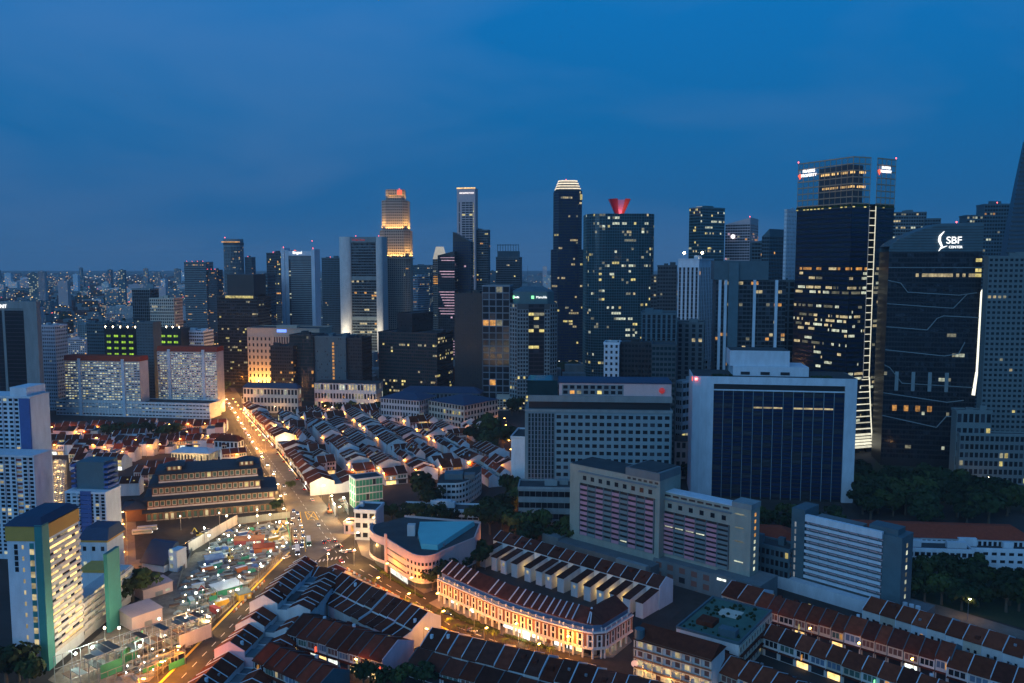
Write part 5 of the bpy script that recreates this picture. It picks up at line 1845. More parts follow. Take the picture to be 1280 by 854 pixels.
# ---------------------------------------------------------------- shophouses
def profile(style, D, e, rise):
    """list of roof slopes [(y0,z0,y1,z1)] and the outline of the house section"""
    if style == 'two':                                # front gable, flat link, rear gable
        d1, d2 = D * .46, D * .62
        return [(0, e, d1 / 2, e + rise), (d1 / 2, e + rise, d1, e), (d2, e - 2.2, (d2 + D) / 2, e - 2.2 + rise * .65), ((d2 + D) / 2, e - 2.2 + rise * .65, D, e - 2.2)], \
            [(0, 0), (D, 0), (D, e - 2.2), ((d2 + D) / 2, e - 2.2 + rise * .65), (d2, e - 2.2), (d2, e - 2.6), (d1, e - 2.6), (d1, e), (d1 / 2, e + rise), (0, e)]
    if style == 'flat':                               # flat roof behind a parapet, stair head at the back
        return [(0.3, e - .3, D - .3, e - .3)], [(0, 0), (D, 0), (D, e - .3), (0, e - .3)]
    if style == 'step':                               # gable in front, flat terrace behind
        return [(0, e, D * .3, e + rise), (D * .3, e + rise, D * .6, e)], [(0, 0), (D, 0), (D, e - 2.5), (D * .6, e - 2.5), (D * .6, e), (D * .3, e + rise), (0, e)]
    if style == 'lean':                               # gable with a long lower rear slope
        d1 = D * .30
        return [(0, e, d1, e + rise), (d1, e + rise, D * .68, e - 1.0), (D * .70, e - 1.8, D, e - 3.6)], \
            [(0, 0), (D, 0), (D, e - 3.6), (D * .70, e - 1.8), (D * .68, e - 1.0), (d1, e + rise), (0, e)]
    return [(0, e, D / 2, e + rise), (D / 2, e + rise, D, e)], [(0, 0), (D, 0), (D, e), (D / 2, e + rise), (0, e)]


def shophouse_meshes(w, D, e, rise, style, wallm, roofm, partym, storeys):
    sl, out = profile(style, D, e, rise)
    wall = MB().xprism(out, .29, w - .02).mesh('wall', wallm)
    roofs = []
    for (y0, z0, y1, z1) in sl:
        o0, o1 = (1.1 if y0 == 0 else .0), (.5 if y1 == D else .0)
        L = y1 - y0
        s = (z1 - z0) / L
        ya, yb = y0 - o0, y1 + o1
        za, zb = z0 - o0 * s, z1 + o1 * s
        m = MB().xprism([(ya, za + .04), (yb, zb + .04), (yb, zb + .32), (ya, za + .32)], .29, w)
        roofs.append(m.mesh('roof', roofm))
    up = .55
    pr = [(p[0], p[1] + (up if p[1] > 0 else 0)) for p in out]
    pr = [(-.15 if p[0] == 0 else (D + .1 if p[0] == D else p[0]), p[1]) for p in pr]
    party = MB().xprism(pr, 0, .28).mesh('party_wall', partym)
    return wall, roofs, party


JOIN = {}


def add_joined(me, mtx):
    mb = JOIN.setdefault(me.materials[0].name, MB())
    k = len(mb.v)
    mb.v += [tuple(mtx @ v.co) for v in me.vertices]
    mb.f += [tuple(k + i for i in f.vertices) for f in me.polygons]


ORD = ('first', 'second', 'third', 'fourth', 'fifth', 'sixth', 'seventh', 'eighth', 'ninth', 'tenth', 'eleventh', 'twelfth', 'thirteenth', 'fourteenth', 'fifteenth', 'sixteenth')
WALLN = {'white': 'white', 'offwhite': 'off-white', 'cream': 'cream', 'hdb_white': 'bluish white', 'pinkish': 'peach', 'pink_wall': 'pink', 'ochre': 'ochre'}
ROOFN = {'tile0': 'brown', 'tile1': 'red brown', 'tile2': 'dark brown', 'tile3': 'red', 'tile4': 'blackish'}
SH_WALLS = ('white', 'offwhite', 'cream', 'white', 'hdb_white', 'offwhite')
SH_SHUT = ('shutter_brown', 'shutter_green', 'shutter_blue', 'shutter_brown', 'glass')


def tank_mesh():
    b = MB()
    b.tube((0, 0, -.4), (0, 0, 1.5), .7, .7, 8)
    return b.mesh('water_tank', 'hdb_white')


def terrace(label, group, p, q, n, D, e, rise=3.2, style='one', walls=SH_WALLS, roofs=('tile0', 'tile1', 'tile2', 'tile3'), party='hdb_white', storeys=2, shop=.3, seed=1,
            end=None, jitter=.4, lit=.06, gable_end=None, name='shophouse', party_every=1, rear_win=False, dark=False, anchor=None, far=False, joined=False):
    """a row of houses; p to q is the street front, houses lie to the left of that direction"""
    r = random.Random(seed)
    L = math.hypot(q[0] - p[0], q[1] - p[1])
    rot = math.atan2(q[1] - p[1], q[0] - p[0])
    u = ((q[0] - p[0]) / L, (q[1] - p[1]) / L)
    made = []
    cuts = [L * (i + (0 if i in (0, n) else r.uniform(-.13, .13))) / n for i in range(n + 1)]
    for i in range(n):
        w = cuts[i + 1] - cuts[i]
        ee = e + r.choice((-1, 0, 0, 0, 1)) * jitter
        wm, rm = r.choice(walls), r.choice(roofs)
        st_ = r.choice(('one', 'one', 'lean', 'step', 'flat', 'two')) if style == 'mix' else style
        if st_ == 'flat':
            rm = r.choice(('flat_roof', 'mid_concrete', 'bluegrey', 'flat_roof'))
        lab_ = label
        if anchor:
            lab_ = '%s shophouse from %s' % (ORD[i], anchor)
        elif far:
            lab_ = '%s shophouse with %s roof %s' % (WALLN.get(wm, 'pale'), 'flat grey' if st_ == 'flat' else ROOFN.get(rm, 'brown'), label)
        key = (round(w, 2), D, round(ee, 2), rise, st_, wm, rm, party, storeys)
        wall, rfs, pw = shared(('sh',) + key, lambda: shophouse_meshes(w, D, ee, rise, st_, wm, rm, party, storeys))
        base_ = (p[0] + u[0] * cuts[i], p[1] + u[1] * cuts[i])
        t = None if joined else thing(name, lab_, 'house', (p[0] + u[0] * cuts[i], p[1] + u[1] * cuts[i], 0), rot, group)
        mtx_ = Matrix.Translation((*base_, 0)) @ Matrix.Rotation(rot, 4, 'Z') if joined else None

        def put(nm, me, par=None, kd=None, loc=None):
            if joined:
                add_joined(me, mtx_ @ Matrix.Translation(loc or (0, 0, 0)))
            else:
                link(nm, me, t, kd, loc)
        put('wall', wall, t)
        for rf in rfs:
            put('roof', rf, t)
        if i % party_every == 0 or i == n - 1:
            put('party_wall', pw, t)
        if st_ == 'two':
            lk_ = r.choice(('flat_roof', 'mid_concrete', 'bluegrey', 'concrete'))
            zl_ = ee - 2.55 + r.choice((0, 0, .5, 1.1))
            put('link_roof', shared(('lkr', round(w, 2), D, round(zl_, 2), lk_), lambda: MB().box(.29, w, D * .46 + .02, D * .62 - .02, ee - 2.7, zl_).mesh('link_roof', lk_)), t)
        if i == n - 1:
            put('party_wall', shared(('shend',) + key + (end,), lambda: shophouse_meshes(w, D, ee, rise, st_, wm, rm, end or party, storeys)[2]) if end else pw, t, None, (w - .0, 0, 0))
        sh = r.choice(SH_SHUT)
        fh = (ee - .6) / storeys
        if far:
            mw = r.choice(('lit_warm', 'lit_orange', 'lit_yellow')) if r.random() < lit else sh
            def fw_():
                b_ = MB()
                for s in range(1, storeys):
                    for k in range(3):
                        b_.box(w * (.12 + .28 * k), w * (.32 + .28 * k), -.14, -.02, s * fh + fh * .2, s * fh + fh * .75)
                return b_.mesh('windows', mw)
            put('windows', shared(('shfw', round(w, 1), round(fh, 1), storeys, mw), fw_), t, 'stuff')
        for s in range(1, storeys if not far else 1):
            for k in range(3):
                m = r.choice(('lit_warm', 'lit_orange', 'lit_yellow')) if r.random() < lit else sh
                me = shared(('shw', round(w, 1), round(fh, 1), m), lambda: MB().box(-w * .11, w * .11, -.14, -.02, 0, fh * .58).mesh('window', m))
                put('window', me, t, None, (w * (.22 + .28 * k) + .1, 0, s * fh + fh * .2))
        m = r.choice(('shop_warm', 'shop_warm', 'shop_white')) if r.random() < shop else 'glass2'
        me = shared(('shs', round(w, 1), m), lambda: MB().box(w * .14, w * .9, -.12, -.02, .3, 2.9).mesh('shopfront', m))
        put('shopfront', me, t)
        me = shared(('shc', round(w, 1)), lambda: MB().box(.4, w, -1.3, -.02, 3.3, 3.6).mesh('awning', 'tile2'))
        put('awning', me, t)
        if not joined and m.startswith('shop_') and r.random() < .6:
            sg = r.choice(('sign_red', 'sign_white', 'lit_yellow', 'sign_green', 'lit_orange', 'sign_white'))
            put('shop_sign', shared(('ssign', sg), lambda: MB().box(-.12, .12, -1.0, -.16, 0, 2.2).mesh('shop_sign', sg)), t, None, (w * r.choice((.2, .5, .85)), 0, 3.8))
        if rear_win:
            for k in range(2):
                m = 'lit_orange' if r.random() < lit else 'glass'
                me = shared(('shr', round(w, 1), m), lambda: MB().box(-.5, .5, .02, .14, 0, 1.3).mesh('rear_window', m))
                put('rear_window', me, t, None, (w * (.35 + .35 * k), D, ee - (5.6 if style == 'lean' else 4.4)))
        if not joined:
            q_ = r.random()
            sl_, _ = profile(st_, D, ee, rise)
            y0_, z0_, y1_, z1_ = sl_[1] if len(sl_) > 1 else sl_[0]
            f_ = r.uniform(.25, .7)
            at_ = (w * r.uniform(.3, .7), y0_ + (y1_ - y0_) * f_, z0_ + (z1_ - z0_) * f_)
            if q_ < .16:
                put('jack_roof', shared('jack', lambda: MB().xprism([(-.9, -.5), (.9, -.5), (1.0, .8), (0, 1.3), (-1.0, .8)], -.9, .9).mesh('jack_roof', 'tile2')), t, None, at_)
            elif q_ < .30:
                put('air_conditioner', shared('acu', lambda: MB().box(-.5, .5, -.35, .35, -.3, 1.0).mesh('air_conditioner', 'steel')), t, None, at_)
            elif q_ < .40:
                put('skylight', shared('skl', lambda: MB().box(-.6, .6, -.7, .7, -.4, .5).mesh('skylight', 'glass2')), t, None, at_)
            elif q_ < .45:
                put('skylight', shared('sklit', lambda: MB().box(-.5, .5, -.5, .5, -.4, .48).mesh('skylight', 'lit_yellow')), t, None, at_)
            elif q_ < .52:
                put('water_tank', shared('wtank', lambda: tank_mesh()), t, None, at_)
        made.append(t)
    return made


# triangle of terraces between the two roads: west row steps down the hill road
W1 = (-121.0, 408.0)
g_tri = 'houses of the wedge-shaped terrace block'
def west_row(y0, y1, n, e, lab, end, seed, anchor, D=27):
    xs = lambda y: -107.5 - (405 - y) * .115
    terrace(lab, g_tri, (xs(y0), y0), (xs(y1), y1), n, D, e, 3.6, 'two', seed=seed, end=end, storeys=2, shop=.15, jitter=.4, anchor=anchor)


west_row(402, 352, 9, 12.3, 'shophouse in the top run of the row stepping down the hill road', 'offwhite', 401, 'the wedge tip in the top hill road run')
west_row(351, 338, 2, 8.8, 'shophouse in the short second run of the row stepping down the hill road', 'offwhite', 402, 'the top run in the second hill road run')
west_row(337, 319, 3, 6.9, 'shophouse in the third run, beside the pink gable wall, on the hill road', 'pink_wall', 403, 'the second run in the pink-ended hill road run')
west_row(318, 290, 4, 4.3, 'shophouse in the lowest run of the row on the hill road', 'offwhite', 404, 'the pink wall in the lowest hill road run')
terrace('shophouse with red roof at the blunt tip of the wedge-shaped block facing the junction', 'houses at the tip of the wedge block', (-78, 396), (-104, 405), 4, 11, 9.5, 3.2, 'one', seed=405, roofs=('tile1', 'tile3'), jitter=.4, anchor='the curving road at the wedge tip')
terrace('shophouse on the curving orange road in the row that ends in a pink gable', 'row ending in the pink gable', (-30.5, 346.5), (-76, 392), 11, 22, 9.0, 3.8, 'lean', seed=406, roofs=('tile0', 'tile2', 'tile4'), end=None, party='hdb_white', walls=('offwhite', 'pink_wall', 'cream'), jitter=.4, anchor='the pink gable end beside the curving road')
terrace('shophouse with violet lit shopfronts facing the narrow back street', 'row with violet shopfronts', (-93, 334), (-49.5, 308), 9, 19, 8.2, 4.0, 'one', seed=408, roofs=('tile0', 'tile2', 'tile4'), end='pink_wall', party='bluegrey', shop=.6, jitter=.35, anchor='the hill road in the violet shopfront row')
terrace('shophouse in the short row below the violet shopfronts', 'short row below the violet shopfronts', (-100, 312), (-70, 290), 6, 15, 7.4, 3.6, 'one', seed=409, roofs=('tile0', 'tile2'), party='bluegrey', shop=.2, anchor='the hill road in the short row below')
terrace('shophouse with long dark rear roof across the orange road from the white arcade', 'row across from the white arcade', (58, 288), (-28, 333), 15, 17, 9.0, 4.2, 'one', seed=410, roofs=('tile0', 'tile2', 'tile4'), jitter=.35, party='hdb_white', anchor='the corner house across from the white arcade')
terrace('low rear shophouse roof behind the row across from the white arcade', 'rear roofs behind the arcade row', (-40, 312), (34, 272), 11, 12, 6.0, 2.6, 'one', seed=411, roofs=('tile0', 'tile2', 'tile4'), party='bluegrey', shop=0, anchor='the pink gable in the low rear row')

# rows to the right
terrace('rear-facing shophouse beside the green roofed corner block', 'row behind the green roofed block', (74, 306), (110, 268), 8, 14, 8.0, 3.2, 'one', seed=420, walls=('cream', 'offwhite'), party='hdb_white', shop=.5, lit=.1, anchor='the green roofed wing in the row beside it')
terrace('shophouse with pale rear wings between the green roofed block and the cream facade row', 'middle row of pale rear wings', (98, 335), (154, 279), 12, 11, 8.2, 3.0, 'one', seed=421, party='hdb_white', lit=.05, shop=.1, anchor='the green roofed wing in the pale-winged row')
terrace('two-storey shophouse with ornate cream facade in the long row under the striped block', 'cream facade row under the striped block', (108, 360), (167, 307), 14, 15, 8.6, 3.6, 'one', seed=422, walls=('cream', 'offwhite', 'white'), party='bluegrey', lit=.16, shop=.35, anchor='the panelled slab in the ornate cream row')
terrace('shophouse with white rear wall and square dark windows near the park road', 'white rear walls near the park road', (214, 318), (166, 368), 10, 16, 8.0, 3.4, 'one', seed=423, roofs=('tile1', 'tile3', 'tile0'), party='hdb_white', rear_win=True, shop=.1, anchor='the garden end of the white rear-walled row')
terrace('shophouse with lit skylights at the end of the cream facade row', 'row with lit skylights', (165, 306), (212, 262), 9, 16, 8.0, 3.2, 'one', seed=424, party='hdb_white', lit=.1, anchor='the ornate cream row in its continuation')
terrace('shophouse in the last row before the striped block podium', 'row before the striped block podium', (96, 372), (108, 361), 2, 18, 9, 3.4, 'one', seed=425, walls=('cream',), roofs=('tile0', 'tile2'), lit=.2)

# courtyard row behind the white arcade building
for tt in terrace('white courtyard shophouse with glowing rear rooms and skylights behind the white arcade', 'courtyard row behind the white arcade', (76, 384), (-2, 452), 14, 12, 10.5, 3.2, 'one', seed=430, walls=('white',), roofs=('tile2', 'tile4'), party='hdb_white', lit=.3, shop=.3, jitter=.05, anchor='the corner street in the courtyard row'):
    r_ = random.Random(tt.name)
    w = 7.2
    # rear wing into the courtyard
    MBw = shared('cw_wall', lambda: MB().xprism([(12.1, 0), (25.5, 0), (25.5, 7.2), (12.1, 9.2)], .4, 4.3).mesh('rear_wing', 'white'))
    link('rear_wing', MBw, tt)
    link('wing_roof', shared('cw_roof', lambda: MB().xprism([(12.1, 9.25), (25.9, 7.2), (25.9, 7.5), (12.1, 9.55)], .3, 4.5).mesh('wing_roof', 'tile4')), tt)
    if int(tt.location.x * 10) % 2:
        point_light(tt, (6.0, 19, 4.5), 420, (1, .6, .14), .3, 'court_light')
    for k in range(5):
        m = r_.choice(('lit_yellow', 'lit_orange', 'lit_warm', 'glass'))
        me = shared(('cww', m), lambda: MB().box(0, .12, -.8, .8, 0, 1.7).mesh('wing_window', m))
        link('wing_window', me, tt, None, (4.32, 14 + k * 2.4, 4.2 if k % 2 else 4.6))
        link('wing_window', me, tt, None, (4.32, 14 + k * 2.4, 1.4))
    me = shared('cwsky', lambda: MB().xprism([(0, 0), (.9, .48), (.9, .6), (0, .12)], -.5, .5).mesh('skylight', 'lit_yellow'))
    if r_.random() < .8:
        link('skylight', me, tt, None, (w * .5, 2.2, 12.05))
    if r_.random() < .6:
        me = shared('cwend', lambda: MB().box(-.6, .6, .02, .14, 0, 1.5).mesh('wing_window', 'lit_warm'))
        link('wing_window', me, tt, None, (2.3, 25.5, 4.2))


def arcade_building():
    """long white corner building: arcade, pilasters, brown shutters, balcony strip, dark tiled roof"""
    base = [(-34.9, 384.7), (-25.1, 373.7), (-15.0, 362.8), (-5.9, 353.4), (3.8, 345.2), (13.1, 338.0), (21.1, 332.6), (28.6, 328.0), (32.7, 326.3), (38.0, 327.3), (51.0, 343.6)]
    o = base[0]
    t = thing('arcade_building', 'long curving white corner building with street arcade, brown shutters and dark tiled roof', 'building', (*o, 0))
    P = [(x - o[0], y - o[1]) for x, y in base]
    def off(P, dist):
        out = []
        for i in range(len(P)):
            a, b = P[max(0, i - 1)], P[min(len(P) - 1, i + 1)]
            L = math.hypot(b[0] - a[0], b[1] - a[1])
            out.append((P[i][0] - (b[1] - a[1]) / L * dist, P[i][1] + (b[0] - a[0]) / L * dist))
        return out
    h0, h1 = 4.2, 11.5
    D = 15.0
    back = off(P, D)
    mid, walk = off(P, 8.5), off(P, 2.2)
    def strip(A, B, za, zb, z0=None, nm='wall', m='white'):
        for i in range(len(A) - 1):
            mm = MB()
            q = [A[i], A[i + 1], B[i + 1], B[i]]
            lo = z0 if z0 is not None else 0
            k = 0
            mm.v += [(*p, lo) for p in q] + [(*q[0], za), (*q[1], za), (*q[2], zb), (*q[3], zb)]
            mm.f += [(3, 2, 1, 0), (4, 5, 6, 7), (0, 1, 5, 4), (1, 2, 6, 5), (2, 3, 7, 6), (3, 0, 4, 7)]
            mm.obj(nm, m, t)
    strip(P, back, h1, h1, h0, 'wall', 'white')
    strip(off(P, 4.0), back, h0, h0, 0, 'shop_wall', 'cream')
    strip(walk, off(P, 2.6), h1 + 2.4, h1 + 2.4, h1, 'attic_wall', 'shutter_blue')
    strip(off(P, 2.0), mid, h1 + 2.3, h1 + 6.4, h1 + 2.0, 'roof', 'tile4')
    strip(mid, back, h1 + 6.4, h1 + 2.0, h1 + 1.4, 'roof', 'tile4')
    strip(off(P, 2.7), off(P, D - .4), h1 + 1.9, h1 + 1.4, h1, 'attic_core', 'white')
    r = random.Random(1)
    tot = 0
    me_col = MB().box(-.35, .35, .1, .8, 0, h0).mesh('column', 'white')
    me_pil = MB().box(-.28, .28, -.3, -.02, h0 + .5, h1 - .7).mesh('pilaster', 'white')
    me_shb = MB().box(-.55, .55, -.16, -.02, 0, 5.2).mesh('shutter', 'shutter_brown')
    me_win = MB().box(-.5, .5, -.12, -.02, 0, 2.0).mesh('window', 'glass')
    me_winl = MB().box(-.5, .5, -.12, -.02, 0, 2.0).mesh('window', 'lit_warm')
    me_sh = {m: MB().box(-1.6, 1.6, 3.8, 3.95, .2, 3.2).mesh('shopfront', m) for m in ('shop_warm', 'shop_white', 'glass', 'lit_warm', 'wood')}
    me_rail = MB().box(-1.0, 1.0, .1, .2, h1 + .1, h1 + 1.0).mesh('balcony_rail', 'shutter_blue')
    me_post = MB().box(-.25, .25, -.05, .45, h1, h1 + 1.5).mesh('balcony_post', 'white')
    for i in range(len(P) - 1):
        a, b = P[i], P[i + 1]
        L = math.hypot(b[0] - a[0], b[1] - a[1])
        u = ((b[0] - a[0]) / L, (b[1] - a[1]) / L)
        an = math.atan2(u[1], u[0])
        n = max(1, round(L / 2.1))
        mb = MB()
        mb.wbox(a, u, 0, L, 0, .5, h0 - .2, h0 + .5)
        mb.obj('cornice', 'white', t)
        mb = MB()
        mb.wbox(a, u, 0, L, 0, .7, h1 - .6, h1)
        mb.obj('cornice', 'white', t)
        mb = MB()
        mb.wbox(a, u, 0, L, 0, .34, h1 - 1.3, h1 - .6)
        mb.obj('frieze', 'shutter_brown', t)
        for k in range(n):
            s = (k + .5) * L / n
            loc = (a[0] + u[0] * s, a[1] + u[1] * s, 0)
            tot += 1
            if tot % 2 == 0:
                link('shutter', me_shb, t, None, (*loc[:2], h0 + .9), an)
            else:
                link('window', me_win, t, None, (*loc[:2], h0 + .9), an)
                link('window', me_winl if r.random() < .05 else me_win, t, None, (*loc[:2], h0 + 3.6), an)
            s2 = k * L / n
            loc2 = (a[0] + u[0] * s2, a[1] + u[1] * s2, 0)
            link('pilaster', me_pil, t, None, loc2, an)
            link('balcony_rail', me_rail, t, None, loc, an)
            if k % 2 == 0:
                link('column', me_col, t, None, loc2, an)
                link('balcony_post', me_post, t, None, loc2, an)
                link('shopfront', me_sh[r.choice(('glass', 'wood', 'lit_warm', 'shop_white', 'shop_warm', 'glass'))], t, None, loc, an)
    # raised party lines on the roof
    M_, W_, Bk = mid, off(P, 1.9), back
    for i in range(len(P) - 3):
        for f in (.0, .34, .67):
            if r.random() < .3:
                continue
            lerp = lambda A, i: (A[i][0] + (A[i + 1][0] - A[i][0]) * f, A[i][1] + (A[i + 1][1] - A[i][1]) * f)
            p0, p1 = lerp(W_, i), lerp(M_, i)
            mb = MB()
            mb.tube((*p0, h1 + 2.6), (*p1, h1 + 6.6), .28, .28, 4)
            mb.obj('roof_coping', 'hdb_white', t)
    # lit shop sign
    a, b = P[4], P[5]
    u = ((b[0] - a[0]), (b[1] - a[1]))
    L = math.hypot(*u)
    u = (u[0] / L, u[1] / L)
    for s0, s1, z0, z1 in ((1.5, 5.0, 1.0, 4.0), (-9, -5.5, 3.0, 4.0)):
        mb = MB()
        mb.wbox(a, u, s0, s1, .3, .55, z0, z1)
        mb.obj('shop_sign', 'sign_white', t)
    point_light(t, (a[0] + u[0] * 3 + u[1] * 3, a[1] + u[1] * 3 - u[0] * 3, 3), 900, (1, .9, .6), .4, 'sign_light')


arcade_building()


def corner_block():
    """four-storey timber balconied corner house with flat green roofed rear wing"""
    a, b = (47.2, 312.1), (68.8, 297.6)
    rot = math.atan2(b[1] - a[1], b[0] - a[0])
    rot = -.62
    t = thing('corner_block', 'four-storey corner house with lit timber balconies and dark tiled roof', 'building', (*a, 0), rot)
    w, d, h = 31.0, 14.0, 15.0
    MB().box(0, w, 1.6, d, 0, h).obj('wall', 'offwhite', t)
    fl = 4
    for j in range(fl):
        z = .4 + j * h / fl
        MB().box(-.2, w + .2, -.1, 1.5, z + 3.1, z + 3.45).obj('balcony_slab', 'cream', t)
        MB().box(-.2, w + .2, -.15, .0, z + 3.45, z + 4.1).obj('balcony_front', 'wood', t)
        for i in range(9):
            x = i * w / 8
            MB().box(x - .18, x + .18, 0, .35, z, z + 3.1).obj('balcony_post', 'cream', t)
        for i in range(8):
            m = 'lit_warm' if rng.random() < (.5 if j < 2 else .2) else 'shutter_brown'
            MB().box(i * w / 8 + 1, i * w / 8 + 2.8, 1.45, 1.58, z + .3, z + 2.6).obj('window', m, t)
    m = MB()
    m.xprism([(-.8, h + .3), (d + .5, h + .3), (d * .55, h + 4)], -.5, w + .5)
    m.obj('roof', 'tile0', t)
    bb = MB()
    bb.tube((1.5, 1.5, h), (1.5, 1.5, h + 4.2), 2.0, 2.0, 10)
    bb.obj('corner_turret', 'bluegrey', t)
    for x in (5, 15, 25):
        point_light(t, (x, -2.5, 3.0), 1200, (1, .55, .15), .3, 'porch_light')
    # flat wing behind
    t2 = thing('green_roof_wing', 'long flat building with green roof court behind the timber balconied corner house', 'building', (a[0] + 8.5 + 8, a[1] + 13.0 - 3, 0), rot)
    MB().box(0, 26, 4, 42, 0, 13.5).obj('wall', 'offwhite', t2)
    facade(t2, (26, 4), (26, 42), .5, 13, 12, 3, .4, .5, .4, 'cream', 'glass', .1, 'oy', 441)
    MB().box(26, 27.4, 4, 42, 9.0, 9.4).obj('eave', 'tile2', t2)
    MB().box(26, 27.4, 4, 42, 4.8, 5.2).obj('eave', 'tile2', t2)
    MB().box(.6, 25.4, 4.6, 41.4, 13.5, 13.7).obj('roof', 'green_roof', t2)
    for x0, x1, y0, y1 in ((-.2, .5, 4, 42), (25.5, 26.2, 4, 42), (.5, 25.5, 4, 4.6), (.5, 25.5, 41.4, 42)):
        MB().box(x0, x1, y0, y1, 13.5, 14.5).obj('parapet', 'bluegrey', t2)
    MB().box(8, 17, 26, 34, 13.7, 13.9).obj('roof_court', 'cream', t2)
    MB().box(5, 12, 12, 19, 13.7, 15.5).obj('roof_hut', 'tile0', t2)
    MB().box(16, 23, 8, 12, 13.7, 16.5).obj('lift_house', 'bluegrey', t2)
    bb = MB()
    for k in range(60):
        bb.ball((rng.uniform(1.5, 24), rng.uniform(6, 40), 14), rng.uniform(.4, 1.0), 5, 3)
    bb.obj('roof_shrubs', 'leaf', t2, 'stuff')


corner_block()

# old town quarter east of the main road
def quarter(label, group, rows, seed, **k):
    for i, (p, q, n, D, e) in enumerate(rows):
        terrace(label, group, p, q, n, D, e, 3.0, k.get('style', 'one'), seed=seed + i, shop=k.get('shop', .5), lit=k.get('lit', .1), walls=k.get('walls', SH_WALLS), jitter=.5, storeys=k.get('storeys', 3), roofs=k.get('roofs', ('tile0', 'tile1', 'tile3', 'tile4')))


terrace('', 'shophouses along the main road', (-283.4, 877.0), (-202.6, 709.2), 15, 16, 11, 3, 'mix', seed=501, shop=.9, lit=.3, jitter=1.2, storeys=3, anchor='the arcaded hall on the main road')
terrace('', 'shophouses along the lower main road', (-197.8, 697.1), (-150.9, 594.6), 9, 18, 10.5, 3, 'mix', seed=502, shop=.9, lit=.3, jitter=1.2, storeys=3, anchor='the upper run on the main road')
terrace('', 'houses by the site edge', (-149.8, 592.4), (-138.7, 565.4), 2, 36, 8.5, 3.4, 'two', seed=551, shop=.2, jitter=.4, walls=('white', 'offwhite'), anchor='the lower run, with a long white flank beside the netted shell')


def fill_quarter(rows, group, where, seed, e0, D, keep, far_y):
    """broken terrace lines, each with its own heights and gaps"""
    r = random.Random(seed)
    for k, (a, b) in enumerate(rows):
        L = math.hypot(b[0] - a[0], b[1] - a[1])
        u = ((b[0] - a[0]) / L, (b[1] - a[1]) / L)
        s = r.uniform(0, 8)
        while s < L - 12:
            w = r.uniform(5.2, 7.4)
            n = min(r.randint(2, 6), int((L - s) / w))
            if n < 1:
                break
            ln = n * w
            p, q = (a[0] + u[0] * s, a[1] + u[1] * s), (a[0] + u[0] * (s + ln), a[1] + u[1] * (s + ln))
            c = ((p[0] + q[0]) / 2, (p[1] + q[1]) / 2)
            if keep(c):
                tilt = r.uniform(-.12, .12)
                q = (q[0] - u[1] * tilt * ln, q[1] + u[0] * tilt * ln)
                e = e0 + r.uniform(-2, 2.5)
                if r.random() < .5:
                    p, q = (q[0] - u[1] * D, q[1] + u[0] * D), (p[0] - u[1] * D, p[1] + u[0] * D)
                terrace('in the %s lane %s' % (ORD[k], where), group + ', %s lane' % ORD[k], p, q, n, D + r.choice((-2, 0, 0, 2)), e, r.uniform(2.4, 3.6), 'mix', seed=seed * 100 + k * 17 + int(s),
                        shop=.55, lit=.2, jitter=.9, storeys=3 if e > 9 else 2, far=True, joined=(p[1] + q[1]) / 2 > far_y, walls=('white', 'offwhite', 'cream', 'white', 'hdb_white', 'pinkish'), roofs=('tile0', 'tile1', 'tile4', 'tile2', 'tile3', 'tile2'))
                if r.random() < .7:
                    lamp('orange lamp in the lanes ' + where, 'lane lamps ' + where, c[0] + u[1] * 3.2, c[1] - u[0] * 3.2, 0, 'o', r.uniform(1300, 3800))
            s += ln + r.choice((0, 0, 1.5, 7))


tm = hipped('market_hall', 'wide market hall with a pale tent roof glowing from within', (-256.2, 666.6, -0.14, 32.4, 13.8, 8.4), 12, 1, .9, 'wy', 602, 'cream', 'hdb_white', 3)
for x_ in (-12, -4, 4, 12):
    point_light(tm, (x_, -18, 4), 2600, (1, .7, .3), .4, 'hall_light')
hipped('white_hall', 'white lit hall with stepped gable beside the main road', (-234.8, 685.8, -0.175, 20.9, 9.0, 13.4), 6, 2, .1, 'w', 601, 'white', 'tile0', 4)

# ---------------------------------------------------------------- trees
glow('pink_disc', (1.0, .50, .42), .8, 0)
def crown_mesh(seed, H, rad, m):
    r = random.Random(seed)
    b = MB()
    lobes = []
    for k in range(11):
        a, q = r.uniform(0, 2 * PI), r.uniform(.15, .75)
        lobes.append((rad * q * math.cos(a), rad * q * math.sin(a), H * r.uniform(.48, .86), rad * r.uniform(.30, .52)))
    for (x, y, z, s) in lobes:
        for _ in range(62):
            t, c = r.uniform(0, 2 * PI), r.uniform(-.75, 1)
            f = math.sqrt(max(0, 1 - c * c))
            k = s * r.uniform(.75, 1.08)
            n = Vector((f * math.cos(t), f * math.sin(t), c))
            p = Vector((x, y, z)) + Vector((n.x * k, n.y * k, n.z * k * .72))
            nn = (n + Vector((r.uniform(-.6, .6), r.uniform(-.6, .6), r.uniform(-.3, .7)))).normalized()
            u = nn.orthogonal().normalized()
            v = nn.cross(u)
            e = r.uniform(.45, 1.0) * rad * .14
            b.quad(tuple(p - u * e - v * e * .7), tuple(p + u * e - v * e * .5), tuple(p + u * e * .8 + v * e), tuple(p - u * e * .9 + v * e * .8))
    return b.mesh('crown', m)


def trunk_mesh(seed, H, rad):
    r = random.Random(seed)
    b = MB()
    b.tube((0, 0, 0), (0, 0, H * .45), rad * .085, rad * .06, 6)
    for k in range(5):
        a = k * 1.26 + r.uniform(-.3, .3)
        b.tube((0, 0, H * r.uniform(.3, .45)), (rad * .5 * math.cos(a), rad * .5 * math.sin(a), H * .68), rad * .05, rad * .02, 5)
    return b.mesh('trunk', 'bark')


TREES = [(crown_mesh(k, 14, 7.5, 'leaf' if k % 3 else 'leaf2'), trunk_mesh(k, 14, 7.5)) for k in range(6)]


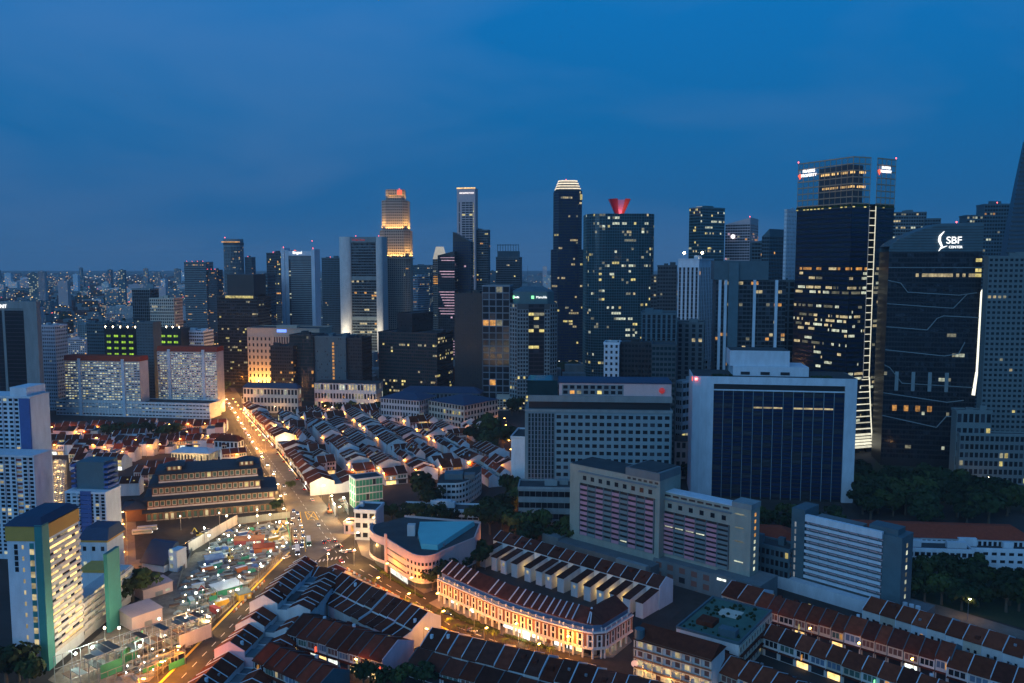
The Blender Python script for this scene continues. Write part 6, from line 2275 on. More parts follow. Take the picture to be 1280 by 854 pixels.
def tree(label, group, x, y, s, seed, z=0.0, sz=1.0):
    r = random.Random(seed)
    cm, tm = TREES[seed % 6]
    t = thing('tree', label, 'tree', (x, y, z), r.uniform(0, 6.28), group)
    for nm, me in (('crown', cm), ('trunk', tm)):
        o = link(nm, me, t)
        o.scale = (s * r.uniform(.9, 1.1), s * r.uniform(.9, 1.1), s * sz)


def grove(label, group, pts, smin, smax, seed, jitter=0):
    r = random.Random(seed)
    for k, (x, y) in enumerate(pts):
        tree(label, group, x + r.uniform(-jitter, jitter), y + r.uniform(-jitter, jitter), r.uniform(smin, smax), seed * 50 + k, 0, r.uniform(.85, 1.1))


def scatter(poly, n, seed, mind):
    r = random.Random(seed)
    xs, ys = [p[0] for p in poly], [p[1] for p in poly]
    out = []
    def inside(x, y):
        c = False
        for i in range(len(poly)):
            (x1, y1), (x2, y2) = poly[i], poly[i - 1]
            if (y1 > y) != (y2 > y) and x < (x2 - x1) * (y - y1) / (y2 - y1) + x1:
                c = not c
        return c
    for _ in range(n * 40):
        if len(out) >= n:
            break
        x, y = r.uniform(min(xs), max(xs)), r.uniform(min(ys), max(ys))
        if inside(x, y) and all((x - a) ** 2 + (y - b) ** 2 > mind ** 2 for a, b in out):
            out.append((x, y))
    return out


grove('broad dark tree in the park behind the white slab', 'park trees behind the white slab', scatter([(255.2, 608.1), (277.3, 581.7), (311.2, 581.7), (329.7, 528.2), (314.5, 503.2), (245.4, 492.4), (214.3, 503.2)], 46, 1, 8), 1.0, 1.5, 1)
grove('dark garden tree before the red roofed hall', 'garden trees by the park road', scatter([(190.3, 401.4), (212.1, 415.1), (248.8, 415.1), (256.2, 394.3), (237.3, 364.1), (205.5, 371.9), (185.7, 384.7)], 24, 2, 6), .75, 1.15, 2)
grove('small dark tree at the foot of the white slab', 'trees at the foot of the white slab', scatter([(147.8, 508.0), (208.3, 508.0), (203.8, 489.4), (141.8, 483.4)], 14, 3, 6), .6, .9, 3)
grove('huge dark tree touching the cream hipped civic block', 'huge trees of the old quarter', [(-30.5, 715.5), (-19.7, 728.3), (-8.2, 709.2), (-19.8, 679.6)], 1.4, 1.9, 4)
grove('tall tree left of the curved white block', 'trees round the curved white block', [(-58.2, 542.5), (-51.5, 528.2)], 1.2, 1.5, 5)
grove('leafy street tree in the lane between the mall and the pale slab', 'street trees below the pale slab', [(-19.4, 495.4), (-11.9, 508.0), (-4.1, 519.6), (4.1, 528.2), (-13.2, 483.4), (-5.7, 489.4), (2.3, 472.0), (10.0, 463.7), (22.6, 461.0), (31.4, 458.4), (0.0, 549.9), (6.7, 453.1), (13.9, 472.0), (-38.7, 495.4), (-46.5, 501.7)], .85, 1.35, 6)
grove('low tree in the clump between the site and the mall roof', 'clump of trees behind the mall', [(-81.4, 514.6), (-74.9, 511.3), (-68.6, 501.7), (-66.3, 514.6), (-59.5, 508.0), (-82.6, 503.2), (-51.5, 492.4)], .7, 1.0, 7)
grove('dark round tree leaning against the mall flank', 'trees beside the mall flank', [(-38.8, 398.3), (-33.2, 401.4), (-35.4, 408.6), (-24.0, 420.6), (-19.3, 426.3), (-15.6, 430.9)], .8, 1.1, 8)
grove('dark tree behind the long rows west of the main road', 'trees of the market quarter', [(-364.9, 748.4), (-357.8, 751.9), (-349.1, 751.9), (-338.8, 748.4), (-328.6, 745.0), (-311.5, 734.9), (-303.6, 738.2)], .9, 1.3, 9)
grove('big tree beside the blue roofed hall', 'trees by the blue roofed hall', [(-179.7, 384.7), (-177.5, 388.5)], 1.0, 1.25, 10)
grove('dark tree at the foot of the tall gallery block', 'trees at the foot of the gallery block', [(-191.6, 304.7), (-188.9, 308.4), (-182.5, 303.5), (-198.9, 309.6)], .9, 1.2, 11)
grove('floodlit tree in the square before the long lit hall', 'trees of the lit square', [(-207.6, 867.7), (-198.3, 886.5), (-182.7, 877.0), (-172.8, 896.2), (-159.0, 906.1), (-141.9, 886.5), (-128.9, 867.7), (-222.0, 858.6)], .7, 1.0, 12)
grove('tree beside the stall street', 'trees at the end of the stall street', [(-293.6, 508.0), (-280.8, 495.4), (-275.8, 508.0)], .6, .9, 13)
grove('dark tree over the back street at the foot of the violet shopfront row', 'trees over the back street', [(-55.7, 302.3), (-47.8, 300.0), (-40.6, 302.3), (-33.1, 302.3)], .55, .75, 14)
grove('street tree at the corner of the main road by the temple', 'trees by the temple corner', [(-160.7, 549.9), (-152.0, 528.2), (-116.8, 619.7), (-156.2, 581.7)], .45, .6, 15)
grove('tree among the towers by the lit civic square', 'trees among the mid-field blocks', [(-158.8, 970.3), (-149.5, 970.3), (-174.9, 981.9), (0.0, 867.7), (6.8, 886.5), (13.1, 906.1), (-35.7, 926.5), (-352.8, 1018.4)], .9, 1.2, 16)
grove('rounded tree by the peach low block', 'trees by the peach low block', [(128.8, 608.1), (131.6, 599.0), (132.5, 631.8)], .8, 1.0, 17)
grove('dark tree in the side lane by the striped block', 'trees by the striped block', [(128.6, 430.9), (192.2, 440.5), (185.3, 417.3), (155.5, 440.5)], .5, .7, 18)


def palm_meshes():
    r = random.Random(3)
    b = MB()
    for k in range(13):
        a = k * 2 * PI / 13 + r.uniform(-.15, .15)
        prev = Vector((0, 0, 6))
        for s in range(4):
            f = (s + 1) / 4
            nx = Vector((math.cos(a) * 2.6 * f, math.sin(a) * 2.6 * f, 6 + 1.0 * f - 1.9 * f * f))
            side = Vector((-math.sin(a), math.cos(a), 0)) * (.42 * (1 - .6 * f))
            b.quad(tuple(prev - side), tuple(nx - side * .8), tuple(nx + side * .8), tuple(prev + side))
            prev = nx
    t = MB()
    t.tube((0, 0, 0), (.15, 0, 6), .2, .13, 6)
    return b.mesh('fronds', 'leaf2'), t.mesh('trunk', 'bark')


PALM = palm_meshes()
for k, (x, y) in enumerate([(-53.6, 380.0), (-48.9, 375.5), (-44.2, 370.1), (-33.6, 358.2), (-27.1, 351.8), (-23.8, 348.6), (-19.9, 347.1), (-15.7, 344.0), (-11.5, 341.7), (-7.4, 339.5), (-2.7, 335.1), (6.6, 330.8), (11.1, 328.7), (16.1, 325.3), (-67.4, 398.3), (-73.6, 404.5), (-65.3, 409.7), (-37.6, 366.7), (-31.8, 361.6)]):
    t = thing('palm_tree', 'small street palm along the orange lit curving road', 'palm', (x, y), k * 1.3, 'palms along the curving road')
    for nm, me in zip(('fronds', 'trunk'), PALM):
        link(nm, me, t).scale = (1, 1, .75 + .06 * (k % 5))


def hedge(label, pts, wd, ht, seed):
    r = random.Random(seed)
    b = MB()
    for x, y, h in along(pts, .8):
        for _ in range(3):
            b.ball((x + r.uniform(-wd, wd), y + r.uniform(-wd, wd), ht * .5), r.uniform(.4, .8) * ht, 5, 3)
    o = b.obj('hedge', 'leaf2')
    tag(o, label, 'hedge')
    o.location = (0, 0, .05)


hedge('clipped hedge along the kerb below the mall', [(-71.5, 428.6), (-60.9, 412.9), (-48.8, 396.3), (-42.9, 388.5)], .5, 1.0, 1)
hedge('planting strip along the kerb of the white arcade', [(-31.0, 373.7), (-21.5, 363.2), (-12.6, 355.0), (-6.2, 350.2)], .9, 1.6, 2)
hedge('low planting along the kerb beyond the arcade shops', [(-2.8, 347.9), (6.8, 341.0), (16.6, 335.1)], .6, .9, 3)
hedge('dark hedge in the median of the curving road', [(-79.4, 403.4), (-60.6, 384.7), (-43.4, 366.7)], .6, 1.1, 4)


# ---------------------------------------------------------------- street lamps
def lamp_meshes(h, arm, headm):
    p = MB()
    p.tube((0, 0, 0), (0, 0, h), .14, .08, 6)
    a = MB()
    a.tube((0, 0, h), (arm, 0, h + .35), .07, .05, 5)
    hd = MB().box(arm - .6, arm + .6, -.3, .3, h + .1, h + .4)
    return p.mesh('pole', 'steel'), a.mesh('arm', 'steel'), hd.mesh('lamp_head', headm)


LAMPS = {k: lamp_meshes(9.0, 1.8, m) for k, m in (('o', 'lamp_orange'), ('w', 'lamp_warm'), ('h', 'lamp_white'))}
LCOL = {'o': (1.0, .33, .02), 'w': (1.0, .54, .17), 'h': (.86, 1.0, .76)}


def lamp(label, group, x, y, rot, kind, watts):
    t = thing('street_lamp', label, 'street lamp', (x, y, 0), rot, group)
    for nm, me in zip(('pole', 'arm', 'lamp_head'), LAMPS[kind]):
        link(nm, me, t)
    if watts:
        point_light(t, (1.8, 0, 8.9), watts, LCOL[kind], .35)


def lamps(label, group, pts, step, kind, watts, side=1, start=5):
    for x, y, h in along(pts, step, start):
        lamp(label, group, x, y, h + side * PI / 2, kind, watts)


lamps('orange street lamp on the kerb of the curving road', 'lamps on the curving road', [(-64.4, 415.1), (-41.8, 385.6), (-24.6, 361.6), (-7.6, 347.9), (11.3, 335.1), (32.2, 324.6)], 24, 'o', 8500, -1)
lamps('orange street lamp on the palm side of the curving road', 'lamps on the palm side', [(-74.8, 400.3), (-43.1, 364.1), (-23.4, 342.5), (0.0, 325.3), (30.4, 305.9)], 26, 'o', 17000, 1, 14)
lamps('orange street lamp beside the street of the timber balconied corner house', 'lamps by the corner house', [(49.3, 309.6), (55.1, 322.6), (72.4, 351.8)], 22, 'o', 6000, -1)
lamps('warm street lamp on the east pavement of the main road', 'lamps east of the main road', [(-86.1, 453.1), (-122.6, 542.5), (-157.7, 619.7), (-213.6, 748.4), (-269.5, 867.7)], 27, 'w', 16000, -1)
lamps('warm street lamp on the temple side of the main road', 'lamps on the temple side', [(-127.5, 472.0), (-161.8, 573.4), (-204.1, 668.4), (-279.2, 840.9), (-336.4, 970.3)], 30, 'w', 16000, 1)
lamps('orange street lamp on the distant end of the main road', 'lamps at the distant road end', [(-340.1, 970.3), (-408.9, 1137.9), (-472.2, 1288.7)], 32, 'o', 22000, 1)
lamps('pale street lamp along the yellow lined hill road', 'lamps on the hill road', [(-122.9, 448.0), (-128.3, 382.8), (-132.8, 330.8)], 30, 'w', 9000, 1, 12)
lamps('orange street lamp at the lower end of the hill road', 'lamps at the lower hill road', [(-132.9, 322.6), (-136.3, 287.6)], 13, 'o', 20000, 1, 4)
lamps('orange street lamp on the upper stretch of the main road', 'lamps on the upper main road', [(-206.6, 697.1), (-255.9, 807.7), (-314.2, 937.1)], 24, 'o', 14000, 1, 8)
lamps('white street lamp around the junction', 'lamps round the junction', [(-79.9, 433.3), (-99.9, 424.0)], 14, 'w', 15000, 1, 4)
lamps('orange street lamp in the lane beside the rounded mall', 'lamps in the mall lane', [(-28.7, 394.3), (-11.8, 430.9), (3.7, 477.6), (11.3, 528.2)], 30, 'o', 4500, 1)
lamps('orange lamp in the red brown street under the market rows', 'lamps of the red street', [(-199.3, 422.9), (-240.6, 511.3)], 26, 'o', 6500, 1)
lamps('orange lamp on the lit lane through the old quarter', 'lamps on the lit lane of the old quarter', [(-132.6, 691.1), (-176.6, 824.0), (-206.1, 906.1)], 24, 'o', 3500, 1)
lamps('orange lamp in the lane beside the pale slab', 'lamps in the pale slab lane', [(6.2, 528.2), (2.5, 631.8), (-6.4, 824.0)], 34, 'o', 2600, 1)
lamps('yellow lamp along the road by the garden trees', 'lamps along the park road', [(179.8, 388.5), (200.0, 368.4), (222.3, 345.5)], 30, 'w', 1200, 1)
lamps('warm lamp in the square before the long lit hall', 'lamps of the lit square', [(-213.2, 849.7), (-138.2, 896.2)], 26, 'w', 7500, 1)
lamps('warm lamp before the cream arcaded hall', 'lamps before the arcaded hall', [(-281.7, 858.6), (-226.7, 877.0)], 30, 'w', 6000, 1)
lamps('orange lamp in the lane between the shophouse rows on the east side', 'lamps between the eastern rows', [(106, 353), (164, 300)], 20, 'o', 900, -1)
lamps('warm lamp in the garden behind the red roofed hall', 'lamps in the park', [(253.9, 599.0), (300.6, 594.6), (354.7, 569.4)], 40, 'w', 1800, 1)
lamps('pale lamp on the temple forecourt', 'lamps on the temple forecourt', [(-203.3, 489.4), (-142.9, 508.0)], 22, 'w', 2600, -1)
lamps('warm lamp in the back street beneath the trees', 'lamps in the back street', [(-33.6, 339.5), (-43.7, 326.6), (-61.3, 308.4)], 18, 'o', 1500, 1)
lamps('warm lamp in the market rows', 'lamps in the market rows', [(-288.6, 581.7), (-236.3, 608.1), (-190.2, 631.8)], 30, 'o', 1500, 1)
lamps('warm lamp along the far row west of the main road', 'lamps of the far western row', [(-420.1, 728.3), (-354.7, 748.4), (-269.1, 784.4)], 34, 'o', 1800, 1)


# ---------------------------------------------------------------- stalls of the bright market street
st = MB().xprism([(-1.6, 2.5), (1.6, 2.5), (0, 3.4)], -1.8, 1.8).mesh('canopy', 'cream')
sl_ = MB().box(-1.5, 1.5, -1.2, 1.2, 2.15, 2.35).mesh('lamp_row', 'stall_lamp')
sc_ = MB().box(-1.5, 1.5, -.6, .6, 0, .9).mesh('counter', 'wood')
sp_ = MB()
for px_ in (-1.6, 1.6):
    for py_ in (-1.4, 1.4):
        sp_.box(px_ - .05, px_ + .05, py_ - .05, py_ + .05, 0, 2.5)
sp_ = sp_.mesh('posts', 'steel')
k = 0
for pts in ([(-301.6, 535.2), (-366.4, 662.9)], [(-298.5, 535.2), (-363.2, 662.9)], [(-298.2, 542.5), (-357.1, 657.5)]):
    for x, y, h in along(pts, 5.5, 1):
        t = thing('market_stall', 'glowing market stall in the bright stall street', 'stall', (x, y, .06), h, 'stalls of the bright street')
        for nm, me in (('canopy', st), ('lamp_row', sl_), ('counter', sc_), ('posts', sp_)):
            link(nm, me, t)
        k += 1
        if k % 4 == 0:
            point_light(t, (1.9, 0, 3.0), 1500, (1, .66, .28), .3, 'stall_light')
for k, (x, y) in enumerate([(-260.7, 652.2), (-257.6, 657.5), (-253.5, 660.2), (-249.4, 662.9), (-245.0, 668.4), (-254.1, 641.9), (-246.1, 647.0), (-250.9, 594.6), (-257.4, 588.1), (-263.3, 586.0), (-240.1, 501.7), (-243.3, 500.1), (-245.9, 498.5)]):
    t = thing('market_stall', 'lit canopied stall in the market rows behind the temple', 'stall', (x, y, .06), k, 'stalls of the market rows')
    for nm, me in (('canopy', st), ('lamp_row', sl_), ('counter', sc_), ('posts', sp_)):
        link(nm, me, t)
    if k % 2 == 0:
        point_light(t, (0, -2.2, 3.4), 2200, (1, .62, .22), .3, 'stall_light')


# ---------------------------------------------------------------- vehicles
def car_meshes(paint, van=False):
    b = MB()
    if van:
        b.xprism([(-2.3, .4), (2.3, .4), (2.3, 1.1), (1.7, 1.25), (1.2, 2.1), (-2.3, 2.1)], -.9, .9)
        g = MB().xprism([(-2.0, 1.3), (1.55, 1.3), (1.12, 1.95), (-2.0, 1.95)], -.92, .92)
        b2 = None
    else:
        b.xprism([(-2.2, .35), (2.2, .35), (2.25, .75), (1.2, .95), (-1.9, .98), (-2.25, .8)], -.88, .88)
        b.xprism([(-1.55, .96), (.95, .96), (.25, 1.45), (-1.05, 1.45)], -.72, .72)
        g = MB().xprism([(-1.62, .99), (1.0, .99), (.3, 1.40), (-1.1, 1.40)], -.74, .74)
        g.v = [(x * 1.0, y, z) for x, y, z in g.v]
    wheel = MB()
    wheel.tube((-.12, 0, 0), (.12, 0, 0), .33, .33, 8)
    hl = MB().box(-.18, .18, -.04, .04, -.1, .1)
    return {'body': b.mesh('body', paint), 'windows': g.mesh('windows', 'car_glass'), 'wheel': wheel.mesh('wheel', 'tyre'),
            'headlight': hl.mesh('headlight', 'head_light'), 'taillight': hl.mesh('taillight', 'tail_light')}


CARS = [car_meshes('car%d' % i) for i in range(6)]
VAN = car_meshes('car0', True)
CARN = ('white', 'black', 'silver', 'red', 'blue', 'green')


def car(x, y, head, i, where, group, lights=True, van=False, wt=600):
    ms = VAN if van else CARS[i]
    t = thing('van' if van else 'car', '%s %s %s' % ('white' if van else CARN[i], 'van' if van else 'car', where), 'van' if van else 'car', (x, y, .085), head - PI / 2, group)
    link('body', ms['body'], t)
    link('windows', ms['windows'], t)
    for sx in (-.8, .8):
        for sy in (-1.35, 1.4):
            link('wheel', ms['wheel'], t, None, (sx, sy, .33))
        if lights:
            link('headlight', ms['headlight'], t, None, (sx * .75, 2.27, .68))
            link('taillight', ms['taillight'], t, None, (sx * .8, -2.29, .72))
    if lights and wt:
        l_ = bpy.data.lights.new('headlight_beam', 'SPOT')
        l_.energy = wt
        l_.color = (1, .93, .8)
        l_.spot_size = R(60)
        l_.spot_blend = .6
        l_.shadow_soft_size = .2
        o = bpy.data.objects.new('headlight_beam', l_)
        LINK(o)
        o.parent = t
        o.location = (0, 2.4, .75)
        o.rotation_euler = (R(82), 0, 0)


r = random.Random(12)
pick = lambda: r.choice((0, 0, 1, 1, 2, 2, 3, 4))
for k, (x, y) in enumerate([(-140.6, 528.2), (-137.6, 514.6), (-129.6, 489.4), (-127.0, 479.1), (-124.0, 469.2), (-122.6, 458.4), (-125.3, 489.4), (-122.3, 479.1), (-120.3, 469.2), (-118.7, 461.0), (-135.2, 503.2), (-129.0, 500.1), (-132.8, 511.3), (-136.7, 523.0)]):
    car(x, y, -1.25, pick(), 'queueing on the main road above the junction', 'cars queueing on the main road', wt=250)
for k, (x, y, h) in enumerate([(*p, a) for p, a in zip([(-118.2, 500.1), (-107.6, 467.8), (-105.8, 472.0), (-101.8, 470.6), (-103.1, 455.7), (-97.5, 461.0), (-93.4, 451.8), (-90.1, 453.1), (-91.3, 436.9), (-122.5, 443.0)], (-1.2, 1.9, 1.9, 1.9, 2.2, 2.4, 2.6, 2.7, -1.0, -2.1))]):
    car(x, y, h, pick(), 'crossing the wide junction', 'cars crossing the junction')
for k, (x, y, h) in enumerate(along([(-152.0, 561.4), (-228.4, 728.3), (-297.5, 886.5), (-344.4, 993.8)], 23, 8)):
    car(x + r.uniform(-2, 2), y, h + PI, pick(), 'driving down the main road between the shophouses', 'cars on the main road', wt=350)
for k, (x, y, h) in enumerate(along([(-132.9, 549.9), (-191.0, 679.6), (-268.9, 849.7)], 30, 4)):
    car(x, y, h, pick(), 'driving up the main road between the shophouses', 'cars driving up the main road', wt=350)
for pts, where, gp in (([(-183.5, 448.0), (-178.7, 483.4), (-173.4, 501.7)], 'parked before the pale hoarding of the site', 'cars parked before the hoarding'),
                       ([(-184.2, 461.0), (-181.8, 489.4)], 'parked in the yard behind the temple forecourt', 'cars parked in the yard'),
                       ([(-212.6, 440.5), (-233.7, 487.9)], 'parked in the red brown street', 'cars in the red street')):
    for x, y, h in along(pts, 3.4, 1):
        car(x, y, h + PI / 2 + .2, pick(), where, gp, False)
for x, y in [(-29.2, 370.1), (19.3, 323.9), (-17.4, 351.8)]:
    car(x, y, -.6, pick(), 'on the orange lit curving road', 'cars on the curving road')


def bus(x, y, head, label, roofm):
    t = thing('bus', label, 'bus', (x, y, .09), head - PI / 2)
    MB().box(-1.25, 1.25, -5.5, 5.5, .45, 3.0).obj('body', roofm, t)
    MB().box(-1.1, 1.1, -5.3, 5.3, 3.0, 3.15).obj('roof', 'hdb_white', t)
    MB().box(-1.28, 1.28, -5.0, 5.0, 1.5, 2.5).obj('side_windows', 'lit_dim', t)
    MB().box(-1.1, 1.1, 5.5, 5.54, 1.3, 2.6).obj('windscreen', 'car_glass', t)
    for sx in (-1.0, 1.0):
        for sy in (-3.6, 3.4):
            b = MB()
            b.tube((sx - .15, sy, .5), (sx + .15, sy, .5), .5, .5, 10)
            b.obj('wheel', 'tyre', t)
        MB().box(sx * .8 - .2, sx * .8 + .2, 5.5, 5.58, .7, .95).obj('headlight', 'head_light', t)


bus(*(-118.7, 451.8), -1.3, 'white and blue bus at the head of the queue above the wedge-shaped block', 'blue_panel')
bus(*(-116.0, 466.4), -1.3, 'green single-deck bus beside the queue of cars', 'teal_paint')
bus(*(-218.4, 483.4), .3, 'long pale coach parked in the yard beside the blue roofed hall', 'cream')
bus(*(-218.1, 489.4), .3, 'second pale coach parked alongside in the yard by the blue roofed hall', 'cream')


# ---------------------------------------------------------------- building site
def hoarding(label, pts, ht, m, step=2.4):
    t = thing('hoarding', label, 'fence', (*pts[0], 0))
    me = MB().box(0, step - .08, -.06, .06, 0, ht).mesh('panel', m)
    mp_ = MB().box(-.08, .08, .07, .25, 0, ht + .2).mesh('post', 'steel')
    for x, y, h in along(pts, step):
        link('panel', me, t, None, (x - pts[0][0], y - pts[0][1], .03), h)
        link('post', mp_, t, None, (x - pts[0][0], y - pts[0][1], .03), h)


hoarding('tall pale hoarding of upright panels round the upper building site', [(-178.4, 450.6), (-174.6, 472.0), (-168.5, 501.7)], 6.0, 'offwhite')
hoarding('grey panelled hoarding facing the temple', [(-168.1, 503.2), (-141.6, 514.6)], 4.0, 'concrete')
hoarding('panel hoarding along the main road side of the site', [(-139.9, 508.0), (-124.6, 461.0)], 3.0, 'green_net')
hoarding('low hoarding between the yellow lined hill road and the site', [(-126.5, 448.0), (-131.0, 391.4), (-138.0, 312.8)], 2.0, 'pale_road')
hoarding('green hoarding across the lower site', [(-154.4, 318.6), (-155.3, 339.5)], 6.0, 'green_net')
hoarding('grey hoarding winding through the upper site', [(-177.6, 453.1), (-173.6, 438.1), (-170.7, 421.8), (-164.6, 400.3)], 2.4, 'bluegrey')


def barrier_row(label, pts, group):
    ms = [MB().xprism([(-.3, 0), (.3, 0), (.12, .9), (-.12, .9)], -.9, .9).mesh('barrier', m) for m in ('orange_paint', 'white')]
    for k, (x, y, h) in enumerate(along(pts, 2.6)):
        o = link('barrier', ms[k % 2], None, None, (x, y, .08), h)
        tag(o, label[k % 2], 'barrier', group)


barrier_row(('orange road barrier in the line beside the widened curving road', 'white road barrier in the line beside the widened curving road'), [(-89.5, 421.8), (-86.2, 426.3), (-67.6, 404.5), (-49.0, 382.8)], 'barriers on the curving road')
barrier_row(('orange road barrier at the edge of the site on the hill road', 'white road barrier at the edge of the site on the hill road'), [(-124.5, 408.6), (-127.7, 371.9)], 'barriers on the hill road')
sheet('barrier_lane', ccw([(-88.2, 419.5), (-86.0, 425.2), (-48.2, 381.9), (-52.1, 377.3)]), .075, 'pale_road')


def container(x, y, rot, m, label, group, z=.04):
    t = thing('site_container', label, 'container', (x, y, z), rot, group)
    b = MB().box(-3, 3, -1.2, 1.2, 0, 2.5)
    b.obj('body', m, t)
    rb = MB()
    for k in range(9):
        rb.box(-2.8 + k * .68, -2.6 + k * .68, -1.27, -1.2, .15, 2.35)
    rb.obj('ribs', m, t)
    MB().box(-2.9, 2.9, -1.1, 1.1, 2.5, 2.58).obj('roof', 'hdb_white' if m != 'red_paint' else m, t)
    MB().box(3.0, 3.06, -1.0, 1.0, .1, 2.3).obj('door', 'steel', t)


def excavator(x, y, rot, m, label):
    t = thing('excavator', label, 'excavator', (x, y, .04), rot)
    for s in (-1, 1):
        b = MB()
        b.xprism([(-1.9, .1), (1.9, .1), (2.2, .5), (1.9, .9), (-1.9, .9), (-2.2, .5)], s * 1.2 - .3, s * 1.2 + .3)
        b.obj('track', 'tyre', t)
    MB().box(-1.4, 1.4, -2.2, 1.4, 1.0, 2.2).obj('body', m, t)
    MB().box(-1.3, -.2, .1, 1.5, 2.2, 3.4).obj('cab', 'car_glass', t)
    b = MB()
    b.tube((.4, 1.2, 1.8), (.4, 4.2, 5.2), .35, .28, 5)
    b.obj('boom', m, t)
    b = MB()
    b.tube((.4, 4.2, 5.2), (.4, 6.2, 2.2), .25, .2, 5)
    b.obj('stick', m, t)
    MB().xprism([(5.8, 1.2), (6.8, 1.6), (6.6, 2.4), (6.0, 2.3)], -.2, 1.0).obj('bucket', 'steel', t)


def pile(x, y, rot, kind, label, group, s=1.0):
    r = random.Random(int(x * 13 + y * 7))
    t = thing('material_stack', label, 'material stack', (x, y, .04), rot, group)
    if kind == 'pipes':
        for k in range(6):
            b = MB()
            yy, zz = (k % 3 - 1) * .55 + (.27 if k > 2 else 0), .25 + (k // 3) * .45
            b.tube((-3 * s, yy, zz), (3 * s, yy, zz), .24, .24, 6)
            b.obj('pipe', 'steel' if k % 2 else 'concrete', t)
    elif kind == 'planks':
        for k in range(5):
            MB().box(-2.2 * s, 2.2 * s, -1 + r.uniform(-.1, .1), 1 + r.uniform(-.1, .1), k * .22, k * .22 + .16).obj('plank', r.choice(('wood', 'bare_soil', 'dark_concrete', 'concrete', 'steel')), t)
    elif kind == 'tarp':
        b = MB()
        b.prism([(-2 * s, -1.5), (2 * s, -1.5), (2 * s, 1.5), (-2 * s, 1.5)], 0, 1.5, [(-1.3 * s, -.7), (1.5 * s, -.9), (1.2 * s, .8), (-1.5 * s, .7)])
        b.obj('cover', r.choice(('blue_tarp', 'mid_concrete', 'dark_concrete', 'green_net', 'concrete', 'dark_concrete')), t)
        MB().box(-2.1 * s, 2.1 * s, -1.6, 1.6, 0, .12).obj('pallet', 'wood', t)
    else:
        b = MB()
        n = 9
        pts = [((2.2 + r.uniform(-.6, .6)) * s * math.cos(2 * PI * k / n), (1.8 + r.uniform(-.5, .5)) * s * math.sin(2 * PI * k / n)) for k in range(n)]
        b.prism(pts, 0, .7 * s, [(p[0] * .6, p[1] * .6) for p in pts])
        b.prism([(p[0] * .6, p[1] * .6) for p in pts], .7 * s, 1.2 * s, [(p[0] * .15 + .2, p[1] * .15) for p in pts])
        b.obj('heap', r.choice(('bare_soil', 'concrete', 'pale_road')), t)


SITE = [(-171.9, 477.6), (-165.6, 498.5), (-141.1, 501.7), (-127.1, 463.7), (-132.6, 396.3), (-135.1, 355.0), (-146.6, 358.2), (-157.7, 377.3), (-163.9, 408.6), (-165.8, 435.7)]
LOW = [(-135.7, 351.8), (-136.0, 333.0), (-138.8, 314.7), (-144.7, 309.6), (-152.0, 312.1), (-150.0, 336.6), (-144.3, 361.6)]
cm_ = ('blue_panel', 'orange_paint', 'hdb_white', 'yellow_paint', 'teal_paint', 'red_paint')
cn_ = ('blue', 'orange', 'white', 'yellow', 'teal', 'red')
items = scatter(SITE, 300, 21, 2.9)
n_up = len(items)
items += scatter(LOW, 75, 22, 3.2)
r = random.Random(31)
for k, (x, y) in enumerate(items):
    a = r.choice((.6, .65, -.9, .7)) + r.uniform(-.2, .2)
    low = k >= n_up
    where = 'in the lower yard of the building site' if low else 'in the floodlit upper building site'
    q = r.random()
    if q < .05:
        i = r.choice((0, 1, 2, 2, 3, 4, 5))
        container(x, y, a, cm_[i], '%s site container %s' % (cn_[i], where), 'site containers ' + where)
    elif q < .36:
        pile(x, y, a, 'pipes', 'stack of pipes ' + where, 'pipe stacks ' + where, r.uniform(.7, 1.2))
    elif q < .66:
        pile(x, y, a, 'planks', 'stack of boards ' + where, 'board stacks ' + where, r.uniform(.7, 1.1))
    elif q < .82:
        pile(x, y, a, 'tarp', 'covered pallet load ' + where, 'covered loads ' + where, r.uniform(.6, 1.1))
    else:
        pile(x, y, a, 'heap', 'heap of spoil ' + where, 'spoil heaps ' + where, r.uniform(.7, 1.3))
for (x, y), a, m, lab in zip([(-152.1, 440.5), (-148.6, 477.6), (-182.2, 477.6), (-116.7, 524.7), (-139.9, 483.4), (-146.7, 394.3)], (.5, 2.2, 1.2, .4, -1, 2.5), ('yellow_paint', 'orange_paint', 'yellow_paint', 'orange_paint', 'yellow_paint', 'red_paint'),
                             ('yellow excavator among containers in the upper site', 'orange excavator near the grey hoarding', 'yellow excavator standing before the temple forecourt', 'orange excavator below the netted shell', 'yellow excavator by the main road side of the site', 'red excavator in the middle of the site')):
    excavator(x, y, a, m, lab)


def shed(b4, m, roofm, label):
    x, y, rot, w, d, h = b4
    t = thing('site_shed', label, 'shed', (x, y, .04), rot)
    MB().box(-w / 2, w / 2, -d / 2, d / 2, 0, h).obj('wall', m, t)
    MB().xprism([(-d / 2 - .4, h), (d / 2 + .4, h + .9), (d / 2 + .4, h + 1.05), (-d / 2 - .4, h + .15)], -w / 2 - .4, w / 2 + .4).obj('roof', roofm, t)
    MB().box(-w * .1, w * .15, -d / 2 - .08, -d / 2, .1, 2.2).obj('door', 'steel', t)
    MB().box(w * .25, w * .4, -d / 2 - .08, -d / 2, 1.1, 2.1).obj('window', 'lit_white', t)


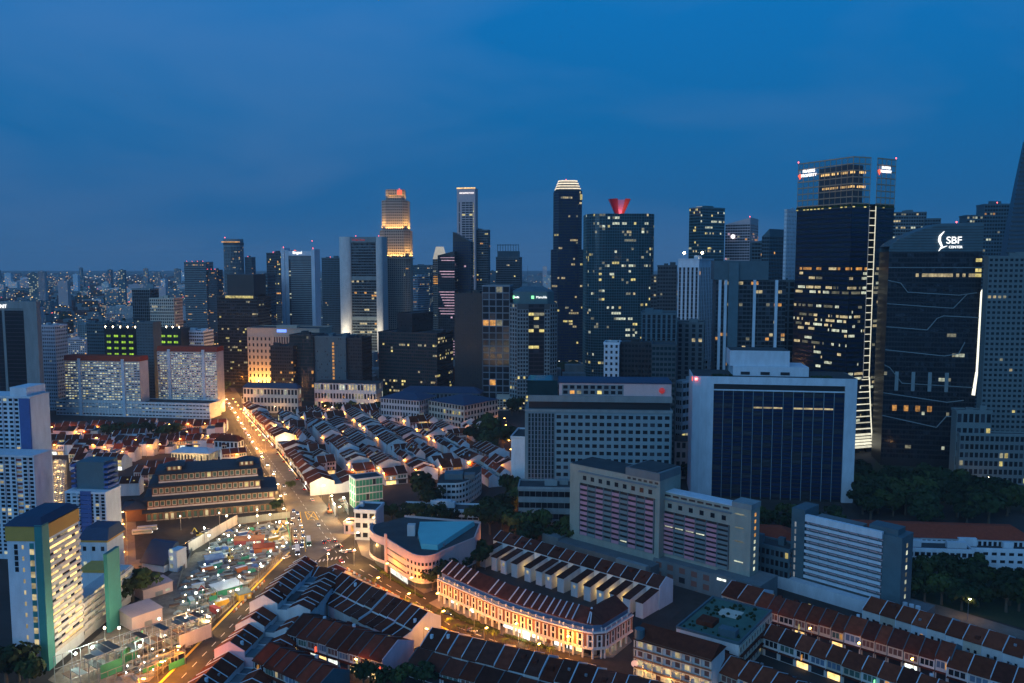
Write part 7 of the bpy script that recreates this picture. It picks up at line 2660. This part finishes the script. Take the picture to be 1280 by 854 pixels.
x, y = (-139.3, 396.3)
shed((x, y, .75, 13, 8, 3.2), 'green_net', 'hdb_white', 'green walled site shed with a pale lean-to roof')
x, y = (-128.6, 388.5)
shed((x, y, .75, 6, 5, 3), 'yellow_paint', 'grey_panel', 'small yellow site hut beside the green walled shed')
x, y = (-149.8, 466.4)
shed((x, y, .2, 16, 5, 3), 'red_paint', 'orange_paint', 'long red site office with orange roof in the upper site')
x, y = (-159.0, 435.7)
shed((x, y, .5, 9, 6, 3), 'blue_panel', 'blue_tarp', 'blue site office beside the tall pale hoarding')
x, y = (-137.6, 453.1)
shed((x, y, .3, 11, 5, 3), 'orange_paint', 'tile_red', 'long orange roofed site store near the hill road')
x, y = (-173.9, 394.3)
shed((x, y, .9, 15, 9, 5), 'pinkish', 'pinkish', 'flat pinkish shed with orange light beside the yard tree')
x, y = (-165.7, 361.6)
shed((x, y, .9, 14, 12, 6), 'pinkish', 'pinkish', 'flat mauve hall below the yard tree')


FR = {(238, 788): (-140.4, 353.4), (226, 800): (-141.0, 344.0), (204, 838): (-137.4, 317.3), (160, 822): (-156.2, 328.0), (258, 752): (-144.8, 384.7), (300, 700): (-146.9, 440.5), (334, 674): (-142.1, 474.8)}


def frame_work(label, x, y, rot, w, d, h, nx, nz, m='steel', board=None):
    """open scaffold frame"""
    t = thing('scaffold', label, 'scaffold', (x, y, .04), rot, 'small pipe scaffolds' if label.startswith('small pipe') else None)
    for i in range(nx + 1):
        for s in (-d / 2, d / 2):
            b = MB()
            b.tube((-w / 2 + i * w / nx, s, 0), (-w / 2 + i * w / nx, s, h), .14, .14, 5)
            b.obj('standard', m, t)
    for j in range(1, nz + 1):
        z = j * h / nz
        for s in (-d / 2, d / 2):
            b = MB()
            b.tube((-w / 2, s, z), (w / 2, s, z), .12, .12, 5)
            b.obj('ledger', m, t)
        for i in range(nx):
            if r.random() < .55:
                MB().box(-w / 2 + i * w / nx + .1, -w / 2 + (i + .92) * w / nx, -d / 2 + .3, r.uniform(-.2, .45) * d, z - .12, z - .02).obj('deck', r.choice(('wood', 'concrete', 'bare_soil', 'dark_concrete')), t)
    if board:
        MB().box(w * .05, w / 2 - .4, -d / 2 - .25, -d / 2 - .15, h * .05, h * .6).obj('board', board, t)


x, y = (-142.1, 335.1)
frame_work('long steel scaffold frame with a white board facing the hill road', x, y, .93, 34, 9, 11, 11, 3, 'steel', 'white')
x, y = (-146.4, 328.0)
frame_work('lower steel scaffold deck beside the long scaffold frame', x, y, .93, 26, 6, 7, 8, 2, 'concrete')
x, y = (-163.8, 312.1)
frame_work('green netted platform with timber deck at the foot of the gallery block', x, y, .93, 20, 13, 10, 6, 2, 'steel', 'green_net')
x, y = (-160.1, 322.6)
frame_work('small scaffold between the green hoarding and the gallery block', x, y, .93, 18, 7, 6, 6, 2, 'steel', 'green_net')
x, y = (-147.0, 314.7)
frame_work('low decked walkway beside the hill road hoarding', x, y, .93, 26, 5, 4, 8, 1, 'concrete', 'green_net')
for fx, fy, fr_, fw_, fd_, fh_ in ((238, 788, .93, 14, 5, 6), (226, 800, .93, 12, 4, 5), (204, 838, .93, 16, 5, 5), (160, 822, .93, 14, 6, 9), (258, 752, .7, 9, 5, 5), (300, 700, .4, 10, 5, 4), (334, 674, .2, 10, 4, 4)):
    gx, gy = FR[(fx, fy)]
    frame_work('small pipe scaffold standing among the site clutter', gx, gy, fr_, fw_, fd_, fh_, 5, 2, 'steel', 'green_net' if fx % 3 == 0 else None)
x, y = (-110.7, 528.2)
frame_work('pale scaffold by the junction below the netted shell', x, y, 1.9, 16, 8, 7, 5, 2, 'hdb_white', 'green_net')


def site_lamp(x, y, watts, kind='h', h=9):
    t = thing('site_lamp', 'white floodlight mast on the building site' if kind == 'h' else 'warm floodlight mast at the edge of the building site', 'floodlight', (x, y, .04), 0, 'site floodlights ' + kind)
    b = MB()
    b.tube((0, 0, 0), (0, 0, h), .12, .1, 6)
    b.obj('mast', 'steel', t)
    b = MB()
    b.ball((0, 0, h + .3), .5, 8, 5)
    b.obj('lamp_head', 'lamp_white' if kind == 'h' else 'lamp_warm', t)
    point_light(t, (0, 0, h + 1.1), watts, LCOL[kind], .5)


for k, (px_, w_) in enumerate(zip([(-170.3, 489.4), (-175.3, 466.4), (-167.8, 453.1), (-152.1, 489.4), (-157.2, 453.1), (-144.8, 450.6), (-145.3, 492.4), (-131.3, 392.4), (-144.6, 371.9), (-149.8, 344.0), (-165.1, 317.3), (-168.8, 312.1), (-168.7, 335.1), (-162.7, 335.1), (-146.8, 318.6), (-138.9, 344.0), (-108.2, 528.2), (-111.5, 514.6), (-107.1, 549.9), (-135.5, 477.6)],
                                (6000, 7000, 4500, 4500, 5500, 4500, 4000, 4600, 5600, 8000, 5000, 4000, 4600, 6000, 4500, 6000, 5600, 4000, 4500, 4000))):
    site_lamp(*px_, w_, 'h' if k % 3 else 'w')

x, y = (47.5, 312.1)
t = thing('round_sign', 'round pinkish glowing sign on a post at the street corner by the timber balconied house', 'sign', (x, y, .08))
b = MB()
b.tube((0, 0, 0), (0, 0, 4), .1, .1, 6)
b.obj('post', 'steel', t)
b = MB()
b.tube((0, -.15, 5.2), (0, .15, 5.2), 1.35, 1.35, 16)
b.obj('disc', 'pink_disc', t)

me_wl = [MB().box(-.22, .22, -.1, .1, 1.6, 2.0).mesh('lamp_head', m) for m in ('lamp_white', 'lamp_warm')]
me_wp = MB().box(-.04, .04, -.04, .04, 0, 1.6).mesh('stand', 'steel')
for k, (x, y) in enumerate(scatter(SITE, 60, 77, 6.5) + scatter(LOW, 26, 78, 5)):
    t = thing('work_light', 'small work light on a stand among the site clutter', 'work light', (x, y, .04), k * 1.7, 'small work lights on the site')
    link('lamp_head', me_wl[k % 2], t)
    link('stand', me_wp, t)

# ---------------------------------------------------------------- the two old quarters
BLOCKED = [(*(-19.4, 715.5), 30), (*(-55.3, 535.2), 14), (*(-35.5, 561.4), 30), (*(-105.3, 569.4), 20), (*(-41.2, 528.2), 18)]
EP = [(-238.6, 858.6), (-133.9, 867.7), (-28.6, 824.0), (0.0, 671.1), (-2.4, 617.4), (-61.0, 569.4), (-108.7, 594.6), (-128.1, 599.0), (-145.3, 608.1)]
r = random.Random(91)


def inside(poly, x, y):
    c = False
    for i in range(len(poly)):
        (x1, y1), (x2, y2) = poly[i], poly[i - 1]
        if (y1 > y) != (y2 > y) and x < (x2 - x1) * (y - y1) / (y2 - y1) + x1:
            c = not c
    return c


dv, nv_ = (-.39, .92), (.92, .39)
o0 = EP[-1]
lane = 0
tt_ = 4.0
while tt_ < 250:
    Dq = r.uniform(13, 18)
    s_ = -70.0
    while s_ < 420:
        n = r.randint(2, 5)
        w_ = r.uniform(6.0, 8.5)
        turn = r.random() < .35
        ln = n * w_ if not turn else Dq
        a = (o0[0] + dv[0] * s_ + nv_[0] * tt_, o0[1] + dv[1] * s_ + nv_[1] * tt_)
        c = (a[0] + dv[0] * ln / 2 + nv_[0] * Dq / 2, a[1] + dv[1] * ln / 2 + nv_[1] * Dq / 2)
        if inside(EP, *c) and all((c[0] - x) ** 2 + (c[1] - y) ** 2 > (q + 6) ** 2 for x, y, q in BLOCKED):
            if turn:
                n = max(2, round(Dq / w_))
                p, q = a, (a[0] + nv_[0] * Dq, a[1] + nv_[1] * Dq)
                dep = Dq
            else:
                p, q = (a[0] + dv[0] * ln, a[1] + dv[1] * ln), a
                dep = Dq
                if lane % 2:
                    p, q = (q[0] + nv_[0] * Dq, q[1] + nv_[1] * Dq), (p[0] + nv_[0] * Dq, p[1] + nv_[1] * Dq)
            e = r.uniform(7.5, 12.5)
            terrace('in the %s lane of the eastern old quarter' % ORD[lane % 16], 'old quarter houses east of the main road, %s lane' % ORD[lane % 16], p, q, n, dep, e, r.uniform(2.6, 4.2), r.choice(('one', 'mix', 'two', 'one')),
                    seed=1000 + lane * 50 + int(s_), shop=.6, lit=.22, jitter=.6, storeys=3 if e > 9 else 2, far=True, joined=c[1] > 700,
                    walls=('white', 'offwhite', 'hdb_white', 'white', 'cream', 'pinkish'), roofs=('tile0', 'tile1', 'tile4', 'tile2', 'tile3', 'tile2'), party=r.choice(('white', 'hdb_white', 'offwhite')))
            if r.random() < .62:
                lamp('orange lamp in the lanes of the eastern old quarter', 'lane lamps of the eastern old quarter', a[0] - nv_[0] * 2.5, a[1] - nv_[1] * 2.5, 0, 'o', r.uniform(1300, 4000))
            elif r.random() < .12:
                tree('small tree in the lanes of the eastern old quarter', 'lane trees of the eastern old quarter', a[0] - nv_[0] * 3, a[1] - nv_[1] * 3, r.uniform(.4, .7), lane * 31 + int(s_))
        s_ += ln + r.choice((0, .5, 3, 8))
    tt_ += Dq + (7.5 if lane % 2 == 0 else 2.5)
    lane += 1
WEST = [[(-440.8, 762.4), (-269.9, 784.4)], [(-427.1, 738.2), (-367.5, 745.0)], [(-310.7, 738.2), (-254.2, 755.3)], [(-411.1, 712.4), (-239.7, 728.3)], [(-397.4, 688.2), (-281.2, 691.1)], [(-357.4, 662.9), (-267.2, 665.6)], [(-342.4, 636.8), (-261.9, 639.3)], [(-328.6, 612.7), (-195.8, 622.1)], [(-291.7, 588.1), (-241.9, 592.4)], [(-276.6, 561.4), (-255.4, 565.4)], [(-260.6, 528.2), (-252.4, 528.2)], [(-232.3, 647.0), (-210.5, 657.5)], [(-342.5, 679.6), (-286.9, 685.3)], [(-239.7, 679.6), (-221.4, 688.2)], [(-348.8, 706.2), (-238.3, 715.5)]]
STALL = [(-297.7, 528.2), (-370.7, 668.4), (-360.3, 668.4), (-286.4, 528.2)]
fill_quarter(WEST, 'old quarter houses west of the main road', 'of the market quarter', 62, 8.5, 13, lambda c: not (STALL[0][0] - 6 < c[0] < STALL[3][0] + 8 and STALL[0][1] < c[1] < STALL[1][1] + 10), 640)
terrace('', 'houses beside the stall street', (-299.8, 528.2), (-365.1, 652.2), 7, 16, 8, 3, 'one', seed=581, shop=.9, storeys=2, roofs=('tile1', 'tile3'), anchor='the apartment tower along the stall street')
for nm, mb in JOIN.items():
    o = mb.obj('far_houses', nm)
    o['kind'] = 'stuff'
    o['label'] = 'distant old quarter houses seen as one mass, their %s surfaces' % nm.replace('_', ' ')
    o['category'] = 'houses'

# ---------------------------------------------------------------- the far city
r = random.Random(77)
FAR = []
TAKEN = [(o.location.x, o.location.y) for o in bpy.data.objects if o.parent is None and o.type == 'EMPTY' and o.get('category') == 'building']


def far_block(x, y, w, d, h, rot, wallm, p, kinds, label, group, seed, low=False):
    t = thing('far_building', label, 'building', (x, y, 0), rot, group)
    MB().box(-w / 2, w / 2, -d / 2, d / 2, 0, h).box(-w * .2, w * .1, -d * .2, d * .2, h, h + 3).obj('wall', wallm, t)
    rr = random.Random(seed)
    fs = 3.2 if y < 2600 else 5.0
    for (p0, q0) in (((-w / 2, -d / 2), (w / 2, -d / 2)),):
        nx, nz = max(2, int(w / (3.6 if y < 2600 else 5.5))), max(2, int(h / fs))
        mbs = {}
        for j in range(nz):
            for i in range(nx):
                if rr.random() < p:
                    m = LIT[rr.choice(kinds)]
                else:
                    m = 'glass'
                    if y > 2600:
                        continue
                a, z = p0[0] + (i + .2) * w / nx, (j + .3) * h / nz
                mbs.setdefault(m, MB()).wquad((0, -d / 2), (1, 0), a, a + .6 * w / nx, .1, z, z + .5 * h / nz)
        for m, b in mbs.items():
            b.obj('lit_windows' if m != 'glass' else 'window_panes', m, t, 'stuff')


LABF = {0: ('hazy slab block with lit windows in the distant city', 'hazy slabs of the distant city'),
        1: ('pale mid-rise block among the rooftops beyond the gallery slabs', 'mid-rise blocks beyond the gallery slabs'),
        2: ('tall hazy apartment tower on the distant skyline', 'apartment towers on the distant skyline')}
n = 0
while n < 250:
    k = r.random()
    if k < .34:
        c, y = 1, r.uniform(1080, 1900)
        w, h = r.uniform(18, 50), r.uniform(14, 48)
    elif k < .80:
        c, y = 0, r.uniform(1900, 5200)
        w, h = r.uniform(30, 90), r.uniform(25, 70)
    else:
        c, y = 2, r.uniform(2400, 6500)
        w, h = r.uniform(18, 40), r.uniform(80, 135)
    px = r.choice((r.uniform(-40, 340), r.uniform(-40, 340), r.uniform(340, 700), r.uniform(700, 1300)))
    x = (px - 640) / 1050 * y
    if y < 2000 and (any((x - a) ** 2 + (y - b) ** 2 < (55 + w / 2) ** 2 for a, b in TAKEN) or abs(x + 352 + (y - 1031) * .42) < 40):
        continue
    if any((x - a) ** 2 + (y - b) ** 2 < (w / 2 + ww / 2 + 8) ** 2 for a, b, ww in FAR):
        continue
    FAR.append((x, y, w))
    far_block(x, y, w, r.uniform(12, 20), h, r.uniform(-.3, .3), r.choice(('concrete', 'offwhite', 'bluegrey', 'mid_concrete', 'hdb_white', 'pinkish')), r.choice((.12, .2, .3, .06)), r.choice(('wwo', 'how', 'oo', 'hhw', 'ywo')), *LABF[c], n)
    n += 1
# everything farther or lower: one mass of roofs, one mass of lamps
b, b2 = MB(), MB()
for k in range(5200):
    y = 1100 * (10 ** r.uniform(0, .95))
    x = r.uniform(-.72, .72) * y
    s, h = r.uniform(6, 16) * (1 + y / 6000), r.uniform(5, 16) * (1 + y / 5000)
    (b if r.random() < .6 else b2).box(x - s, x + s, y - s * .6, y + s * .6, 0, h)
for mb, m in ((b, 'mid_concrete'), (b2, 'tile1')):
    o = mb.obj('far_roofs', m)
    o['kind'] = 'stuff'
    o['label'] = 'mass of low roofs spreading to the horizon' if m != 'tile1' else 'mass of low red brown roofs spreading to the horizon'
    o['category'] = 'rooftops'
b = MB()
for k in range(900):
    y = 1050 * (10 ** r.uniform(0, .75))
    x = r.uniform(-.7, -.25) * y if r.random() < .6 else r.uniform(-.25, .7) * y
    e = r.uniform(5, 11) * (1 + y / 5000)
    b.ball((x, y, e * .6), e, 6, 4)
o = b.obj('far_trees', 'leaf')
o['kind'] = 'stuff'
o['label'] = 'dark masses of trees between the far roofs'
o['category'] = 'trees'
for m, nn, lab in (('far_orange', 1500, 'countless orange lights of the far city'), ('far_white', 700, 'countless white lights of the far city'), ('far_red', 60, 'scattered red lights of the far city')):
    glow(m, {'far_orange': (1, .55, .16), 'far_white': (1, .95, .8), 'far_red': (1, .12, .1)}[m], 2.6, .7, .01)
    b = MB()
    for k in range(nn):
        y = 1150 * (10 ** r.uniform(0, .9))
        x = r.uniform(-.68, .68) * y
        if r.random() < .5:
            x = r.uniform(-.68, -.28) * y
        e = r.uniform(.35, .8) * (y / 1500) ** .85
        z = r.uniform(8, 26) + (r.uniform(0, 60) if r.random() < .25 else 0)
        b.box(x - e, x + e, y - e, y + e, z, z + 1.3 * e)
    o = b.obj('far_lights', m)
    o['kind'] = 'stuff'
    o['label'] = lab
    o['category'] = 'city lights'

# ---------------------------------------------------------------- evening haze over the whole city
hz = MB().box(-14500, 14500, -600, 16500, -1.5, 330).mesh('haze', 'white')
hz.materials.clear()
hm = bpy.data.materials.new('haze_air')
hm.use_nodes = True
hn, hl = hm.node_tree.nodes, hm.node_tree.links
hn.remove(hn['Principled BSDF'])
pv = hn.new('ShaderNodeVolumePrincipled')
pv.inputs['Color'].default_value = (.96, .98, 1, 1)
pv.inputs['Density'].default_value = 0.00006
hl.new(pv.outputs[0], hn['Material Output'].inputs['Volume'])
hz.materials.append(hm)
o = link('haze', hz, None, 'stuff')
o['label'] = 'thin blue evening haze over the whole city'
o['category'] = 'haze'
